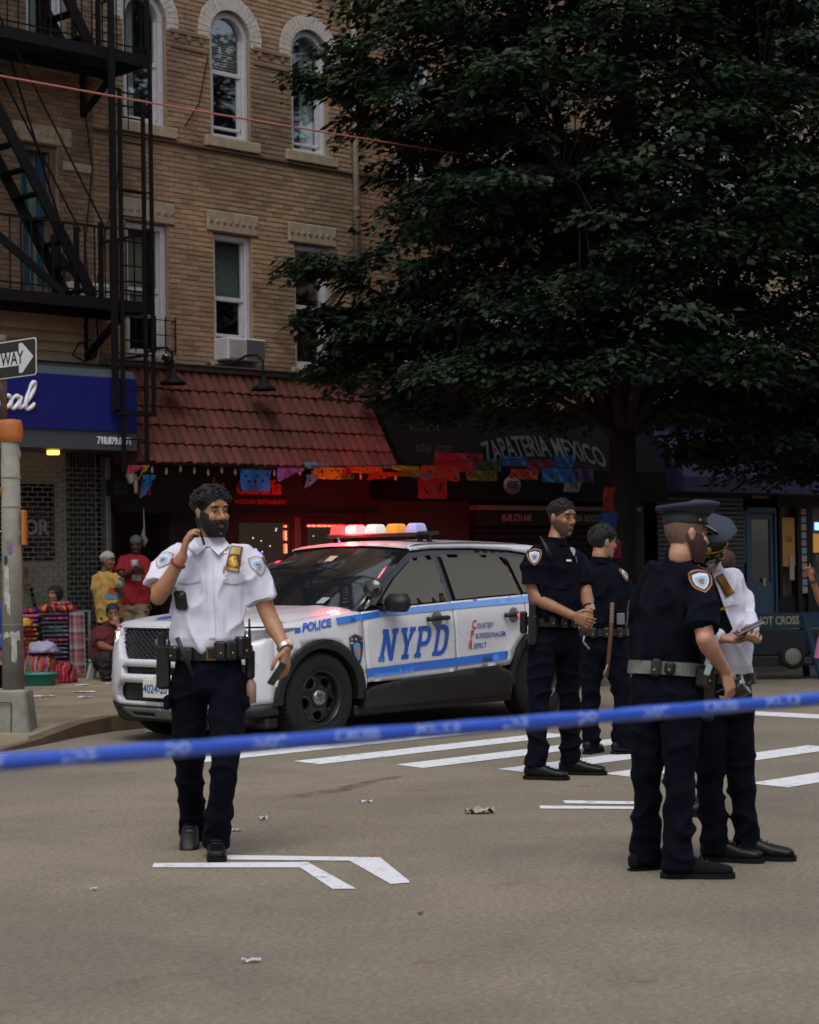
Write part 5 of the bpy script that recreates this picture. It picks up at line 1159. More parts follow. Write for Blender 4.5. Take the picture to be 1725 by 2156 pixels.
# roof light bar
lb = MB(); lb.bbox(-1.98, -1.72, -.58, .56, 1.815, 1.85, .012); bar = lb.build('light_bar', mblk, CAR)
for y in (.52, -.52):
    o = MB(); o.bar((-1.80, y, 1.84), (-1.80, y+.03*(1 if y > 0 else -1), 1.76), .05, .02); o.bar((-1.93, y, 1.84), (-1.93, y+.03*(1 if y > 0 else -1), 1.76), .05, .02); o.build('light_bar_foot', mblk, bar)
def lamp_mod(y, col, s, nm, glow=True):
    o = MB(); P = [(-.07, -.07), (.07, -.07), (.07, .07), (-.07, .07)]; Q = [(-.045, -.06), (.045, -.06), (.045, .06), (-.045, .06)]
    rings = []
    for z, sc in ((0, 1.0), (.03, .97), (.07, .86), (.088, .70), (.092, .5)): rings.append([Vector((-1.85+x*sc*1.1, y+yy*sc, 1.85+z)) for x, yy in P])
    o.rings(rings, 0, False, True); return o.build('beacon', M('beacon '+nm, col, .2, emit=col, estr=s, coat=.5), bar)
lamp_mod(-.50, (.9, .02, .02), 3.0, 'dim red'); lamp_mod(-.31, (1, .02, .02), 16, 'lit red'); lamp_mod(-.06, (.62, .8, .8), 0.16, 'white'); lamp_mod(.20, (.9, .36, .06), .14, 'amber'); lamp_mod(.45, (.42, .45, .8), .10, 'blue')
o = MB(); o.bbox(-1.95, -1.75, .545, .66, 1.83, 1.86, .01); o.build('light_bar_cap', mblk, bar)
pl_ = bpy.data.lights.new('beacon light', 'POINT'); pl_.energy = 34; pl_.color = (1, .02, .03); pl_.shadow_soft_size = .06
po = bpy.data.objects.new('beacon_light', pl_); COL.objects.link(po); po.parent = CAR; po.location = (-1.72, -.33, 2.02)
sl2 = bpy.data.lights.new('beacon beam', 'SPOT'); sl2.energy = 2200; sl2.color = (1, .015, .03); sl2.spot_size = R(34); sl2.spot_blend = 1.0; sl2.shadow_soft_size = .06  # extra red spot, added to redden the wall behind the beacon
so = bpy.data.objects.new('red_wash_spot', sl2); COL.objects.link(so); so.parent = CAR; so.location = (-1.85, -.42, 2.02); so.rotation_euler = Vector((.753, .657, .09)).to_track_quat('Z', 'Y').to_euler()
o = MB(); o.ball((-1.765, -.31, 1.895), .034, 10, 8, 0, (.5, 1.5, .9)); o.build('beacon_bulb', M('beacon bulb', (1, .8, .5), .3, emit=(1, .72, .38), estr=14), bar)
# ================================================================ PEOPLE
from mathutils.bvhtree import BVHTree
_RV = Matrix.Rotation(math.pi/2+math.atan(102/4200.0), 3, 'X') @ Matrix.Rotation(R(-0.9), 3, 'Z')
def VJ(px, py, D):
    """photo pixel (1725 wide) at depth D -> view-aligned metres (x right, y away, z up)"""
    r = _RV @ Vector(((px-862.5)/FPX, -(py-1078.0)/FPX, -1.0)); return Vector((0, 0, 1.47))+r*(D/r.y)
def v2w(p): return Matrix.Rotation(YAW, 3, 'Z') @ Vector(p)
def skin_mat(name, c, dark=.75): return M(name, c, .5, var=.14, vscale=18, spec=.4)
def remesh(mb, voxel, smooth=4, name='m'):
    me = mb.mesh(name); o = bpy.data.objects.new(name, me); COL.objects.link(o)
    md = o.modifiers.new('r', 'REMESH'); md.mode = 'VOXEL'; md.voxel_size = voxel
    if smooth: ms = o.modifiers.new('s', 'SMOOTH'); ms.factor = .5; ms.iterations = smooth
    dg = bpy.context.evaluated_depsgraph_get(); dg.update(); r = bpy.data.meshes.new_from_object(o.evaluated_get(dg)); bpy.data.objects.remove(o); bpy.data.meshes.remove(me)
    r.polygons.foreach_set('use_smooth', [True]*len(r.polygons)); return r
def wrinkle(me, amp, freq, seed=0, zones=None, ani=(1, 1, 1)):
    """cloth folds: ridged noise along the normals, stronger round the given zones [(point, radius, gain)]"""
    n = len(me.vertices); co = np.empty(n*3); me.vertices.foreach_get('co', co); co = co.reshape(-1, 3); nn = np.array([v.normal[:] for v in me.vertices])
    g = np.ones(n)
    for (p, r, k) in (zones or []): g += k*np.exp(-((co-np.array(p))**2).sum(1)/(r*r))
    d = np.array([ ((1-abs(noise.noise(Vector((c[0]*freq*ani[0]+seed, c[1]*freq*ani[1], c[2]*freq*ani[2])))))**4*1.5-.7) + .5*noise.noise(Vector((c[0]*freq*2.3+seed, c[1]*freq*2.3, c[2]*freq*2.3*ani[2]))) for c in co])
    co = co+nn*(d*g*amp)[:, None]; me.vertices.foreach_set('co', co.ravel()); me.update()
def ring(c, ax, ay, p=2.0, n=24):
    out = []
    for i in range(n):
        t = 2*math.pi*i/n; a, b_ = math.cos(t), math.sin(t); out.append(Vector(c)+Vector(ax)*(math.copysign(abs(a)**(2/p), a))+Vector(ay)*(math.copysign(abs(b_)**(2/p), b_)))
    return out
def limb(mb, pts, rad, n=16, ell=(1, 1), cap=True):
    """smoothed tapered tube through the joints with rounded ends"""
    P = [Vector(p) for p in pts]; Q = []; rr = []
    for i in range(len(P)-1):
        for k in range(4):
            t = k/4; Q.append(P[i].lerp(P[i+1], t)); rr.append(rad[i]+(rad[i+1]-rad[i])*t)
    Q.append(P[-1]); rr.append(rad[-1])
    for _ in range(2):
        Q = [Q[0]]+[(Q[i-1]+Q[i]*2+Q[i+1])/4 for i in range(1, len(Q)-1)]+[Q[-1]]
    mb.tube(Q, rr, n, ell=ell); mb.ball(Q[0], rr[0]*.98, 12, 8); (mb.ball(Q[-1], rr[-1]*.98, 12, 8) if cap else None)
HZ = [-.115, -.10, -.07, -.03, .01, .05, .08, .10, .113, .12]
HF = [.070, .082, .088, .089, .084, .089, .074, .052, .028, .004]
HB = [.010, -.022, -.052, -.082, -.100, -.104, -.088, -.062, -.032, -.004]
HWD = [.030, .044, .056, .066, .071, .074, .066, .050, .028, .004]
def head_ring(z, grow=0.0, n=28):
    f, b_, w = (float(np.interp(z, HZ, a)) for a in (HF, HB, HWD)); cy = (f+b_)/2; return ring((0, cy, z), (w+grow, 0, 0), (0, (f-b_)/2+grow, 0), 2.25, n)
def add_head(mb, Mh):
    t = MB(); t.rings([head_ring(z) for z in HZ], 0, True, True)
    t.tube([(0, .086, .022), (0, .098, -.004), (0, .112, -.026), (0, .104, -.036)], [.006, .0085, .0125, .009], 10); 
    for s in (-1, 1):
        t.ball((s*.011, .097, -.030), .0085, 8, 6); t.ball((s*.036, .070, -.022), .024, 10, 8, 0, (1, .8, 1)); t.ball((s*.03, .082, .036), .013, 10, 6, 0, (1.7, .8, .7))
        t.ball((s*.073, -.012, -.004), .031, 10, 8, 0, (.35, .55, 1)); t.ball((s*.078, -.016, .006), .018, 8, 6, 0, (.5, .8, 1.1))
    t.ball((0, .082, -.066), .016, 10, 6, 0, (1.6, .7, .8)); t.ball((0, .072, -.100), .022, 10, 6, 0, (1.1, .9, .8))
    mb.add([Mh @ Vector(p) for p in t.v], t.f, 0, True)
def hand(mb, wrist, fdir, pnorm, side, curl=.35, k=1.0, spread=.06, thumb=.7, point=None):
    """wrist -> palm -> five fingers. fdir: finger direction, pnorm: out of the palm, side: towards the thumb"""
    w = Vector(wrist); f = Vector(fdir).normalized(); s = Vector(side); s = (s-f*s.dot(f)).normalized(); p = f.cross(s); p = p if p.dot(Vector(pnorm)) > 0 else -p
    rings = []
    for t, hw_, th in ((-.01, .024, .018), (.02, .031, .018), (.06, .040, .016), (.09, .041, .014), (.098, .036, .010)): rings.append(ring(w+f*t*k, s*hw_*k, p*th*k, 2.6, 14))
    mb.rings(rings, 0, True, True)
    for i, L in enumerate((.076, .085, .079, .062)):
        off = (1.5-i)*.0205*k; base = w+f*.088*k+s*off; d = (f+s*(1.5-i)*spread).normalized(); c = (curl if not hasattr(curl, '__len__') else curl[i]); pts = [base]; a = 0
        for sg_, fr in ((.45, .5), (.30, 1.0), (.25, .9)):
            a += c*fr*1.25; dd = d*math.cos(a)+p*math.sin(a); pts.append(pts[-1]+dd*L*sg_*k)
        mb.tube(pts, [.0098*k, .0092*k, .0085*k, .0070*k], 8); mb.ball(pts[-1], .0072*k, 8, 6); mb.ball(pts[0], .0105*k, 8, 6)
    tb = w+f*.026*k+s*.028*k; td = (f*.62+s*.75+p*.25*thumb).normalized(); p1 = tb+td*.042*k; p2 = p1+(f*.85+s*.30+p*.35*thumb).normalized()*.034*k; p3 = p2+(f*.95+p*.45*thumb).normalized()*.026*k
    mb.tube([tb-td*.012*k, p1, p2, p3], [.015*k, .0128*k, .0108*k, .0085*k], 8); mb.ball(p3, .0086*k, 8, 6)
def shoe(parent, ankle, fdir, L=.29, mat=None, pitch=0.0, zg=0.0, h=.1, hi=True):
    f = Vector(fdir); f.z = 0; f.normalize(); s = Vector((f.y, -f.x, 0)); a = Vector(ankle); heel = Vector((a.x, a.y, zg))-f*.075
    o = MB(); rings = []
    for t, w, z0, zt in ((-.005, .022, .03, .085), (.02, .036, .016, .10), (.08, .038, .012, .112), (.13, .041, .012, .098), (.18, .048, .012, .078), (.23, .050, .012, .068), (.265, .045, .014, .060), (.285, .030, .020, .050)):
        t *= L/.29; c = heel+f*t+Vector((0, 0, (z0+zt)/2)); rings.append(ring(c, s*w, Vector((0, 0, (zt-z0)/2)), 2.5, 16))
    o.rings(rings, 0, True, True); o.tube([heel+f*.06+Vector((0, 0, .08)), heel+f*.065+Vector((0, 0, .17))], [.045, .05], 12)
    M4 = Matrix.Translation(heel+f*.22) @ Matrix.Rotation(pitch, 4, s) @ Matrix.Translation(-(heel+f*.22))
    o.v = [tuple(M4 @ Vector(p)) for p in o.v]; me = remesh(o, .008, 3); me.materials.append(mat or mshoe); sh = addobj('shoe', me, parent)
    o = MB(); pts = []
    for t, w in ((-.01, .02), (.02, .038), (.08, .036), (.13, .036), (.19, .048), (.24, .050), (.275, .042), (.293, .024)): pts.append((t*L/.29, w))
    pl = [(t, w) for t, w in pts]+[(t, -w) for t, w in pts[::-1]]
    Mb = M4 @ Matrix(((f.x, s.x, 0, heel.x), (f.y, s.y, 0, heel.y), (0, 0, 1, zg), (0, 0, 0, 1))); o.prism(pl, .001, .024, Mb); o.fixn = True; o.build('sole', msole, sh)
    if hi:
        o = MB()
        for k in range(4):
            c = heel+f*(.115+.022*k)*L/.29+Vector((0, 0, .108-.011*k)); o.tube([M4 @ (c-s*.026), M4 @ (c+Vector((0, 0, .006))), M4 @ (c+s*.026)], .0028, 5)
        o.build('laces', M('shoe lace', (.02, .02, .022), .7), sh)
    return sh
mshoe = M('black leather', (.004, .004, .005), .42, spec=.3, var=.3, vscale=14); msole = M('rubber sole', (.006, .006, .007), .8, spec=.2)
mnavy = M('navy uniform cloth', hx('#080a18'), .92, var=.35, vscale=7, bump=.35, bscale=220, spec=.12); mtrou = M('navy trousers', hx('#080a18'), .94, var=.35, vscale=6, bump=.35, bscale=200, spec=.12)
mwshirt = M('white uniform shirt', hx('#d0d0e2'), .8, var=.06, vscale=6, bump=.25, bscale=240); mbelt = M('duty belt leather', (.010, .010, .011), .4, var=.3, vscale=20)
mbrass = M('brass', hx('#a9823a'), .3, metal=.9)
mhair = M('black hair', (.005, .004, .004), .75, var=.5, vscale=60, bump=.8, bscale=140); mhairb = M('brown beard', hx('#3a2118'), .7, var=.4, vscale=50, bump=.7, bscale=120)
def hair_shell(Mh, zf, zs, zb, th, seed=1, rough=.006, freq=45, z_top=.12):
    """cap of hair: lower edge zf in front, zs at the sides, zb behind; th = thickness"""
    n = 40; m = 14; V = []; 
    for i in range(m+1):
        row = []
        for j in range(n):
            a = 2*math.pi*j/n; sx, sy = math.cos(a), math.sin(a); zl = zs+(zf-zs)*max(0, sy)**1.3 if sy > 0 else zs+(zb-zs)*(-sy)**1.0
            t = i/m; z = zl+(z_top-zl)*(1-(1-t)**1.5); g = .0012+th*float(smoothstep(0, .055, z-zl))*(1-.35*max(0, sy)**2)
            f, b_, w = (float(np.interp(z, HZ, q)) for q in (HF, HB, HWD)); cy = (f+b_)/2
            px_ = math.copysign(abs(sx)**(2/2.25), sx)*(w+g); py_ = cy+math.copysign(abs(sy)**(2/2.25), sy)*((f-b_)/2+g); pz = z+(g*.9 if t > .6 else 0)*((t-.6)/.4)
            d = noise.noise(Vector((px_*freq+seed, py_*freq, pz*freq)))*rough+noise.noise(Vector((px_*freq*2.2+seed, py_*freq*2.2, pz*freq*2.2)))*rough*.6; d *= .12+.88*float(smoothstep(.01, .05, z-zl))
            k = 1+d/.08; row.append(Mh @ Vector((px_*k, cy+(py_-cy)*k, pz+d*.8)))
        V.append(row)
    o = MB(); o.rings(V, 0, True, False); top = len(o.v); o.f.append(tuple(range(top-n, top))); o.mi.append(0); o.sm.append(True); return o
def beard_shell(Mh, ztop=-.02, th=.010, seed=2, rough=.004, zmouth=True):
    n = 34; m = 9; V = []
    for i in range(m+1):
        row = []; t = i/m
        for j in range(n):
            a = -R(22)+(math.pi+R(44))*j/(n-1); sx, sy = math.cos(a), math.sin(a); zt = ztop+.02*abs(sx)**3 - .030*max(0, sy)**6; z = -.122+(zt+.122)*t
            zz = max(z, -.114); f, b_, w = (float(np.interp(zz, HZ, q)) for q in (HF, HB, HWD)); cy = (f+b_)/2; g = .001+th*math.sin(math.pi/2*min(1, (1-t)*2.2))
            x = math.copysign(abs(sx)**(2/2.25), sx)*(w+g); y = cy+math.copysign(abs(sy)**(2/2.25), sy)*((f-b_)/2+g); d = noise.noise(Vector((x*60+seed, y*60, z*60)))*rough
            row.append(Mh @ Vector((x*(1+d/.07), cy+(y-cy)*(1+d/.07), z-(th*.5 if t < .12 else 0))))
        V.append(row)
    o = MB(); o.rings(V, 0, True, False, closed=False); return o
def face(parent, Mh, iris=(.03, .018, .01), brow=True, lip=None, glasses=False):
    for s in (-1, 1):
        o = MB(); o.ball(Mh @ Vector((s*.031, .0775, .012)), .0115, 12, 8); ey = o.build('eye', M('eye white', hx('#6f6862'), .35), parent)
        o = MB(); o.ball(Mh @ Vector((s*.031+.001, .0845, .0115)), .0058, 10, 6); o.build('iris', M('iris', iris, .15), ey)
        o = MB(); o.ball(Mh @ Vector((s*.031, .0785, .0185)), .0118, 12, 6, 0, (1.15, 1, .55)); o.build('eyelid', parent['_skin_mat'] if False else bpy.data.materials[parent['skin']], ey)
        if brow: o = MB(); o.tube([Mh @ Vector((s*.014, .0975, .030)), Mh @ Vector((s*.032, .0965, .036)), Mh @ Vector((s*.052, .080, .031))], [.0042, .0052, .003], 6); o.build('eyebrow', mhair, parent)
        if glasses:
            o = MB(); o.tube([Mh @ Vector((s*.034+.021*math.cos(2*math.pi*i/14), .106, .006+.017*math.sin(2*math.pi*i/14))) for i in range(15)], .0016, 5); o.tube([Mh @ Vector((s*.055, .105, .010)), Mh @ Vector((s*.078, .03, .012)), Mh @ Vector((s*.082, -.02, .008))], .0016, 5); o.build('glasses', M('glasses wire', hx('#6b6a60'), .3, metal=.7), parent)
    o = MB(); o.tube([Mh @ Vector((-.024, .0865, -.066)), Mh @ Vector((-.010, .0985, -.0625)), Mh @ Vector((0, .0995, -.064)), Mh @ Vector((.010, .0985, -.0625)), Mh @ Vector((.024, .0865, -.066))], [.002, .0042, .004, .0042, .002], 6)
    o.tube([Mh @ Vector((-.020, .088, -.070)), Mh @ Vector((0, .099, -.0735)), Mh @ Vector((.020, .088, -.070))], [.002, .0052, .002], 6); o.build('lips', M('lips', lip or hx('#6f4038'), .5), parent)
class Person: pass
def person(name, label, D0, ox, group, skin, J, head, shirt, trousers, belt=True, sleeve=.62, build=1.0, long_sleeve=False, voxel=.007, face_on=True, foot=None, lip=None, glasses=False, shoe_mat=None, face_iris=(.03, .018, .01), legs=True, wr=1.0, belt_h=.055, torso_d=None, shirt_out=False, zg=0.0, seat=False):
    """J: joints as (px, py, depth offset); head: dict(c=(px,py,d), yaw, pitch, roll, k)"""
    P = Person(); O_ = VJ(ox, 1500, D0); O_.z = 0; P.O = O_
    root = thing(name, label, 'person', v2w(O_), YAW, group); P.root = root
    j = {k: VJ(q[0], q[1], D0+q[2])-O_ for k, q in J.items()}; P.j = j; B = build
    smat = skin_mat('skin '+skin, hx(skin)); root['skin'] = smat.name
    hc = VJ(head['c'][0], head['c'][1], D0+head['c'][2])-O_; k = head.get('k', 1.0)
    yaw = math.pi+head['yaw']                      # yaw 0 = looking at the camera; positive = towards image right
    Mh = Matrix.Translation(hc) @ Matrix.Rotation(yaw, 4, 'Z') @ Matrix.Rotation(head.get('pitch', 0), 4, 'X') @ Matrix.Rotation(head.get('roll', 0), 4, 'Y') @ Matrix.Scale(k, 4); P.Mh = Mh
    # ---- body: one continuous skin
    sk_ = MB(); add_head(sk_, Mh); nb = j['neck']
    limb(sk_, [Mh @ Vector((0, -.022, -.05)), Mh @ Vector((0, -.03, -.10)), nb], [.052*k, .055*k, .056*B])
    sh = (j['shR']-j['shL']); shc = (j['shR']+j['shL'])/2; hip = (j['hipR']-j['hipL']); hipc = (j['hipR']+j['hipL'])/2
    sv = sh.normalized(); hv = hip.normalized(); up = (nb-hipc).normalized()
    belt_c = j['belt'] if 'belt' in j else hipc+up*.10
    limb(sk_, [nb, shc.lerp(belt_c, .2), belt_c, belt_c.lerp(hipc, .7)], [.05, .085*B, .085*B, .08*B]); limb(sk_, [j['shR']-up*.02, nb-up*.045, j['shL']-up*.02], [.030*B, .045*B, .030*B])
    for s in 'RL':
        limb(sk_, [j['sh'+s]-up*.012, j['sh'+s].lerp(j['el'+s], .4), j['el'+s], j['wr'+s]], [.036*B, .047*B, .043*B, .029*B]); mid = j['el'+s].lerp(j['wr'+s], .28); limb(sk_, [j['el'+s].lerp(j['wr'+s], .05), mid, j['el'+s].lerp(j['wr'+s], .62)], [.040*B, .045*B, .034*B])
        if legs: limb(sk_, [hipc.lerp(j['hip'+s], .95)+up*.02, j['kn'+s], j['an'+s]], [.060*B, .045*B, .034*B])
    for h in J.get('_', []): pass
    P.hand_mb = sk_; P.voxel = voxel; P.smat = smat
    # ---- shirt
    tm = MB(); lv = []
    fwd = lambda side_, up_: up_.cross(side_).normalized()
    td = torso_d or {}
    prof = td.get('prof', [(.0, .158, .112), (.05, .162, .115), (.12, .165, .122), (.30, .170, .125), (.50, .180, .125), (.68, .188, .120), (.82, .180, .100), (.93, .135, .078), (1.0, .075, .062)])
    top = nb
    for t, hw_, hd in prof:
        c = belt_c.lerp(top, t); sd = hv.lerp(sv, min(1, max(0, t))).normalized(); fw = fwd(sd, up); bel = td.get('belly', 0)*math.exp(-((t-.12)/.25)**2); c = c - fw*0 + fw*td.get('fsign', 1)*bel*.5
        lv.append(ring(c, sd*hw_*B, fw*(hd*B+bel*.5), 2.4, 28))
    tm.rings(lv, 0, True, True)
    for s in 'RL':
        S, E_ = j['sh'+s], j['el'+s]; e2 = S.lerp(E_, sleeve); inn = shc.lerp(S, .55)
        limb(tm, [inn-up*.012, S-up*.004, e2], [.074*B, .066*B, .070*B] if not long_sleeve else [.074*B, .066*B, .06*B], cap=long_sleeve)
        if not long_sleeve: tm.tube([S.lerp(E_, sleeve*.35), e2, S.lerp(E_, sleeve+.05)], [.068*B, .079*B, .080*B], 18)
        if long_sleeve: limb(tm, [S, E_, E_.lerp(j['wr'+s], .90)], [.07*B, .058*B, .043*B])
    me = remesh(tm, voxel, 4); zones = [(belt_c+up*.03, .16, 1.2)]+[(j['el'+s], .13, 1.0) for s in 'RL']+[(j['sh'+s]-up*.10, .13, .9) for s in 'RL']
    wrinkle(me, .0095*wr, 7.5, len(name)+D0, zones, (1, 1, .75)); me.materials.append(shirt); P.shirt = addobj('shirt', me, root)
    # collar
    o = MB(); fw = fwd(sv, up); cr = []
    for dz, g in ((-.012, 1.10), (.018, 1.02), (.034, 1.04)): cr.append(ring(nb+up*dz, sv*.072*g*B, fw*.070*g*B, 2, 26))
    o.rings(cr, 0, True, False)
    if not td.get('nocollar'): o.build('collar', shirt, root)
    # ---- trousers
    if legs:
        tm = MB(); lv = []
        for t, hw_, hd in ((1.12, .158, .112), (1.0, .162, .116), (.6, .168, .120), (.2, .168, .120), (-.25, .15, .11), (-.55, .10, .09)):
            lv.append(ring(hipc.lerp(belt_c, t), hv*hw_*B, fwd(hv, up)*hd*B, 2.4, 26))
        tm.rings(lv, 0, True, True)
        for s in 'RL':
            H_, K, A = j['hip'+s], j['kn'+s], j['an'+s]; hem = Vector((A.x, A.y, max(zg+.045, A.z-.055)))
            limb(tm, [H_, H_.lerp(K, .5), K, K.lerp(A, .5), hem], [.098*B, .090*B, .072*B, .067*B, .071*B], cap=False)
        me = remesh(tm, voxel, 5); z2 = []
        for s in 'RL': z2 += [(j['kn'+s], .13, .9), (j['an'+s]+Vector((0, 0, .06)), .13, 2.0), (j['hip'+s], .12, .5)]
        wrinkle(me, .0075*wr, 7, 3+D0, z2, (.8, .8, 1.25)); me.materials.append(trousers); P.trousers = addobj('trousers', me, root)
    if belt:
        o = MB(); fw = fwd(hv, up); rr = []
        for dz, g in ((-belt_h/2, 1.09), (-belt_h/2, 1.14), (belt_h/2, 1.14), (belt_h/2, 1.09)): rr.append(ring(belt_c+up*dz, hv*.164*g*B, fw*.119*g*B, 2.4, 36))
        o.rings(rr+[rr[0]], 0, False, False); P.belt = o.build('duty_belt', belt if not isinstance(belt, bool) else mbelt, root)
    P.belt_c, P.hv, P.up, P.fw, P.B = belt_c, hv, up, fwd(hv, up), B
    if foot:
        for s, (dx, dy, pitch, L) in foot.items(): shoe(root, j['an'+s], (dx, dy, 0), L, shoe_mat, pitch, zg)
    if face_on: face(root, Mh, face_iris, True, lip, glasses)
    return P
def finish(P):
    """close the body skin (after hands were added) into one continuous mesh"""
    me = remesh(P.hand_mb, min(P.voxel, .0052) if P.voxel < .009 else P.voxel, 2); me.materials.append(P.smat); P.body = addobj('body', me, P.root)
def bvh_of(o):
    me = o.data; return BVHTree.FromPolygons([v.co[:] for v in me.vertices], [p.vertices[:] for p in me.polygons])
def hit(P, o, px, py):
    """where the sight line of a photo pixel meets the given garment (person-local)"""
    if not hasattr(P, 'bv'): P.bv = {}
    if o.name not in P.bv: P.bv[o.name] = bvh_of(o)
    org = Vector((0, 0, 1.47)); d = (VJ(px, py, 10)-org).normalized(); loc, nm, idx, dist = P.bv[o.name].ray_cast(org-P.O, d)
    return (loc, nm) if loc is not None else (None, None)
def frame_at(loc, nm, up=Vector((0, 0, 1)), spin=0.0):
    z = nm.normalized(); x = up.cross(z).normalized(); y = z.cross(x); return Matrix.Translation(loc) @ Matrix((x, y, z)).transposed().to_4x4() @ Matrix.Rotation(spin, 4, 'Z')
def conform(P, o, name, polys, px, py, spin=0.0, lift=.004, parent=None, sx=1.0):
    """thin badge laid onto a garment: polys = [(outline, material, lift)]"""
    loc, nm = hit(P, o, px, py)
    if loc is None: return None
    F_ = frame_at(loc, nm, spin=spin); bv = P.bv[o.name]; first = None
    for (ol, mat, lf) in polys:
        vs, tri = cdt(ol, (), .012); V = []
        for a, b_ in vs:
            p = F_ @ Vector((a*sx, b_, .05)); h, hn, _, _ = bv.ray_cast(p, -(F_.to_3x3() @ Vector((0, 0, 1))), .12); base = h if h is not None else F_ @ Vector((a*sx, b_, 0)); V.append(base+(F_.to_3x3() @ Vector((0, 0, 1)))*(lift+lf))
        m = MB(); m.add(V, tri); ob = m.build(name if first is None else 'emblem', mat, parent or P.root if first is None else first); first = first or ob
    return first
mpgold = M('patch gold', hx('#b5763a'), .6); mpnav = M('patch navy', hx('#1b2036'), .7); mpwhite = M('patch white', hx('#c5c8d4'), .7); mpblue = M('patch light blue', hx('#86a9c9'), .7); mpor = M('patch brown', hx('#8a5a3a'), .7)
def patch_polys(h=.115, field=None):
    w = h*.80; return [(shield_pts(0, 0, w, h), mpgold, 0), (shield_pts(0, 0, w*.88, h*.90), field or mpnav, .0012), (shield_pts(0, -h*.02, w*.70, h*.70), mpwhite, .0024), (shield_pts(0, -h*.05, w*.52, h*.50), mpblue, .0036), (shield_pts(0, -h*.05, w*.26, h*.26), mpor, .0048)]
def pouch(P, ang, w=.05, h=.075, d=.035, mat=None, name='belt_pouch', dz=0.0, tilt=0.0, stud=True, lift=0.0):
    """box on the duty belt; ang 0 = the wearer's front side facing fw, growing towards hv"""
    a = ang; n_ = (P.fw*math.cos(a)*.119+P.hv*math.sin(a)*.164); c = P.belt_c+n_*1.14*P.B+P.up*dz; nn = (P.fw*math.cos(a)/.119+P.hv*math.sin(a)/.164).normalized(); x = P.up.cross(nn).normalized()
    Mx = Matrix((x, nn, P.up)).transposed().to_4x4(); Mx = Matrix.Translation(c+nn*(d/2+lift)) @ Mx @ Matrix.Rotation(tilt, 4, 'Y')
    o = MB(); o.obox(Mx, w, d, h, 0, .012); ob = o.build(name, mat or mbelt, P.root)
    if stud: o = MB(); o.ball(Mx @ Vector((0, d/2, -h*.15)), .007, 8, 6); o.build('stud', mbrass, ob)
    return ob, Mx
mfade = M('hair fade', hx('#1d130f'), .8)
def fade(P, zf=.078, zs=-.012, zb=-.055): hair_shell(P.Mh, zf, zs, zb, .0016, 1, .0006, 60).build('hair_fade', mfade, P.root)
def tufts(P, zmin, n, r0, r1, seed=1, off=.0, name='hair_curls', mat=None, zf=.07):
    """small locks over the top of the head so that the outline is uneven"""
    rg = random.Random(seed); o = MB(); k = 0
    while k < n:
        a = rg.uniform(0, 2*math.pi); z = rg.uniform(zmin, .125); sx, sy = math.cos(a), math.sin(a)
        if z < zmin+(zf-zmin)*max(0, sy)**1.3: continue
        zz = min(z, .119); f, b_, w = (float(np.interp(zz, HZ, q)) for q in (HF, HB, HWD)); cy = (f+b_)/2; g = off*float(smoothstep(zmin, zmin+.05, z))*(1-.35*max(0, sy)**2)
        p = Vector((sx*(w+g), cy+sy*((f-b_)/2+g), z+g*.7*max(0, (z-.06)/.06))); r = rg.uniform(r0, r1)
        o.ball(P.Mh @ (p+Vector((rg.gauss(0, .003), rg.gauss(0, .003), rg.gauss(0, .003)))), r, 6, 4, 0, (1, rg.uniform(.6, 1.2), rg.uniform(.6, 1.2))); k += 1
    ob = o.build(name, mat or mhair, P.root); ob['kind'] = 'stuff'
# ---------------------------------------------------------------- officer on the phone
GO = 'police officers at the tape'
def smallbox(P, name, mat, px, py, d, sx, sy, sz, rot=None, b=.008, parent=None):
    c = VJ(px, py, d)-P.O; o = MB(); o.obox(Matrix.Translation(c) @ (rot.to_4x4() if rot is not None else Matrix.Identity(4)), sx, sy, sz, 0, b); return o.build(name, mat, parent or P.root)
def tubepx(P, name, mat, pts, D0, r, n=8, parent=None):
    o = MB(); o.tube([VJ(a, b_, D0+c)-P.O for a, b_, c in pts], r, n); return o.build(name, mat, parent or P.root)
D0 = 10.03
J = dict(neck=(441,1146,.03), shR=(357,1172,.03), shL=(523,1174,.03), elR=(330,1262,-.10), wrR=(383,1172,-.17), elL=(566,1300,.03), wrL=(601,1366,-.09), belt=(438,1374,.04), hipR=(400,1432,.04), hipL=(478,1432,.02), knR=(396,1612,.12), knL=(474,1618,-.10), anR=(408,1738,.47), anL=(452,1757,.05))
P = person('police_officer', 'bearded officer in white shirt walking with a phone at his ear', D0, 430, GO, '#a4775a', J, dict(c=(446,1079,.0), yaw=R(36), pitch=R(-3), roll=R(2), k=.97), mwshirt, mtrou, foot=dict(R=(-.05,-1,R(-38),.29), L=(.15,-1,0,.30)), sleeve=.66, build=1.02, belt_h=.066, voxel=.0065, lip=hx('#7a4c40'),
    torso_d=dict(prof=[(.02, .164, .114), (.07, .176, .122), (.14, .184, .130), (.30, .182, .128), (.50, .186, .128), (.68, .190, .122), (.82, .180, .100), (.93, .130, .078), (1.0, .078, .064)], belly=.02))
hand(P.hand_mb, P.j['wrR'], (.26, .02, .95), (.8, .1, .1), (-.2, .9, .1), curl=(.42, .46, .5, .55), k=1.02, thumb=.9)
hand(P.hand_mb, P.j['wrL'], (-.06, -.15, -1), (-.8, -.4, 0), (-.55, -.85, 0), curl=(.30, .36, .42, .48), k=1.02)
finish(P)
fade(P, .070, -.016, -.06); hair_shell(P.Mh, .070, .022, -.035, .027, 1, .015, 60).build('hair', mhair, P.root); beard_shell(P.Mh, -.012, .010, 3).build('beard', mhair, P.root); tufts(P, .022, 420, .004, .009, 3, .027)
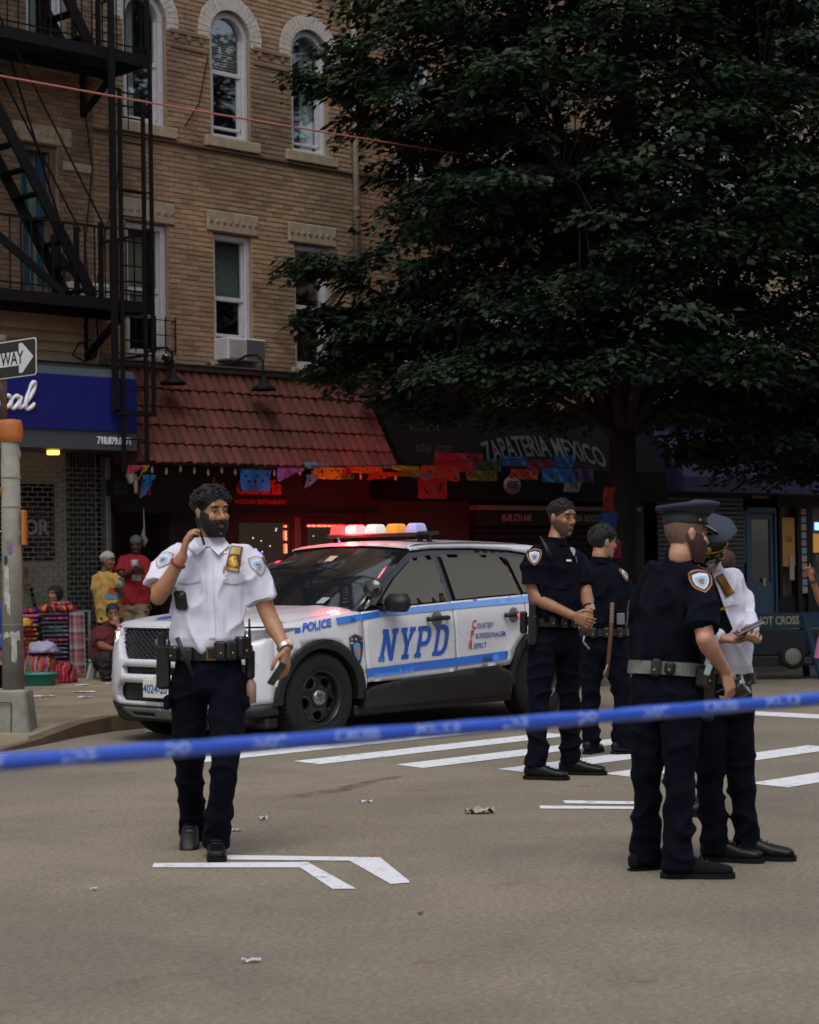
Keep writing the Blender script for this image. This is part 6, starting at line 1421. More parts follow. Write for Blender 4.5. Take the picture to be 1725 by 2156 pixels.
o = MB(); o.tube([P.Mh @ Vector((-.028, .088, -.060)), P.Mh @ Vector((-.012, .102, -.050)), P.Mh @ Vector((0, .103, -.048)), P.Mh @ Vector((.012, .102, -.050)), P.Mh @ Vector((.028, .088, -.060))], [.004, .006, .0055, .006, .004], 6); o.build('moustache', mhair, P.root)
# things on the shirt
conform(P, P.shirt, 'shoulder_patch', patch_polys(.115, M('patch pale field', hx('#9fb4cf'), .7)), 343, 1180, spin=R(-14)); conform(P, P.shirt, 'shoulder_patch', patch_polys(.11, MATS['patch pale field']), 543, 1190, spin=R(16))
rc = lambda w, h: [(-w/2, -h/2), (w/2, -h/2), (w/2, h/2), (-w/2, h/2)]
oc = lambda w, h: [(w/2*math.cos(2*math.pi*i/10), h/2*math.sin(2*math.pi*i/10)) for i in range(10)]
bd = conform(P, P.shirt, 'badge', [(rc(.060, .135), M('badge leather', hx('#5a3f1d'), .5), .006)], 494, 1176, spin=R(-4)); 
for dy, pl, mt in ((-.020, oc(.050, .062), mbrass), (-.020, oc(.030, .036), M('badge pale gold', hx('#c3a15c'), .35, metal=.6)), (.040, rc(.046, .040), M('badge bars', hx('#a98b45'), .4)), (-.060, rc(.052, .014), M('badge pale gold', hx('#c3a15c'), .35, metal=.6))):
    q = conform(P, P.shirt, 'badge_plate', [([(x, y+dy) for x, y in pl], mt, .009)], 494, 1176, spin=R(-4)); 
    if q and bd: q.parent = bd
for px in (398, 492): conform(P, P.shirt, 'pocket_flap', [([(-.06, -.018), (0, -.028), (.06, -.018), (.06, .02), (-.06, .02)], mwshirt, .002)], px, 1218); 
conform(P, P.shirt, 'placket', [(rc(.032, .42), mwshirt, .0015)], 443, 1255, spin=R(2))
conform(P, P.shirt, 'collar_pin', [(rc(.018, .006), mbrass, .004)], 471, 1164); conform(P, P.shirt, 'tie_pin', [(rc(.008, .035), mbrass, .005)], 473, 1200)
loc, nm = hit(P, P.shirt, 385, 1262)
if loc is not None:
    F_ = frame_at(loc, nm); o = MB(); o.obox(F_ @ Matrix.Translation((0, 0, .018)), .072, .098, .032, 0, .012); bc = o.build('body_camera', mblk, P.root); o = MB(); o.lathe([(.014, 0), (.014, .006), (.0005, .008)], 14, F_ @ Matrix.Translation((.02, .028, .034))); o.build('lens', mgloss, bc)
# collar wings
for s, px in ((-1, 418), (1, 465)):
    o = MB(); n0 = P.j['neck']; a = n0+Vector((s*.072, -.012, .035)); o.add([a, n0+Vector((s*.012, -.082, -.015)), n0+Vector((s*.055, -.112, -.055)), n0+Vector((s*.105, -.060, -.005)), a+Vector((0, 0, -.008)), n0+Vector((s*.012, -.078, -.02)), n0+Vector((s*.055, -.106, -.06)), n0+Vector((s*.105, -.055, -.01))], [(0,1,2,3), (7,6,5,4), (0,1,5,4), (1,2,6,5), (2,3,7,6), (3,0,4,7)]); o.fixn = True; o.build('collar_wing', mwshirt, P.root)
o = MB(); o.obox(Matrix.Translation(VJ(421,1118,D0-.11)-P.O) @ Matrix.Rotation(R(-16), 4, 'Y') @ Matrix.Rotation(R(98), 4, 'Z'), .072, .011, .150, 0, .005)
o.build('phone', M('phone case', hx('#14181b'), .3), None, 'dark phone held to the ear of the officer in the white shirt', 'phone', None, None, v2w(P.O), YAW)
o = MB(); o.obox(Matrix.Translation(VJ(583,1418,D0-.16)-P.O) @ Matrix.Rotation(R(34), 4, 'Y') @ Matrix.Rotation(R(66), 4, 'Z'), .070, .011, .13, 0, .005)
o.build('phone', M('green phone case', hx('#1d2b22'), .3), None, 'dark green phone in the lowered hand of the officer in white', 'phone', None, None, v2w(P.O), YAW)
w = P.j['wrR'].lerp(P.j['elR'], .16); dd = (P.j['wrR']-P.j['elR']).normalized(); a1 = dd.orthogonal().normalized(); a2 = dd.cross(a1)
o = MB(); o.tube([w+a1*.036*math.cos(2*math.pi*i/20)+a2*.036*math.sin(2*math.pi*i/20) for i in range(21)], .006, 6); o.build('bracelet', M('red cord', hx('#7e1f26'), .8), P.root)
w = P.j['wrL'].lerp(P.j['elL'], .04); dd = (P.j['wrL']-P.j['elL']).normalized(); a1 = dd.orthogonal().normalized(); a2 = dd.cross(a1)
o = MB(); rr = []
for t, g in ((-.011, .036), (-.011, .041), (.011, .041), (.011, .036)): rr.append([w+dd*t+(a1*math.cos(2*math.pi*i/24)+a2*math.sin(2*math.pi*i/24))*g for i in range(24)])
o.rings(rr+[rr[0]], 0, False, False); wt = o.build('watch', M('steel watch', hx('#b9b7b2'), .3, metal=.8), P.root)
o = MB(); nn = Vector((.75, -.6, .15)).normalized(); nn = (nn-dd*nn.dot(dd)).normalized(); o.lathe([(.021, -.006), (.022, .004), (.017, .006), (.0005, .006)], 18, frame_at(w+nn*.041, nn)); o.build('watch_face', M('watch dial', hx('#c4b196'), .3), wt)
# duty belt gear (angle 0 = front, positive = his right, image left)
conform(P, P.belt, 'buckle', [(rc(.062, .066), mbrass, .006), (rc(.044, .048), mbelt, .009)], 447, 1376)
for a in (-.45, -.75): pouch(P, a, .060, .095, .042, dz=.018)
pouch(P, -1.10, .085, .11, .055, dz=.03); pouch(P, .40, .06, .07, .034, dz=-.005); pouch(P, .85, .06, .08, .034)
ob, Mx = pouch(P, 1.35, .07, .22, .07, name='holster', dz=-.07, stud=False); o = MB(); o.obox(Mx @ Matrix.Translation((.0, .01, .13)), .045, .04, .09, 0, .012); o.obox(Mx @ Matrix.Translation((.005, .012, .10)), .03, .05, .03, 0, .006); o.build('pistol_grip', mblk, ob)
ob, Mx = pouch(P, -1.62, .062, .15, .045, name='radio', dz=-.06, stud=False, mat=mblk); o = MB(); o.tube([Mx @ Vector((-.015, 0, .07)), Mx @ Vector((-.05, 0, .23))], [.010, .005], 8); o.build('antenna', mblk, ob); o = MB(); o.lathe([(.012, 0), (.011, .02)], 10, Mx @ Matrix.Translation((.012, 0, .075))); o.build('knob', mblk, ob)
tubepx(P, 'baton', mblk, [(372,1342,-.20), (390,1384,-.20), (409,1424,-.19)], D0, .011)
smallbox(P, 'cargo_flap', mtrou, 353, 1478, D0+.02, .03, .13, .07); smallbox(P, 'cargo_flap', mtrou, 519, 1478, D0+.02, .03, .13, .07)
o = MB(); o.lathe([(.0005, -.07), (.026, -.065), (.028, .03), (.015, .05), (.014, .075), (.0005, .076)], 14, Matrix.Translation(VJ(528,1452,D0+.02)-P.O)); bt = o.build('pocket_bottle', M('clear pink bottle', hx('#a88078'), .2), P.root); o = MB(); o.lathe([(.017, .06), (.017, .085), (.0005, .086)], 14, Matrix.Translation(VJ(527,1446,D0+.02)-P.O)); o.build('bottle_cap', M('red cap', hx('#b52a20'), .4), bt)
for s, (K, A) in dict(R=('knR','anR'), L=('knL','anL')).items(): pass

# ---------------------------------------------------------------- officer with folded hands
D0 = 13.45
J = dict(neck=(1170,1143,.0), shR=(1121,1167,-.07), shL=(1217,1178,.14), elR=(1122,1257,-.07), wrR=(1207,1296,-.27), elL=(1236,1256,.05), wrL=(1241,1284,-.15), belt=(1167,1309,.02), hipR=(1140,1352,-.04), hipL=(1196,1352,.08), knR=(1137,1468,-.06), knL=(1198,1466,.10), anR=(1129,1597,-.12), anL=(1202,1588,.14))
P = person('police_officer', 'officer in dark uniform with hands folded beside the police car', D0, 1175, GO, '#8f664d', J, dict(c=(1184,1090,.0), yaw=R(42), pitch=R(-6), k=.98), mnavy, mtrou, foot=dict(R=(.93,-.36,0,.30), L=(.95,-.25,0,.32)), sleeve=.66, build=1.04, voxel=.0075, lip=hx('#6d4238'), torso_d=dict(belly=.05))
hand(P.hand_mb, P.j['wrR'], (.62, -.25, -.30), (.3, .8, -.4), (.3, -.1, .9), curl=(.42, .45, .5, .55)); hand(P.hand_mb, P.j['wrL'], (-.12, -.45, -.75), (.2, .8, -.4), (-.6, -.2, .2), curl=(.5, .55, .6, .65)); finish(P)
fade(P, .066, .0, -.05); hair_shell(P.Mh, .068, .030, -.015, .014, 6, .005, 80).build('hair', mhair, P.root); tufts(P, .034, 260, .003, .006, 5, .013, zf=.072); beard_shell(P.Mh, -.03, .0025, 5, .001).build('beard', M('stubble', hx('#553a2d'), .8), P.root)
conform(P, P.shirt, 'shoulder_patch', patch_polys(.125), 1126, 1173, spin=R(-4))
for px, py, w_, h_, m_, nm_ in ((1198, 1181, .045, .014, mpwhite, 'name_plate'), (1212, 1178, .014, .045, M('blue pen', hx('#2c4aa0'), .5), 'pen')): conform(P, P.shirt, nm_, [(rc(w_, h_), m_, .006)], px, py)
conform(P, P.shirt, 'pocket_flap', [([(-.055, -.02), (0, -.03), (.055, -.02), (.055, .015), (-.055, .015)], mnavy, .003)], 1180, 1197); conform(P, P.shirt, 'pocket', [(rc(.11, .12), mnavy, .002)], 1180, 1222); conform(P, P.shirt, 'badge', [(shield_pts(0, 0, .05, .065), M('silver badge', hx('#b8b9bb'), .3, metal=.8), .006)], 1206, 1162, spin=R(-20))
tubepx(P, 'radio_mic', mblk, [(1139,1129,-.12), (1150,1150,-.17), (1160,1173,-.18)], D0, [.006, .011, .02])
for a in (.15, .55, -.25): pouch(P, a, .05, .08, .035, dz=.01)
ob, Mx = pouch(P, 1.25, .06, .20, .06, name='holster', dz=-.05, stud=False); o = MB(); o.obox(Mx @ Matrix.Translation((0, .01, .13)), .05, .04, .10, 0, .012); o.build('pistol_grip', mblk, ob)
ob, Mx = pouch(P, 2.1, .05, .15, .05, name='belt_holder', dz=-.01, stud=False); o = MB(); o.ball(Mx @ Vector((0, .03, .05)), .014, 8, 6); o.build('red_light', M('red belt lamp', (.5, .03, .03), .4, emit=(1, .05, .04), estr=.6), ob)
w = P.j['wrL'].lerp(P.j['elL'], .12); dd = (P.j['wrL']-P.j['elL']).normalized(); a1 = dd.orthogonal().normalized(); a2 = dd.cross(a1); o = MB(); rr = []
for t, g in ((-.010, .032), (-.010, .037), (.010, .037), (.010, .032)): rr.append([w+dd*t+(a1*math.cos(2*math.pi*i/20)+a2*math.sin(2*math.pi*i/20))*g for i in range(20)])
o.rings(rr+[rr[0]], 0, False, False); wt = o.build('watch', mblk, P.root); o = MB(); o.obox(frame_at(w+Vector((.026, -.028, .008)), Vector((.65, -.72, .2))), .034, .04, .012, 0, .006); o.build('watch_face', M('watch glass', hx('#9a9a9c'), .2), wt)
tubepx(P, 'key_ring', MATS['silver badge'], [(1231,1338,-.22), (1229,1350,-.22), (1233,1356,-.22), (1242,1366,-.22)], D0, .008, 6)

# ---------------------------------------------------------------- officer seen from behind with a wooden baton
D0 = 14.9
J = dict(neck=(1266,1182,.0), shL=(1228,1207,.02), shR=(1306,1212,-.02), elL=(1222,1268,.12), wrL=(1240,1305,.26), elR=(1317,1272,.04), wrR=(1314,1312,.14), belt=(1272,1330,.0), hipL=(1251,1366,.02), hipR=(1295,1366,-.02), knL=(1244,1460,.05), knR=(1311,1462,-.02), anL=(1243,1560,.12), anR=(1310,1562,.02))
P = person('police_officer', 'dark haired officer in glasses seen from behind, wooden baton at his hip', D0, 1275, GO, '#a97e66', J, dict(c=(1271,1141,.0), yaw=R(118), pitch=R(-4), k=1.0), mnavy, mtrou, foot=dict(L=(.45,.85,0,.27), R=(.95,.25,0,.30)), sleeve=.70, build=1.0, voxel=.008, glasses=True, torso_d=dict(belly=0))
hand(P.hand_mb, P.j['wrR'], (.05, .2, -1), (-.7, .3, 0), (.3, .9, 0), curl=.3); hand(P.hand_mb, P.j['wrL'], (.1, .5, -.8), (.5, .5, 0), (0, 0, 1), curl=.3); finish(P)
fade(P, .055, -.012, -.068); hair_shell(P.Mh, .058, .004, -.052, .019, 9, .009, 40).build('hair', mhair, P.root); tufts(P, .01, 260, .004, .009, 7, .019, zf=.06)
conform(P, P.shirt, 'shoulder_patch', patch_polys(.11), 1317, 1208, spin=R(12))
o = MB(); o.tube([VJ(1290,1268,D0-.20)-P.O, VJ(1288,1320,D0-.20)-P.O, VJ(1283,1380,D0-.18)-P.O, VJ(1278,1424,D0-.17)-P.O], [.014, .015, .016, .013], 10); bt = o.build('wooden_baton', M('worn wood', hx('#5d3a26'), .5, var=.4, vscale=14, stretch=(1, 1, .2)), P.root)
o = MB()
for k in range(9): c = VJ(1290-.5*k/3, 1272+k*4.6, D0-.20)-P.O; o.lathe([(.016, -.003), (.018, 0), (.016, .003)], 10, Matrix.Translation(c))
o.build('grip_ring', M('grip pale', hx('#8d7f70'), .7), bt); tubepx(P, 'cord', M('cord', hx('#a48a70'), .8), [(1281,1396,-.18), (1277,1408,-.2), (1274,1420,-.2)], D0, .005, 6)
for a in (2.4, 2.9, 3.4): pouch(P, a, .05, .075, .035)
smallbox(P, 'memo_book', M('grey card', hx('#5d666c'), .5), 1308, 1303, D0-.16, .06, .012, .085)

# ---------------------------------------------------------------- capped officer seen from behind
def cap(P, top_col, visor=True, gold=False, tiltm=None):
    Mh = P.Mh @ (tiltm or Matrix.Identity(4)); mtop = M('cap cloth', hx('#2b3344'), .9, var=.15, bump=.3, bscale=200); o = MB(); cy = -.008
    rr = []
    for z, a, c in ((.092, .082, .104), (.100, .090, .112), (.122, .122, .148), (.134, .131, .158), (.142, .127, .152), (.150, .09, .11), (.153, .03, .04)):
        pts = []
        for i in range(32):
            t = 2*math.pi*i/32; oct_ = 1+.022*math.cos(8*t)*(1 if z > .11 else 0); pts.append(Mh @ Vector((a*math.cos(t)*oct_, cy+c*math.sin(t)*oct_+.012, z+(.018*math.sin(t) if z > .11 else 0))))
        rr.append(pts)
    o.rings(rr, 0, True, True); hat = o.build('cap', mtop, P.root)
    o = MB(); o.rings([[Mh @ Vector((a*math.cos(2*math.pi*i/32), cy+c*math.sin(2*math.pi*i/32), z)) for i in range(32)] for z, a, c in ((.045, .080, .103), (.05, .083, .107), (.095, .085, .108), (.097, .080, .10))], 0, True, False); o.build('cap_band', M('cap band', (.012, .013, .02), .7), hat)
    o = MB(); V = []; n = 16
    for k, (e, dz) in enumerate(((0, 0), (.03, -.012), (.055, -.03), (.062, -.038))):
        for i in range(n+1):
            t = R(25)+R(130)*i/n; w_ = math.sin(math.pi*i/n)**.6; V.append(Mh @ Vector(((.083+e*w_*.55)*math.cos(t), cy+(.106+e*w_)*math.sin(t), .05+dz*w_)))
    o.add(V, [(k*(n+1)+i, k*(n+1)+i+1, (k+1)*(n+1)+i+1, (k+1)*(n+1)+i) for k in range(3) for i in range(n)], 0, True); vz = o.build('visor', mgloss, hat)
    o = MB(); o.tube([Mh @ Vector((.089*math.cos(R(5)+R(170)*i/16), cy+.112*math.sin(R(5)+R(170)*i/16), .058)) for i in range(17)], .006 if gold else .003, 6); o.build('cap_strap', mbrass if gold else mblk, hat)
    for s in (-1, 1): o = MB(); o.ball(Mh @ Vector((s*.088, .02, .062)), .008, 8, 6); o.build('cap_button', mbrass, hat)
    if gold:
        o = MB(); rg = random.Random(4)
        for k in range(26):
            t = R(40)+R(100)*k/25; e = rg.uniform(.012, .05); o.ball(Mh @ Vector(((.083+e*.5)*math.cos(t), cy+(.106+e)*math.sin(t), .050-.5*e*.9+.003)), .0075, 6, 4, 0, (1, 1, .5))
        o.build('gold_leaf', mbrass, vz); o = MB(); o.ball(Mh @ Vector((0, .112, .09)), .026, 10, 8, 0, (.9, .35, 1.2)); o.build('cap_badge', mbrass, hat)
    return hat
D0 = 9.2
J = dict(neck=(1432,1182,.02), shL=(1374,1207,.13), shR=(1479,1218,-.13), elL=(1352,1318,.22), wrL=(1392,1392,.40), elR=(1481,1340,-.26), wrR=(1527,1412,-.10), belt=(1403,1408,.02), hipL=(1369,1470,.06), hipR=(1436,1474,-.06), knL=(1364,1632,.10), knR=(1431,1640,-.06), anL=(1359,1783,.22), anR=(1430,1806,-.04))
mnav2 = M('dark navy vest cloth', hx('#080c18'), .92, var=.3, vscale=7, bump=.35, bscale=200, spec=.12)
P = person('police_officer', 'capped officer with ginger beard seen from behind, hand on hip', D0, 1405, GO, '#ba8b75', J, dict(c=(1446,1127,.0), yaw=R(112), pitch=R(-5), roll=R(-5), k=1.0), mnav2, mtrou, foot=dict(L=(.92,.35,R(4),.30), R=(1,-.08,0,.325)), sleeve=.80, build=.98, voxel=.0065, shoe_mat=M('black mesh sneaker', hx('#111318'), .9, var=.3, vscale=40, spec=.15), belt=M('grey worn belt', hx('#5f675f'), .7, var=.5, vscale=8), belt_h=.06, torso_d=dict(prof=[(.0, .166, .120), (.05, .170, .124), (.12, .172, .128), (.30, .176, .132), (.50, .184, .134), (.68, .190, .128), (.82, .184, .108), (.93, .140, .086), (1.0, .082, .070)], belly=.02))
hand(P.hand_mb, P.j['wrR'], (.28, .15, -.95), (-.7, .6, 0), (.55, .6, .2), curl=(.5, .55, .6, .7)); hand(P.hand_mb, P.j['wrL'], (.3, .5, -.7), (.5, 0, 0), (0, 0, 1), curl=.4); finish(P)
hair_shell(P.Mh, .050, -.028, -.055, .003, 12, .0015, 60).build('hair', M('cropped fair hair', hx('#6a5243'), .8, var=.3, vscale=40), P.root); beard_shell(P.Mh, -.010, .012, 8).build('beard', mhairb, P.root); cap(P, 0)
conform(P, P.shirt, 'shoulder_patch', patch_polys(.135), 1478, 1224, spin=R(18))
pouch(P, 2.9, .05, .08, .03, dz=0); pouch(P, 2.55, .05, .06, .03); ob, Mx = pouch(P, 1.55, .075, .10, .06, name='belt_case', dz=-.03); ob, Mx = pouch(P, 1.05, .07, .23, .07, name='holster', dz=-.11, stud=False); o = MB(); o.obox(Mx @ Matrix.Translation((0, .02, .14)), .05, .045, .1, 0, .012); o.build('pistol_grip', mblk, ob)
c = VJ(1548,1452,D0-.02)-P.O; o = MB(); o.lathe([(.030, -.10), (.032, -.02), (.045, .01), (.047, .06), (.044, .062), (.0005, .05)], 18, Matrix.Translation(c) @ Matrix.Rotation(R(62), 4, 'Y') @ Matrix.Rotation(R(20), 4, 'X')); fl = o.build('flashlight', mgloss, P.root); o = MB(); o.lathe([(.046, .055), (.049, .058), (.046, .064)], 18, Matrix.Translation(c) @ Matrix.Rotation(R(62), 4, 'Y') @ Matrix.Rotation(R(20), 4, 'X')); o.build('bezel', msilver, fl)
o = MB(); o.tube([VJ(1560,1470,D0)-P.O, VJ(1574,1445,D0)-P.O, VJ(1583,1432,D0)-P.O], [.012, .009, .006], 8); o.build('radio_antenna', mblk, P.root)
smallbox(P, 'id_tag', M('pale tag', hx('#8799a0'), .5), 1492, 1410, D0-.24, .028, .006, .05, Matrix.Rotation(R(20), 3, 'Y'), .003)

# ---------------------------------------------------------------- chief in a white shirt reading a phone
D0 = 9.62
J = dict(neck=(1489,1194,-.03), shR=(1442,1222,-.05), shL=(1537,1222,.06), elR=(1462,1322,.02), wrR=(1520,1344,-.20), elL=(1578,1306,.06), wrL=(1577,1326,-.20), belt=(1516,1424,.04), hipR=(1490,1480,.0), hipL=(1548,1480,.06), knR=(1495,1640,.0), knL=(1560,1636,.06), anR=(1510,1787,.02), anL=(1576,1784,.06))
P = person('police_officer', 'officer in white shirt and gold-braided cap looking down at a phone', D0, 1525, GO, '#b78a7c', J, dict(c=(1491,1160,-.10), yaw=R(-14), pitch=R(-34), roll=R(-8), k=.98), mwshirt, mtrou, foot=dict(R=(.95,-.30,0,.30), L=(.95,-.25,0,.30)), long_sleeve=True, build=.96, voxel=.0065, torso_d=dict(belly=.03), belt=mbelt)
hand(P.hand_mb, P.j['wrR'], (.88, -.30, -.05), (.1, -.3, .9), (.1, .9, .3), curl=(.45, .5, .55, .6)); hand(P.hand_mb, P.j['wrL'], (-.05, -.75, -.40), (-.5, -.2, .7), (-.8, 0, .4), curl=(.7, .75, .8, .85)); finish(P)
hair_shell(P.Mh, .060, .0, -.05, .006, 21, .003, 50).build('hair', M('grey hair', hx('#54504c'), .8), P.root); cap(P, 0, gold=True)
conform(P, P.shirt, 'badge', [(rc(.055, .11), M('badge leather', hx('#5a3f1d'), .5), .006), (rc(.046, .09), mbrass, .010)], 1524, 1233, spin=R(20)); conform(P, P.shirt, 'pocket_flap', [(rc(.10, .035), mwshirt, .003)], 1535, 1268, spin=R(14))
o = MB(); pts = [VJ(a, b_, D0+c)-P.O for a, b_, c in ((1489,1202,-.13), (1500,1240,-.18), (1512,1285,-.19), (1524,1325,-.18), (1528,1340,-.17))]; wd = (.02, .028, .036, .045, .004); V = []
for p, w_ in zip(pts, wd): V += [p+Vector((-w_, 0, 0)), p+Vector((w_, 0, 0)), p+Vector((-w_, .012, 0)), p+Vector((w_, .012, 0))]
o.add(V, [f for i in range(4) for f in ((4*i, 4*i+1, 4*i+5, 4*i+4), (4*i+2, 4*i+6, 4*i+7, 4*i+3), (4*i, 4*i+4, 4*i+6, 4*i+2), (4*i+1, 4*i+3, 4*i+7, 4*i+5))]); o.fixn = True; tie = o.build('necktie', mnavy, P.root)
o = MB(); o.obox(Matrix.Translation(VJ(1517,1283,D0-.2)-P.O) @ Matrix.Rotation(R(-12), 4, 'Y'), .05, .008, .012, 0, .003); o.build('tie_clip', mbrass, tie)
o = MB(); o.obox(Matrix.Translation(VJ(1579,1322,D0-.30)-P.O) @ Matrix.Rotation(R(-24), 4, 'Y') @ Matrix.Rotation(R(8), 4, 'X'), .15, .075, .011, 0, .004); o.build('phone', M('black phone', (.012, .012, .013), .25), None, 'black phone held by the officer in the gold-braided cap', 'phone', None, None, v2w(P.O), YAW)
# ---------------------------------------------------------------- woman with a hair bun behind him
D0 = 11.4
J = dict(neck=(1484,1214,.0), shR=(1490,1240,-.16), shL=(1482,1240,.16), elR=(1492,1330,-.2), wrR=(1470,1390,-.2), elL=(1482,1330,.2), wrL=(1465,1390,.2), belt=(1490,1380,.0), hipR=(1492,1430,-.08), hipL=(1490,1430,.08), knR=(1492,1570,-.08), knL=(1492,1570,.08), anR=(1494,1690,-.08), anL=(1494,1690,.08))
P = person('person', 'woman with a brown hair bun standing behind the officer in the gold-braided cap', D0, 1490, None, '#8b6048', J, dict(c=(1488,1178,.0), yaw=R(-95), k=.92), mnavy, mtrou, foot=dict(R=(-1,0,0,.25), L=(-1,0,0,.25)), build=.82, voxel=.012, torso_d=dict(belly=0))
hand(P.hand_mb, P.j['wrR'], (-.2, 0, -1), (0, 1, 0), (-1, 0, 0)); hand(P.hand_mb, P.j['wrL'], (-.2, 0, -1), (0, -1, 0), (-1, 0, 0)); finish(P)
mbun = M('brown braided hair', hx('#4a2518'), .7, var=.55, vscale=40, bump=.9, bscale=90, stretch=(1, 1, 3)); hair_shell(P.Mh, .058, -.01, -.06, .012, 31, .004, 45).build('hair', mbun, P.root)
o = MB(); c = VJ(1527,1179,D0)-P.O
for k in range(11):
    a = R(-70)+R(140)*k/10; o.tube([c+Vector((-.055+.11*t, -.045*math.cos(a)*math.sin(math.pi*t)*1.2, .05*math.sin(a)*(.5+.5*math.sin(math.pi*t)))) for t in [i/8 for i in range(9)]], [.008, .012, .013, .014, .014, .014, .013, .011, .006], 8)
o.ball(c, .048, 14, 10, 0, (1.1, .9, .9)); o.build('hair_bun', mbun, P.root)
# ---------------------------------------------------------------- bystanders by the shops
GB = 'bystanders by the shops'
def simple_hand(P, s, f, p=(0, -1, 0), sd=(1, 0, 0), c=.5): hand(P.hand_mb, P.j['wr'+s], f, p, sd, curl=c)
D0 = 24.9
J = dict(neck=(221,1203,.0), shR=(203,1216,.0), shL=(243,1216,-.05), elR=(205,1258,.0), wrR=(217,1290,-.08), elL=(258,1254,-.12), wrL=(250,1234,-.28), belt=(230,1300,.0), hipR=(222,1312,0), hipL=(243,1312,0), knR=(224,1362,0), knL=(246,1362,0), anR=(224,1405,0), anL=(247,1405,0))
P = person('person', 'man in yellow printed T-shirt and pale beanie holding a cup', D0, 228, GB, '#6d4a3a', J, dict(c=(227,1181,-.02), yaw=R(62), k=.95), M('yellow tee', hx('#9c8040'), .9, var=.15, vscale=6), M('dark jeans', hx('#10131c'), .9), belt=False, foot=dict(R=(.3,-1,0,.26), L=(.3,-1,0,.26)), sleeve=.55, build=.98, voxel=.012, zg=.13, torso_d=dict(nocollar=True, prof=[(-.12, .175, .13), (.0, .172, .125), (.30, .170, .125), (.55, .178, .125), (.75, .182, .112), (.9, .14, .085), (1.0, .08, .065)]))
simple_hand(P, 'R', (.3, -.2, -.9)); simple_hand(P, 'L', (.2, -.3, .5)); finish(P)
hair_shell(P.Mh, .040, .018, -.02, .014, 2, .003, 30).build('beanie', M('pale beanie', hx('#96938f'), .95, var=.2, vscale=30), P.root)
conform(P, P.shirt, 'shirt_print', [([(-.09, -.06), (.09, -.07), (.10, .02), (.03, .06), (-.06, .03)], M('print blue', hx('#4f7f92'), .9), .003), ([(-.05, .0), (.05, -.01), (.04, .07), (-.02, .09)], M('print red', hx('#93392c'), .9), .005)], 234, 1250)
o = MB(); o.lathe([(.0005, 0), (.035, .0), (.045, .12), (.0005, .12)], 14, Matrix.Translation(VJ(254,1238,D0-.32))); o.build('paper_cup', M('pale cup', hx('#8a8a88'), .5), None, 'pale cup in the hand of the man in the yellow T-shirt', 'cup', None, None, (0, 0, 0), YAW)
D0 = 25.5
J = dict(neck=(284,1167,.0), shR=(256,1181,.0), shL=(305,1181,.0), elR=(256,1218,-.1), wrR=(279,1203,-.26), elL=(311,1226,.0), wrL=(306,1266,-.05), belt=(281,1262,.0), hipR=(270,1280,0), hipL=(296,1280,0), knR=(268,1338,0), knL=(297,1338,0), anR=(268,1398,0), anL=(297,1398,0))
P = person('person', 'man in red T-shirt and khaki trousers looking at a phone', D0, 282, GB, '#452f26', J, dict(c=(286,1147,-.03), yaw=R(6), pitch=R(-12), k=.98), M('red tee', hx('#8e1522'), .9, var=.15, vscale=6), M('khaki cloth', hx('#8a7b62'), .9, var=.2), belt=False, foot=dict(R=(-.1,-1,0,.27), L=(.2,-1,0,.27)), sleeve=.60, build=1.12, voxel=.012, zg=.13, torso_d=dict(nocollar=True, prof=[(-.10, .19, .135), (.0, .19, .135), (.30, .186, .13), (.55, .19, .13), (.75, .186, .115), (.9, .14, .085), (1.0, .08, .065)]))
simple_hand(P, 'R', (.9, -.2, .25), (0, 0, 1), (0, -.3, .9)); simple_hand(P, 'L', (.05, -.1, -1)); finish(P)
hair_shell(P.Mh, .045, .02, -.03, .012, 2, .002, 30).build('cap', M('dark patterned cap', hx('#2a2f3a'), .9, var=.6, vscale=40, col2=hx('#5d656f')), P.root)
conform(P, P.shirt, 'shirt_print', [(rc(.11, .07), M('print pale', hx('#8d95a0'), .9), .004)], 287, 1217); conform(P, P.trousers, 'tear', [(oc(.09, .06), M('dark patch', hx('#2b2620'), .9), .004)], 290, 1318)
o = MB(); o.obox(Matrix.Translation(VJ(292,1200,D0-.36)) @ Matrix.Rotation(R(20), 4, 'Y'), .14, .012, .075, 0, .004); o.build('phone', MATS['black phone'], None, 'black phone in the hands of the man in the red T-shirt', 'phone', None, None, (0, 0, 0), YAW)
o = MB(); o.lathe([(.0005, 0), (.04, 0), (.05, .13), (.0005, .13)], 14, Matrix.Translation(VJ(283,1200,D0-.30))); o.build('paper_cup', MATS['pale cup'], None, 'paper cup held by the man in the red T-shirt', 'cup', None, None, (0, 0, 0), YAW)
D0 = 23.6
J = dict(neck=(231,1314,.0), shR=(208,1328,.02), shL=(252,1328,.0), elR=(212,1360,-.14), wrR=(243,1368,-.36), elL=(260,1356,-.30), wrL=(249,1318,-.24), belt=(220,1386,.0), hipR=(211,1393,0), hipL=(232,1393,0), knR=(222,1384,-.42), knL=(262,1384,-.42), anR=(221,1424,-.40), anL=(263,1424,-.44))
P = person('person', 'seated man in maroon shirt resting his cheek on his hand', D0, 225, GB, '#7c5340', J, dict(c=(238,1292,-.08), yaw=R(12), pitch=R(-4), roll=R(6), k=1.0), M('maroon polo', hx('#4c0f1e'), .9, var=.2), M('dark shorts', hx('#17130f'), .9), belt=False, foot=dict(R=(.3,-1,0,.26), L=(.3,-1,0,.26)), sleeve=.75, build=1.08, voxel=.012, zg=.13, glasses=True)
simple_hand(P, 'R', (.9, -.3, .0)); simple_hand(P, 'L', (-.3, .0, .9), (-.5, .8, 0), (-.8, -.3, 0), .9); finish(P); hair_shell(P.Mh, .06, .01, -.05, .010, 4, .003, 40).build('hair', mhair, P.root)
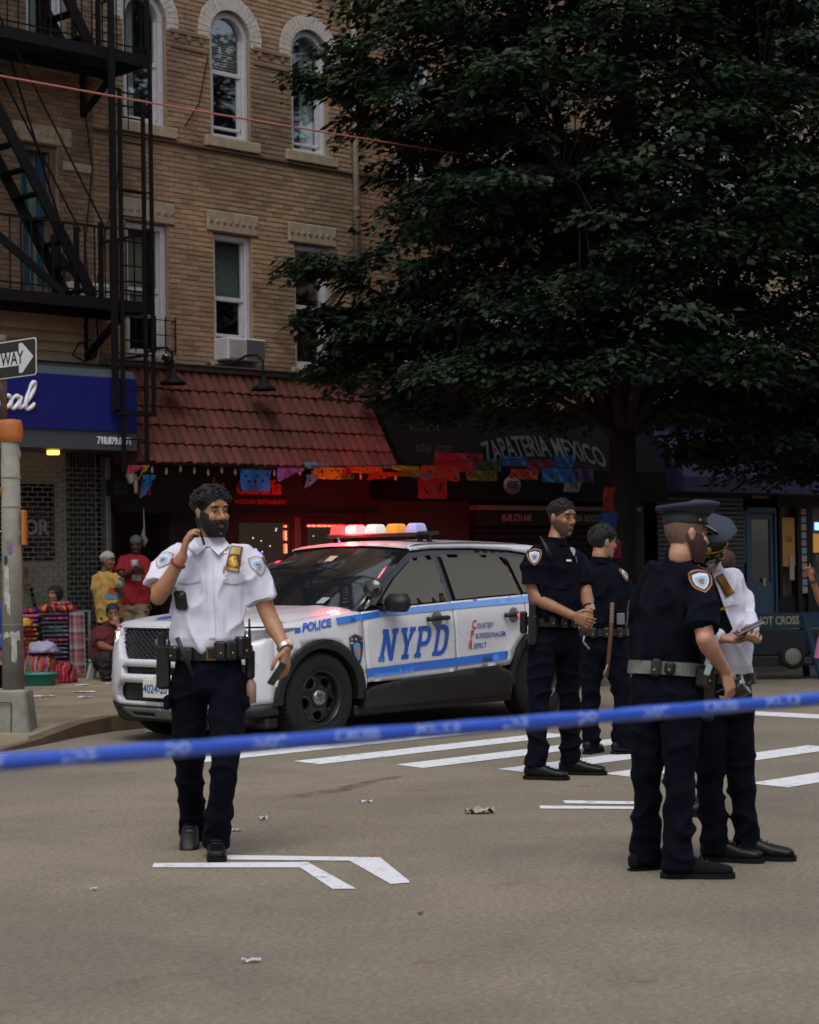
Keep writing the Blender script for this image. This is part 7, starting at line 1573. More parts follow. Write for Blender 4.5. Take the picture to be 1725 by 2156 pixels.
stl = thing('plastic_stool', 'low white plastic stool under the seated man', 'stool', v2w(Vector((VJ(225,1425,23.7).x, 23.7, .13))), YAW)
mstl = M('white plastic', hx('#8d9590'), .5)
o = MB(); o.bbox(-.19, .19, -.17, .17, .20, .235, .012); o.build('seat', mstl, stl)
for sx in (-1, 1):
    for sy in (-1, 1): o = MB(); o.bar((sx*.15, sy*.13, .2), (sx*.19, sy*.17, 0), .045); o.build('leg', mstl, stl)
D0 = 24.6
J = dict(neck=(120,1276,.0), shR=(98,1292,-.05), shL=(142,1292,.0), elR=(76,1296,-.25), wrR=(54,1292,-.35), elL=(148,1325,.0), wrL=(130,1345,-.2), belt=(120,1366,.0), hipR=(110,1380,0), hipL=(132,1380,0), knR=(108,1378,-.3), knL=(134,1378,-.3), anR=(108,1412,-.3), anL=(134,1412,-.3))
P = person('person', 'long-haired woman selling textiles behind a stack of folded cloth', D0, 120, GB, '#7d5642', J, dict(c=(115,1254,-.03), yaw=R(-28), pitch=R(8), k=.98), M('pink blouse', hx('#7c3a46'), .9, var=.5, vscale=20, col2=hx('#2c2a3a')), mtrou, belt=False, foot=dict(R=(0,-1,0,.24), L=(0,-1,0,.24)), sleeve=.5, build=.9, voxel=.012, zg=.13)
simple_hand(P, 'R', (-.9, -.3, -.1)); simple_hand(P, 'L', (-.5, -.4, -.3)); finish(P); hair_shell(P.Mh, .058, -.06, -.16, .016, 4, .003, 30).build('hair', mhair, P.root)
D0 = 18.4
J = dict(neck=(-26,1262,.0), shR=(-58,1280,.0), shL=(2,1282,.0), elR=(-62,1330,0), wrR=(-58,1370,-.1), elL=(4,1330,0), wrL=(-2,1368,-.1), belt=(-26,1358,.0), hipR=(-40,1390,0), hipL=(-10,1390,0), knR=(-42,1455,0), knL=(-8,1455,0), anR=(-42,1508,0), anL=(-8,1508,0))
P = person('person', 'person in blue jacket cut off by the left edge behind the lamp post', D0, -25, GB, '#6d4a3a', J, dict(c=(-26,1236,-.02), yaw=R(20), k=.9), M('blue jacket', hx('#1c2f78'), .8, var=.2), mtrou, belt=False, foot=dict(R=(0,-1,0,.24), L=(0,-1,0,.24)), long_sleeve=True, build=.8, voxel=.014, zg=.1)
simple_hand(P, 'R', (0, 0, -1)); simple_hand(P, 'L', (0, 0, -1)); finish(P); hair_shell(P.Mh, .058, .0, -.06, .016, 4, .003, 30).build('hair', mhair, P.root)
D0 = 20.0
J = dict(neck=(1768,1222,.0), shR=(1738,1238,-.02), shL=(1800,1238,.02), elR=(1732,1276,-.12), wrR=(1709,1216,-.26), elL=(1806,1290,0), wrL=(1800,1335,-.1), belt=(1766,1325,.0), hipR=(1750,1350,0), hipL=(1784,1350,0), knR=(1748,1420,0), knL=(1782,1420,0), anR=(1742,1470,0), anL=(1782,1470,0))
P = person('person', 'pointing person in pink cut off by the right edge', D0, 1765, GB, '#9a6b52', J, dict(c=(1764,1198,-.02), yaw=R(-60), k=.95), M('pink dress', hx('#b3648a'), .8, var=.15), M('pink dress', hx('#b3648a'), .8), belt=False, foot=dict(R=(-.6,-1,0,.25), L=(-.6,-1,0,.25)), sleeve=.5, build=.95, voxel=.012, zg=.0)
hand(P.hand_mb, P.j['wrR'], (-.30, -.1, .9), (-.6, -.6, 0), (.5, -.6, .2), curl=(.05, .9, 1.0, 1.1)); simple_hand(P, 'L', (0, 0, -1)); finish(P); hair_shell(P.Mh, .058, .0, -.1, .016, 4, .003, 30).build('hair', mhair, P.root)
w = P.j['wrR'].lerp(P.j['elR'], .10); dd = (P.j['wrR']-P.j['elR']).normalized(); a1 = dd.orthogonal().normalized(); a2 = dd.cross(a1); o = MB(); o.tube([w+(a1*math.cos(2*math.pi*i/20)+a2*math.sin(2*math.pi*i/20))*.034 for i in range(21)], .012, 6); o.build('watch_band', mblk, P.root)
o = MB(); o.rings([ring(VJ(1764, y, D0)-P.O, (wd, 0, 0), (0, wd*.8, 0), 2, 24) for y, wd in ((1322, .15), (1345, .20), (1384, .235))], 0, True, False); o.build('skirt', MATS['pink dress'], P.root)

# ---------------------------------------------------------------- textile stall
def stripes(name, cols, scale, axis='Z', fine=0.0):
    m = M(name, cols[0], .95); nt = m.node_tree; b = nt.nodes['Principled BSDF']; L = nt.links.new
    tc = nt.nodes.new('ShaderNodeTexCoord'); sp_ = nt.nodes.new('ShaderNodeSeparateXYZ'); L(tc.outputs['Object'], sp_.inputs[0]); nz = nt.nodes.new('ShaderNodeTexNoise'); nz.inputs['Scale'].default_value = 9; L(tc.outputs['Object'], nz.inputs['Vector'])
    ma = nt.nodes.new('ShaderNodeMath'); ma.operation = 'MULTIPLY_ADD'; L(sp_.outputs[axis], ma.inputs[0]); ma.inputs[1].default_value = scale; L(nz.outputs['Fac'], ma.inputs[2]); fr = nt.nodes.new('ShaderNodeMath'); fr.operation = 'FRACT'; L(ma.outputs[0], fr.inputs[0])
    r = nt.nodes.new('ShaderNodeValToRGB'); r.color_ramp.interpolation = 'CONSTANT'; e = r.color_ramp.elements; n = len(cols)
    e[0].color = (*cols[0], 1); e[1].position = 1/n; e[1].color = (*cols[1], 1)
    for i in range(2, n): k = e.new(i/n); k.color = (*cols[i], 1)
    L(fr.outputs[0], r.inputs[0]); L(r.outputs[0], b.inputs['Base Color']); return m
H = hx
ms1 = stripes('red striped cloth', [H('#7c1420'), H('#b0521c'), H('#5a0f2c'), H('#8a1a1a'), H('#b08a3a'), H('#3a1030')], 7)
ms2 = stripes('dark striped cloth', [H('#15161f'), H('#2b3550'), H('#3a2030'), H('#20303a'), H('#5a5a66'), H('#141018')], 9)
ms3 = stripes('magenta cloth', [H('#6a1450'), H('#2a2a80'), H('#8a1830'), H('#1a1a30'), H('#a03a20')], 6, 'X')
ms4 = stripes('multicolour cloth', [H('#8a1420'), H('#1f5a8a'), H('#b06a1c'), H('#5a1040'), H('#2a6a3a'), H('#a0283a')], 8, 'X')
ms5 = stripes('teal striped cloth', [H('#1c3c48'), H('#6a7a80'), H('#182838'), H('#2a6a6a'), H('#101820')], 10)
def stall(D, px, zpx): p = VJ(px, zpx, D); return p
def folded(parent, name, c, w, h, d, mat, jit=0.0):
    o = MB(); rr = []; n = 18
    for t in (-.5, -.46, -.2, .2, .46, .5):
        s = 1 if abs(t) < .45 else .8; rr.append([Vector((t*w, math.copysign(abs(math.cos(2*math.pi*i/n))**.5, math.cos(2*math.pi*i/n))*d/2*s, math.copysign(abs(math.sin(2*math.pi*i/n))**.7, math.sin(2*math.pi*i/n))*h/2*s)) for i in range(n)])
    o.rings(rr, 0, True, True); V = []
    for p in o.v: V.append(tuple(Vector(p)+Vector((noise.noise(Vector(p)*9)*.01, 0, noise.noise(Vector(p)*7+Vector((3, 0, 0)))*.012))))
    o.v = V; ob = o.build(name, mat, parent); ob.location = c; ob.rotation_euler = (0, 0, jit); return ob
rk = random.Random(8)
def stack(name, label, px0, px1, ytop, ybot, D, mats, n, group='textiles on the stall'):
    a = VJ(px0, ybot, D); c = VJ(px1, ytop, D); z0 = max(a.z, .135); t = thing(name, label, 'textiles', v2w(Vector(((a.x+c.x)/2, D, 0))), YAW, group); h = (c.z-z0)/n
    for i in range(n): folded(t, 'folded_cloth', (rk.uniform(-.015, .015), rk.uniform(-.02, .02), z0+h*(i+.5)), (c.x-a.x)*rk.uniform(.94, 1.04), h*1.04, .34, mats[i % len(mats)], rk.uniform(-.05, .05))
    return t
stack('cloth_stack', 'tall stack of folded dark striped cloths beside the plaid blanket', 92, 146, 1288, 1424, 24.0, [ms2, ms5, ms2, ms3, ms2], 15)
stack('cloth_stack', 'stack of folded red and orange striped cloths right of the lamp post', 36, 84, 1312, 1424, 24.1, [ms1, ms1, ms4], 12)
stack('cloth_stack', 'pink and purple folded cloths in front of the textile seller', 38, 82, 1282, 1312, 24.15, [ms3, M('pink cloth', H('#8a4a60'), .95)], 3)
bl = thing('cloth_bundle', 'red and black patterned cloth bundle on top of the dark stack', 'textiles', v2w(VJ(122, 1281, 24.0)), YAW, 'textiles on the stall')
folded(bl, 'rolled_cloth', (0, 0, 0), .40, .11, .34, stripes('red black cloth', [H('#1a0f14'), H('#a03428'), H('#241018'), H('#8a1a28'), H('#b5632c')], 4, 'X')); folded(bl, 'rolled_cloth', (.05, -.03, .055), .2, .06, .26, ms4)
# plaid blanket hanging over a rack
mpl = M('plaid', H('#7a4658'), .95); nt = mpl.node_tree; bb = nt.nodes['Principled BSDF']; tc = nt.nodes.new('ShaderNodeTexCoord'); prev = None
for ax, sc, cols in (('X', 26, [H('#8d5568'), H('#3a3048'), H('#9a8078')]), ('Z', 15, [H('#9a5060'), H('#34304a'), H('#a08c84'), H('#6a7060'), H('#7a3050')])):
    sp_ = nt.nodes.new('ShaderNodeSeparateXYZ'); nt.links.new(tc.outputs['Object'], sp_.inputs[0]); ma = nt.nodes.new('ShaderNodeMath'); ma.operation = 'MULTIPLY'; nt.links.new(sp_.outputs[ax], ma.inputs[0]); ma.inputs[1].default_value = sc/3; fr = nt.nodes.new('ShaderNodeMath'); fr.operation = 'FRACT'; nt.links.new(ma.outputs[0], fr.inputs[0])
    r = nt.nodes.new('ShaderNodeValToRGB'); r.color_ramp.interpolation = 'CONSTANT'; e = r.color_ramp.elements; e[0].color = (*cols[0], 1); e[1].position = 1/len(cols); e[1].color = (*cols[1], 1)
    for i in range(2, len(cols)): k = e.new(i/len(cols)); k.color = (*cols[i], 1)
    nt.links.new(fr.outputs[0], r.inputs[0])
    if prev:
        mx = nt.nodes.new('ShaderNodeMix'); mx.data_type = 'RGBA'; mx.inputs[0].default_value = .5; nt.links.new(prev, mx.inputs[6]); nt.links.new(r.outputs[0], mx.inputs[7]); nt.links.new(mx.outputs[2], bb.inputs['Base Color'])
    prev = r.outputs[0]
def sheet(mb, w, h, nx, nz, fn, th=.006):
    for off in (0, th):
        k = len(mb.v); V = []
        for i in range(nz+1):
            for j in range(nx+1): p = fn(j/nx, i/nz); V.append((p[0], p[1]+off, p[2]))
        mb.add(V, [(i*(nx+1)+j, i*(nx+1)+j+1, (i+1)*(nx+1)+j+1, (i+1)*(nx+1)+j) if off == 0 else (i*(nx+1)+j, (i+1)*(nx+1)+j, (i+1)*(nx+1)+j+1, i*(nx+1)+j+1) for i in range(nz) for j in range(nx)], 0, True)
a = VJ(146, 1418, 23.8); c = VJ(178, 1288, 23.8)
o = MB(); sheet(o, 1, 1, 12, 20, lambda u, v: ((u-.5)*(c.x-a.x)*(1-.25*max(0, v-.75)), .02*math.sin(u*9+v*2)+.05*(1-v), a.z+(c.z-a.z)*v))
o.build('plaid_blanket', mpl, None, 'pink and grey plaid blanket hanging at the end of the stall', 'blanket', 'textiles on the stall', None, v2w(Vector(((a.x+c.x)/2, 23.8, 0))), YAW)
rack = thing('stall_rack', 'grey metal rack behind the hanging plaid blanket', 'rack', v2w(Vector((VJ(165,1420,24.2).x, 24.2, .13))), YAW)
for x in (-.1, .14):
    o = MB(); o.bar((x, 0, 0), (x, 0, .8), .03); o.build('upright', mgal, rack)
for z in (.2, .45, .79): o = MB(); o.bar((-.12, 0, z), (.16, 0, z), .025); o.build('crossbar', mgal, rack)
def heap(name, label, px0, px1, ytop, ybot, D, mat, seed, dy=.25, cat='textiles'):
    a = VJ(px0, ybot, D); c = VJ(px1, ytop, D); z0 = a.z; o = MB(); n, m = 30, 12; rr = []
    for i in range(m+1):
        t = i/m; rad = math.cos(t*math.pi/2*.98)**.55; row = []
        for k in range(n):
            an = 2*math.pi*k/n; f = 1+.22*noise.noise(Vector((math.cos(an)*2+seed, math.sin(an)*2, t*3)))+.12*noise.noise(Vector((math.cos(an)*6+seed, math.sin(an)*6, t*8)))
            row.append((math.cos(an)*rad*f*(c.x-a.x)/2, math.sin(an)*rad*f*dy, (c.z-z0)*math.sin(t*math.pi/2)*(1+.15*noise.noise(Vector((an*2, seed, t*4))))))
        rr.append(row)
    o.rings(rr, 0, True, True); return o.build(name, mat, None, label, cat, 'textiles on the stall', None, v2w(Vector(((a.x+c.x)/2, D, max(.13, z0)))), YAW)
heap('cloth_heap', 'heap of multicoloured cloth spilling over the teal tub', 46, 125, 1375, 1428, 23.4, ms4, 1); heap('cloth_heap', 'purple and blue cloth heap under the white cloth', 52, 112, 1352, 1395, 23.5, ms3, 5, .2)
heap('white_cloth', 'crumpled white cloth on top of the cloth heap', 58, 122, 1350, 1374, 23.35, M('lavender white cloth', H('#8f8ca6'), .9, var=.2), 9, .16); heap('red_cloth', 'red patterned cloth spilling on the sidewalk beside the teal tub', 112, 162, 1404, 1446, 23.0, stripes('red spill cloth', [H('#8a1222'), H('#24141a'), H('#a03040'), H('#5a0f1c')], 11, 'X'), 13, .2)
heap('yellow_bag', 'small yellow bag on the stall beside the lamp post', 40, 66, 1301, 1318, 23.8, M('yellow bag', H('#b0851a'), .7), 17, .08, 'bag')
tb = thing('plastic_tub', 'teal plastic tub on the sidewalk beside the lamp post base', 'tub', v2w(Vector((VJ(84,1445,22.5).x, 22.5, .13))), YAW)
o = MB(); o.rings([ring((0, 0, z), (wx, 0, 0), (0, wy, 0), 3.0, 32) for z, wx, wy in ((0, .16, .13), (.01, .17, .14), (.12, .185, .15), (.125, .20, .165), (.14, .20, .165), (.14, .185, .15), (.03, .165, .135))], 0, True, False); o.build('tub_body', M('teal plastic', H('#1d6a5e'), .45), tb)

# ---------------------------------------------------------------- traffic pole
DP = 17.0; pb = VJ(29, 1530, DP); pole = thing('street_pole', 'grey steel street pole with orange collar and torn stickers at the left edge', 'pole', v2w(Vector((pb.x, DP, .03))), YAW)
mpole = M('weathered pole paint', H('#7d7c72'), .75, var=.28, vscale=8, bump=.3, bscale=40, detail=8)
o = MB(); rr = []
for z, w_ in ((0, .225), (.02, .22), (.36, .185), (.385, .18), (.40, .165), (.40, .09)): rr.append(ring((-.04, 0, z), (w_, 0, 0), (0, w_, 0), 7, 32))
o.rings(rr, 0, False, True); bs = o.build('base', mpole, pole)
o = MB(); 
for (x0, z0, x1, z1) in ((-.20, .04, .04, .04), (.04, .04, .04, .30), (-.20, .30, .04, .30)): o.bar((x0-.02, -.222+.04*z0, z0), (x1-.02, -.222+.05*z1, z1), .008)
o.build('access_panel', M('panel seam', H('#3c3d3a'), .8), bs)
o = MB(); o.tube([(0, 0, .38), (0, 0, 1.4), (-.006, 0, 2.54)], [.094, .086, .078], 20); o.build('shaft', mpole, pole)
o = MB(); o.lathe([(.082, 2.50), (.10, 2.53), (.105, 2.56), (.105, 2.64), (.088, 2.69), (.0005, 2.70)], 20); o.build('collar', M('orange paint', H('#a8622c'), .7, var=.3, vscale=10), pole)
o = MB(); o.tube([(-.055, 0, 2.66), (-.06, 0, 3.36)], .030, 12); o.tube([(-.06, 0, 3.34), (-.06, 0, 3.42)], .036, 12); o.build('pipe', M('rusty pipe', H('#6d6253'), .8, var=.5, vscale=18, col2=H('#4a3527')), pole)
o = MB(); o.bbox(.088, .125, -.05, .05, 1.62, 1.92, .008); o.build('push_button_box', M('orange plastic', hx('#a5621c'), .5), pole)
for z in (2.08, 2.45): o = MB(); o.ball((-.12, -.03, z), .05, 12, 8, 0, (.9, 1, 1.2)); o.build('signal_lens', MATS['orange plastic'], pole)
mtp = M('torn paper', H('#a5a39f'), .85, var=.35, vscale=16); rp = random.Random(5)
for (an, z, h_, w_, mt) in ((-1.95, 1.28, .34, .55, mtp), (-1.75, 1.12, .16, .35, mtp), (-1.5, .86, .06, 1.7, mtp), (-1.25, .74, .2, .5, mtp), (-1.6, 1.60, .10, .5, M('flower sticker', H('#7d5f86'), .7, var=.5, vscale=40)), (-2.0, 1.50, .06, .4, M('dark sticker', H('#27313a'), .7)), (-.55, 1.72, .03, .5, mtp), (-.3, 2.4, .05, .4, mtp)):
    o = MB(); n = 8; V = []
    for zz in (0, 1):
        for k in range(n+1): a_ = an+w_*(k/n-.5); r_ = .090-.006*(z/2)+.004; V.append((math.cos(a_)*r_, math.sin(a_)*r_, z+h_*(zz-.5)+rp.uniform(-.02, .02)))
    o.add(V, [(k, k+1, n+2+k, n+1+k) for k in range(n)], 0, True); o.build('sticker', mt, pole)
for z in (.95, 1.95, 2.2): o = MB(); o.lathe([(.092-.006*z/2, z-.006), (.094-.006*z/2, z), (.092-.006*z/2, z+.006)], 18); o.build('steel_band', mpole, pole)
o = MB(); o.tube([(-.08, -.04, 1.74), (-.3, -.06, 1.76), (-.5, -.1, 1.75)], .006, 6); o.build('wire', mbulb, pole)
SGN = Matrix(((0, 0, -1, 0), (-1, 0, 0, 0), (0, 1, 0, 0), (0, 0, 0, 1)))            # letters read along -Y, face -X
pw = v2w(Vector((pb.x-.06, DP, 0))); sgp = thing('one_way_sign', 'black and white ONE WAY arrow sign on the pole at the left edge', 'sign', (pw.x-.05, pw.y, 3.22))
rrp = lambda w_, h_, r_: [(sx*(w_/2-r_)+r_*math.cos(a_), sy*(h_/2-r_)+r_*math.sin(a_)) for (sx, sy, a0) in ((1, 1, 0), (-1, 1, math.pi/2), (-1, -1, math.pi), (1, -1, 1.5*math.pi)) for a_ in [a0+math.pi/2*i/4 for i in range(5)]]
S2 = SGN @ Matrix.Translation((.10, 0, 0))
o = MB(); o.prism(rrp(.93, .315, .03), -.004, .0, S2); o.fixn = True; o.build('sign_plate', M('sign white', H('#c4c5c8'), .5), sgp)
o = MB(); o.prism(rrp(.91, .295, .025), .001, .003, S2); o.fixn = True; o.build('black_field', M('sign black', (.012, .012, .013), .5), sgp)
o = MB(); o.prism([(-.42, -.06), (.22, -.06), (.22, -.125), (.27, -.125), (.43, 0), (.27, .125), (.22, .125), (.22, .06), (-.42, .06)], .004, .006, S2); o.fixn = True; o.build('arrow', MATS['sign white'], sgp)
text('sign_lettering', 'ONE', MATS['sign black'], (0, 0, 0), .155, rot=SGN @ Matrix.Translation((-.14, 0, .008)), parent=sgp, bold=.002, sx=.92); text('sign_lettering', 'WAY', MATS['sign black'], (0, 0, 0), .155, rot=SGN @ Matrix.Translation((.22, 0, .008)), parent=sgp, bold=.002, sx=.92)

# ---------------------------------------------------------------- police line tape close to the viewpoint
mtape = M('blue barrier tape', H('#2a55c4'), .3, spec=.7, coat=.3); mtapel = M('tape pale print', H('#8ba0dd'), .4)
A = v2w(VJ(-260, 1624, 2.9)); Bv = v2w(VJ(2000, 1447, 4.35)); tp = thing('barrier_tape', 'blue police line tape stretched across the foreground', 'tape')
o = MB(); n = 90; rr = []; ax = (Bv-A).normalized(); sx_ = ax.cross(Vector((0, 0, 1))).normalized(); sz_ = sx_.cross(ax)
def tape_pt(t, an, g=0.0):
    tw = .5+t*2.4; c = A.lerp(Bv, t)+Vector((0, 0, -.004*math.sin(math.pi*t))); r1, r2 = .0128+.0005*math.sin(t*40), .0105+.001*math.sin(t*33+1); a = an; d = sx_*math.cos(a)*(r1*.75+g)+sz_*math.sin(a)*(r1+g)
    return c+d+sz_*.0012*math.sin(an*5+t*70)
for i in range(n+1): rr.append([tape_pt(i/n, 2*math.pi*k/20) for k in range(20)])
o.rings(rr, 0, True, True); o.build('tape_roll', mtape, tp)
Lt = (Bv-A).length
for t0, wd_ in [(.06+.072*i, w_) for i, w_ in enumerate(['POLICE', 'LINE', 'DO', 'NOT', 'CROSS']*3) if .06+.072*i < .97]:
  me = text_mesh(wd_, .030, bold=.001)
  for v in me.vertices: t = t0+v.co.x/Lt; v.co = tape_pt(t, math.pi-.05+math.pi*0-(v.co.y-.004)/.016, .0010) if False else tape_pt(t, -.05*0+(v.co.y+.003)/.016, .0008)
  me.materials.clear(); me.materials.append(mtapel); addobj('tape_lettering', me, tp)

# ---------------------------------------------------------------- overhead cable
o = MB(); a = Vector((10.25, 15.24, 5.92)); c = Vector((18.9, 16.4, 6.42)); dd = (c-a); pts = [a+dd*t+Vector((0, 0, .10*(t-.0)*(t-1.0))) for t in [-1.0+2.0*i/30 for i in range(31)]]
o.tube(pts, .010, 6); o.build('overhead_cable', M('salmon cable', H('#a5645a'), .6), None, 'thin salmon coloured cable crossing in front of the arched windows', 'cable')

# ---------------------------------------------------------------- police barricade behind the officers
bx = VJ(1640, 1405, 23.6); bar_ = thing('police_barricade', 'blue wooden police barricade with DO NOT CROSS lettering by the tree', 'barricade', v2w(Vector((bx.x, 23.6, .0))), YAW+R(6))
mbb = M('barricade blue', H('#14304a'), .8, var=.3, vscale=6); mcream = M('cream stencil', H('#8f8d78'), .8)
o = MB(); o.bbox(-1.6, 1.9, -.03, .03, .60, .78, .008); o.build('beam', mbb, bar_); text('stencil', 'DO NOT CROSS', mcream, (-.10, -.035, .69), .135, parent=bar_, bold=.003, sx=.70)
text('stencil', 'POLICE LINE', mcream, (1.0, -.035, .69), .135, parent=bar_, bold=.003, sx=.70)
o = MB(); o.bbox(-1.5, 1.9, -.12, -.07, .16, .27, .008); o.build('lower_rail', M('dark barricade', H('#10161f'), .8), bar_); text('stencil', 'POLICE DEPT', M('dim stencil', H('#5c6a80'), .8), (.35, -.125, .22), .09, parent=bar_, bold=.002, sx=.85)
for x in (-1.2, .30, 1.5):
    for s in (-1, 1): o = MB(); o.bar((x, 0, .78), (x+.22*(1 if x > 0 else -1)*.6, s*.30, .02), .08, .05); o.build('leg', mbb, bar_)
for x in (.12, 1.3):
    o = MB(); mm = Matrix.Translation((x, -.16, .28)) @ Matrix.Rotation(math.pi/2, 4, 'X'); o.lathe([(.10, -.04), (.15, -.045), (.155, 0), (.15, .045), (.10, .04)], 24, mm); wh = o.build('wheel', mtyre, bar_); o = MB(); o.lathe([(.10, .03), (.06, .045), (.0005, .045)], 20, mm); o.build('hub', M('wheel disc grey', H('#6b6a64'), .6), wh)
o = MB(); o.bbox(-1.4, 1.8, -.1, .25, .28, .58, .02); o.build('load_box', M('dark barricade', H('#10161f'), .8), bar_)

# ---------------------------------------------------------------- paper banners along the shop fronts
GP = 'cut-paper banners along the shop fronts'
_org = Vector((0, 0, 1.47)); _Mz = Matrix.Rotation(YAW, 3, 'Z')
def on_wall(px, py, w_): 
    d = _Mz @ (VJ(px, py, 10)-_org); t = w_/d.y; p = _org+d*t; return p
def banner(col, label, x0, x1, y0, y1, w_=19.75, tri=False, scal=True, swing=.0):
    a = on_wall(x0, y1, w_); c = on_wall(x1, y0, w_); W, Hh = c.x-a.x, abs(c.z-a.z); o = MB(); nx, nz = 16, 8; sd_ = (x0*7+y0) % 6
    def fn(u, v):
        hgt = Hh*(1-.8*u if tri else 1)*((.90+.10*abs(math.sin(u*math.pi*5))) if scal else 1); z = Hh-hgt*(1-v)
        return (u*W+.02*math.sin(v*3+sd_), swing*(1-v)*Hh+.03*math.sin(u*6+sd_)*(1-v)+.015*math.sin(u*13+v*5+sd_), z)
    V = [fn(j/nx, i/nz) for i in range(nz+1) for j in range(nx+1)]; fs = []; rg = random.Random(int(x0))
    for i in range(nz):
        for j in range(nx):
            if 0 < i < nz-1 and 0 < j < nx-1 and rg.random() < .10: continue        # cut-outs
            k = i*(nx+1)+j; fs.append((k, k+1, k+nx+2, k+nx+1))
    o.add(V, fs, 0, True); m = M('paper '+col, H(col), .6, var=.1, vscale=8); nt = m.node_tree
    if 'tl' not in m: m['tl'] = 1; b_ = nt.nodes['Principled BSDF']; tr = nt.nodes.new('ShaderNodeBsdfTranslucent'); tr.inputs[0].default_value = (*H(col), 1); mx = nt.nodes.new('ShaderNodeMixShader'); mx.inputs[0].default_value = .4; nt.links.new(b_.outputs[0], mx.inputs[1]); nt.links.new(tr.outputs[0], mx.inputs[2]); nt.links.new(mx.outputs[0], nt.nodes['Material Output'].inputs[0])
    return o.build('paper_banner', m, None, label, 'banner', GP, None, Vector((a.x, w_, min(a.z, c.z))))
for args in [('#2a6fc0', 'bright blue cut-paper banner hanging over the red restaurant lettering', 508, 570, 990, 1034), ('#8a62b8', 'purple paper banner right of the bright blue one', 585, 641, 985, 1016), ('#55a3c4', 'pale blue paper banner at the lower edge of the tiles', 643, 694, 974, 986), ('#5b86b8', 'small torn pale blue banner hanging below the yellow one', 645, 668, 1000, 1030), ('#c78a18', 'yellow paper banner under the tiles', 660, 728, 985, 1009), ('#8e1f28', 'small red banner between the yellow and orange banners', 722, 742, 985, 1000), ('#c0661c', 'orange paper banner right of the yellow one', 735, 806, 983, 996), ('#b0341c', 'red orange banner hanging under the orange one', 776, 848, 995, 1012), ('#4f6b1c', 'small olive banner below the yellow one', 705, 745, 1000, 1009), ('#8aa41c', 'thin lime banner over the shop awning', 827, 886, 982, 990), ('#6a7420', 'olive banner under the lime one', 834, 889, 990, 1003), ('#2463b0', 'small blue banner under the olive one', 868, 902, 997, 1008), ('#8a4a1c', 'brown orange banner in front of the black awning', 888, 970, 982, 1012), ('#8c1c30', 'crimson banner in front of the small grey lettering', 917, 1018, 956, 993), ('#7c1a26', 'dark red banner hanging lowest above the police car roof', 885, 946, 1008, 1051), ('#2a5a30', 'dark green banner right of the crimson one', 1001, 1056, 972, 993), ('#5f7420', 'yellow green banner under the dark green one', 985, 1050, 992, 1012), ('#2469b8', 'small blue banner under the arched lettering, left one', 1052, 1108, 963, 980), ('#7a1c4a', 'magenta banner below the arched lettering', 1110, 1172, 969, 990), ('#b0502a', 'orange banner above the oval house number', 1075, 1134, 989, 1009), ('#2a72c4', 'large blue banner right of the oval house number', 1145, 1214, 988, 1016), ('#2668b4', 'upper blue banner under the end of the arched lettering', 1172, 1212, 960, 984), ('#4a2a6a', 'dark purple banner beside the tree trunk', 1206, 1252, 988, 1016)]:
    banner(args[0], args[1], *args[2:], tri=args[0] in ('#8a62b8', '#5b86b8', '#b0341c'), swing=.1)
for col, lb, x0, x1, y0, y1, w_ in (('#c0466a', 'pink crumpled streamer beside the fire escape ladder', 268, 300, 980, 1006, 19.8), ('#b8922a', 'yellow streamer between the pink and blue streamers', 298, 312, 980, 1010, 19.78), ('#2a72b8', 'blue streamer hanging from the canopy corner', 304, 332, 1000, 1050, 19.8)): banner(col, lb, x0, x1, y0, y1, w_, tri=True, swing=.3, scal=False)
for col, lb, x0, x1, y0, y1, w_ in (('#8f2a20', 'red cloth ribbon tied on the tree trunk', 1275, 1298, 1027, 1080, 14.85), ('#1d4f9a', 'blue cloth ribbon tied on the tree trunk below the red one', 1267, 1302, 1080, 1132, 14.8), ('#8a1f48', 'magenta ribbon low on the tree trunk behind the officers', 1282, 1312, 1140, 1175, 14.8)): banner(col, lb, x0, x1, y0, y1, w_, scal=False, swing=.2)
o = MB(); o.tube([on_wall(x, y, 19.74) for x, y in ((500, 988), (640, 983), (800, 981), (960, 972), (1120, 966), (1260, 984))], .006, 5); o.build('banner_string', mblack, None, 'string carrying the paper banners along the shop fronts', 'string')

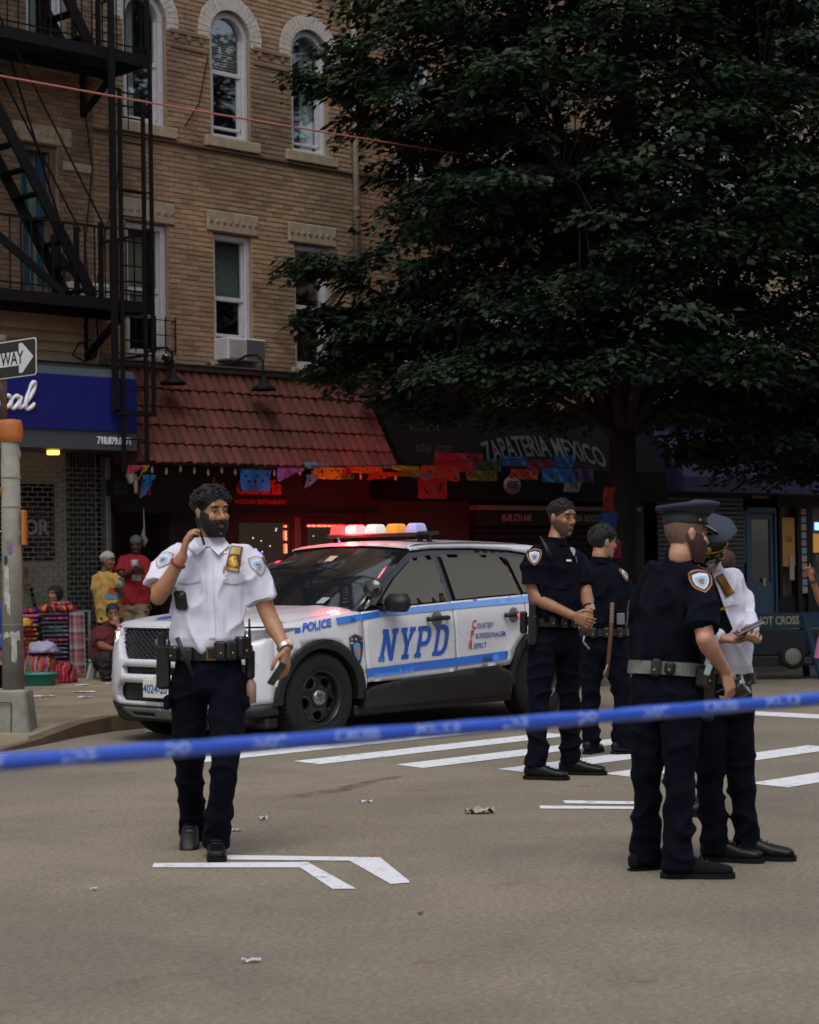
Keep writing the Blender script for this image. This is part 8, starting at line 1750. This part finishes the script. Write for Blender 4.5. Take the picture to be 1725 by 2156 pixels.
# ---------------------------------------------------------------- litter
mpap = M('scrap paper', H('#b9bac4'), .8, var=.15, vscale=10)
def scrap(x, y, z, sx, sy, label, rz=0.0, h=.012, mat=None):
    o = MB(); nx, ny = 8, 6; sd_ = x*3+y
    V = [((i/nx-.5)*sx+.01*noise.noise(Vector((i, j, sd_))), (j/ny-.5)*sy*(1-.3*abs(i/nx-.5)), h*(.6+noise.noise(Vector((i*.6+sd_, j*.6, 1)))*1.3)+.004) for j in range(ny+1) for i in range(nx+1)]
    o.add(V, [(j*(nx+1)+i, j*(nx+1)+i+1, (j+1)*(nx+1)+i+1, (j+1)*(nx+1)+i) for j in range(ny) for i in range(nx)], 0, True); o.build('paper_scrap', mat or mpap, None, label, 'litter', 'litter on the ground', None, (x, y, z), rz)
scrap(8.52, 7.87, .0, .17, .09, 'crumpled newspaper scrap on the road below the crosswalk', YAW, .03, M('newsprint', H('#9a958c'), .9, var=.4, vscale=22))
scrap(4.83, 5.62, 0, .07, .03, 'small white scrap in the near left of the road', YAW+.2); scrap(5.95, 5.84, 0, .04, .02, 'tiny orange scrap in the near middle of the road', .5, .008, M('orange scrap', H('#a5521f'), .8)); scrap(5.43, 7.4, 0, .035, .02, 'tiny white scrap left of the painted lane marks', YAW); scrap(8.47, 8.77, 0, .08, .02, 'thin white scrap on the road under the tape', YAW); scrap(7.53, 8.64, 0, .05, .03, 'small grey scrap right of the walking officer', YAW, .02); scrap(7.13, 8.41, 0, .06, .03, "white scrap near the walking officer's knee", YAW); scrap(6.93, 7.12, .004, .03, .02, 'tiny brown scrap on the painted lane mark', YAW, .008, MATS['orange scrap'])
scrap(13.3, 18.3, .13, .16, .08, 'white scrap on the sidewalk nearest the red cloth', YAW); scrap(12.6, 17.3, .13, .24, .12, 'large white scrap in the middle of the sidewalk', YAW); scrap(11.95, 17.1, .13, .22, .10, 'white scrap on the sidewalk beside the pole base', YAW); scrap(12.1, 16.6, .13, .14, .08, 'small white scrap on the sidewalk nearest the kerb', YAW); scrap(13.6, 18.2, .13, .08, .06, 'pinkish scrap on the sidewalk by the car', YAW); scrap(10.9, 13.9, .0, .2, .1, 'pale scrap in the gutter in front of the police car', YAW+.5)
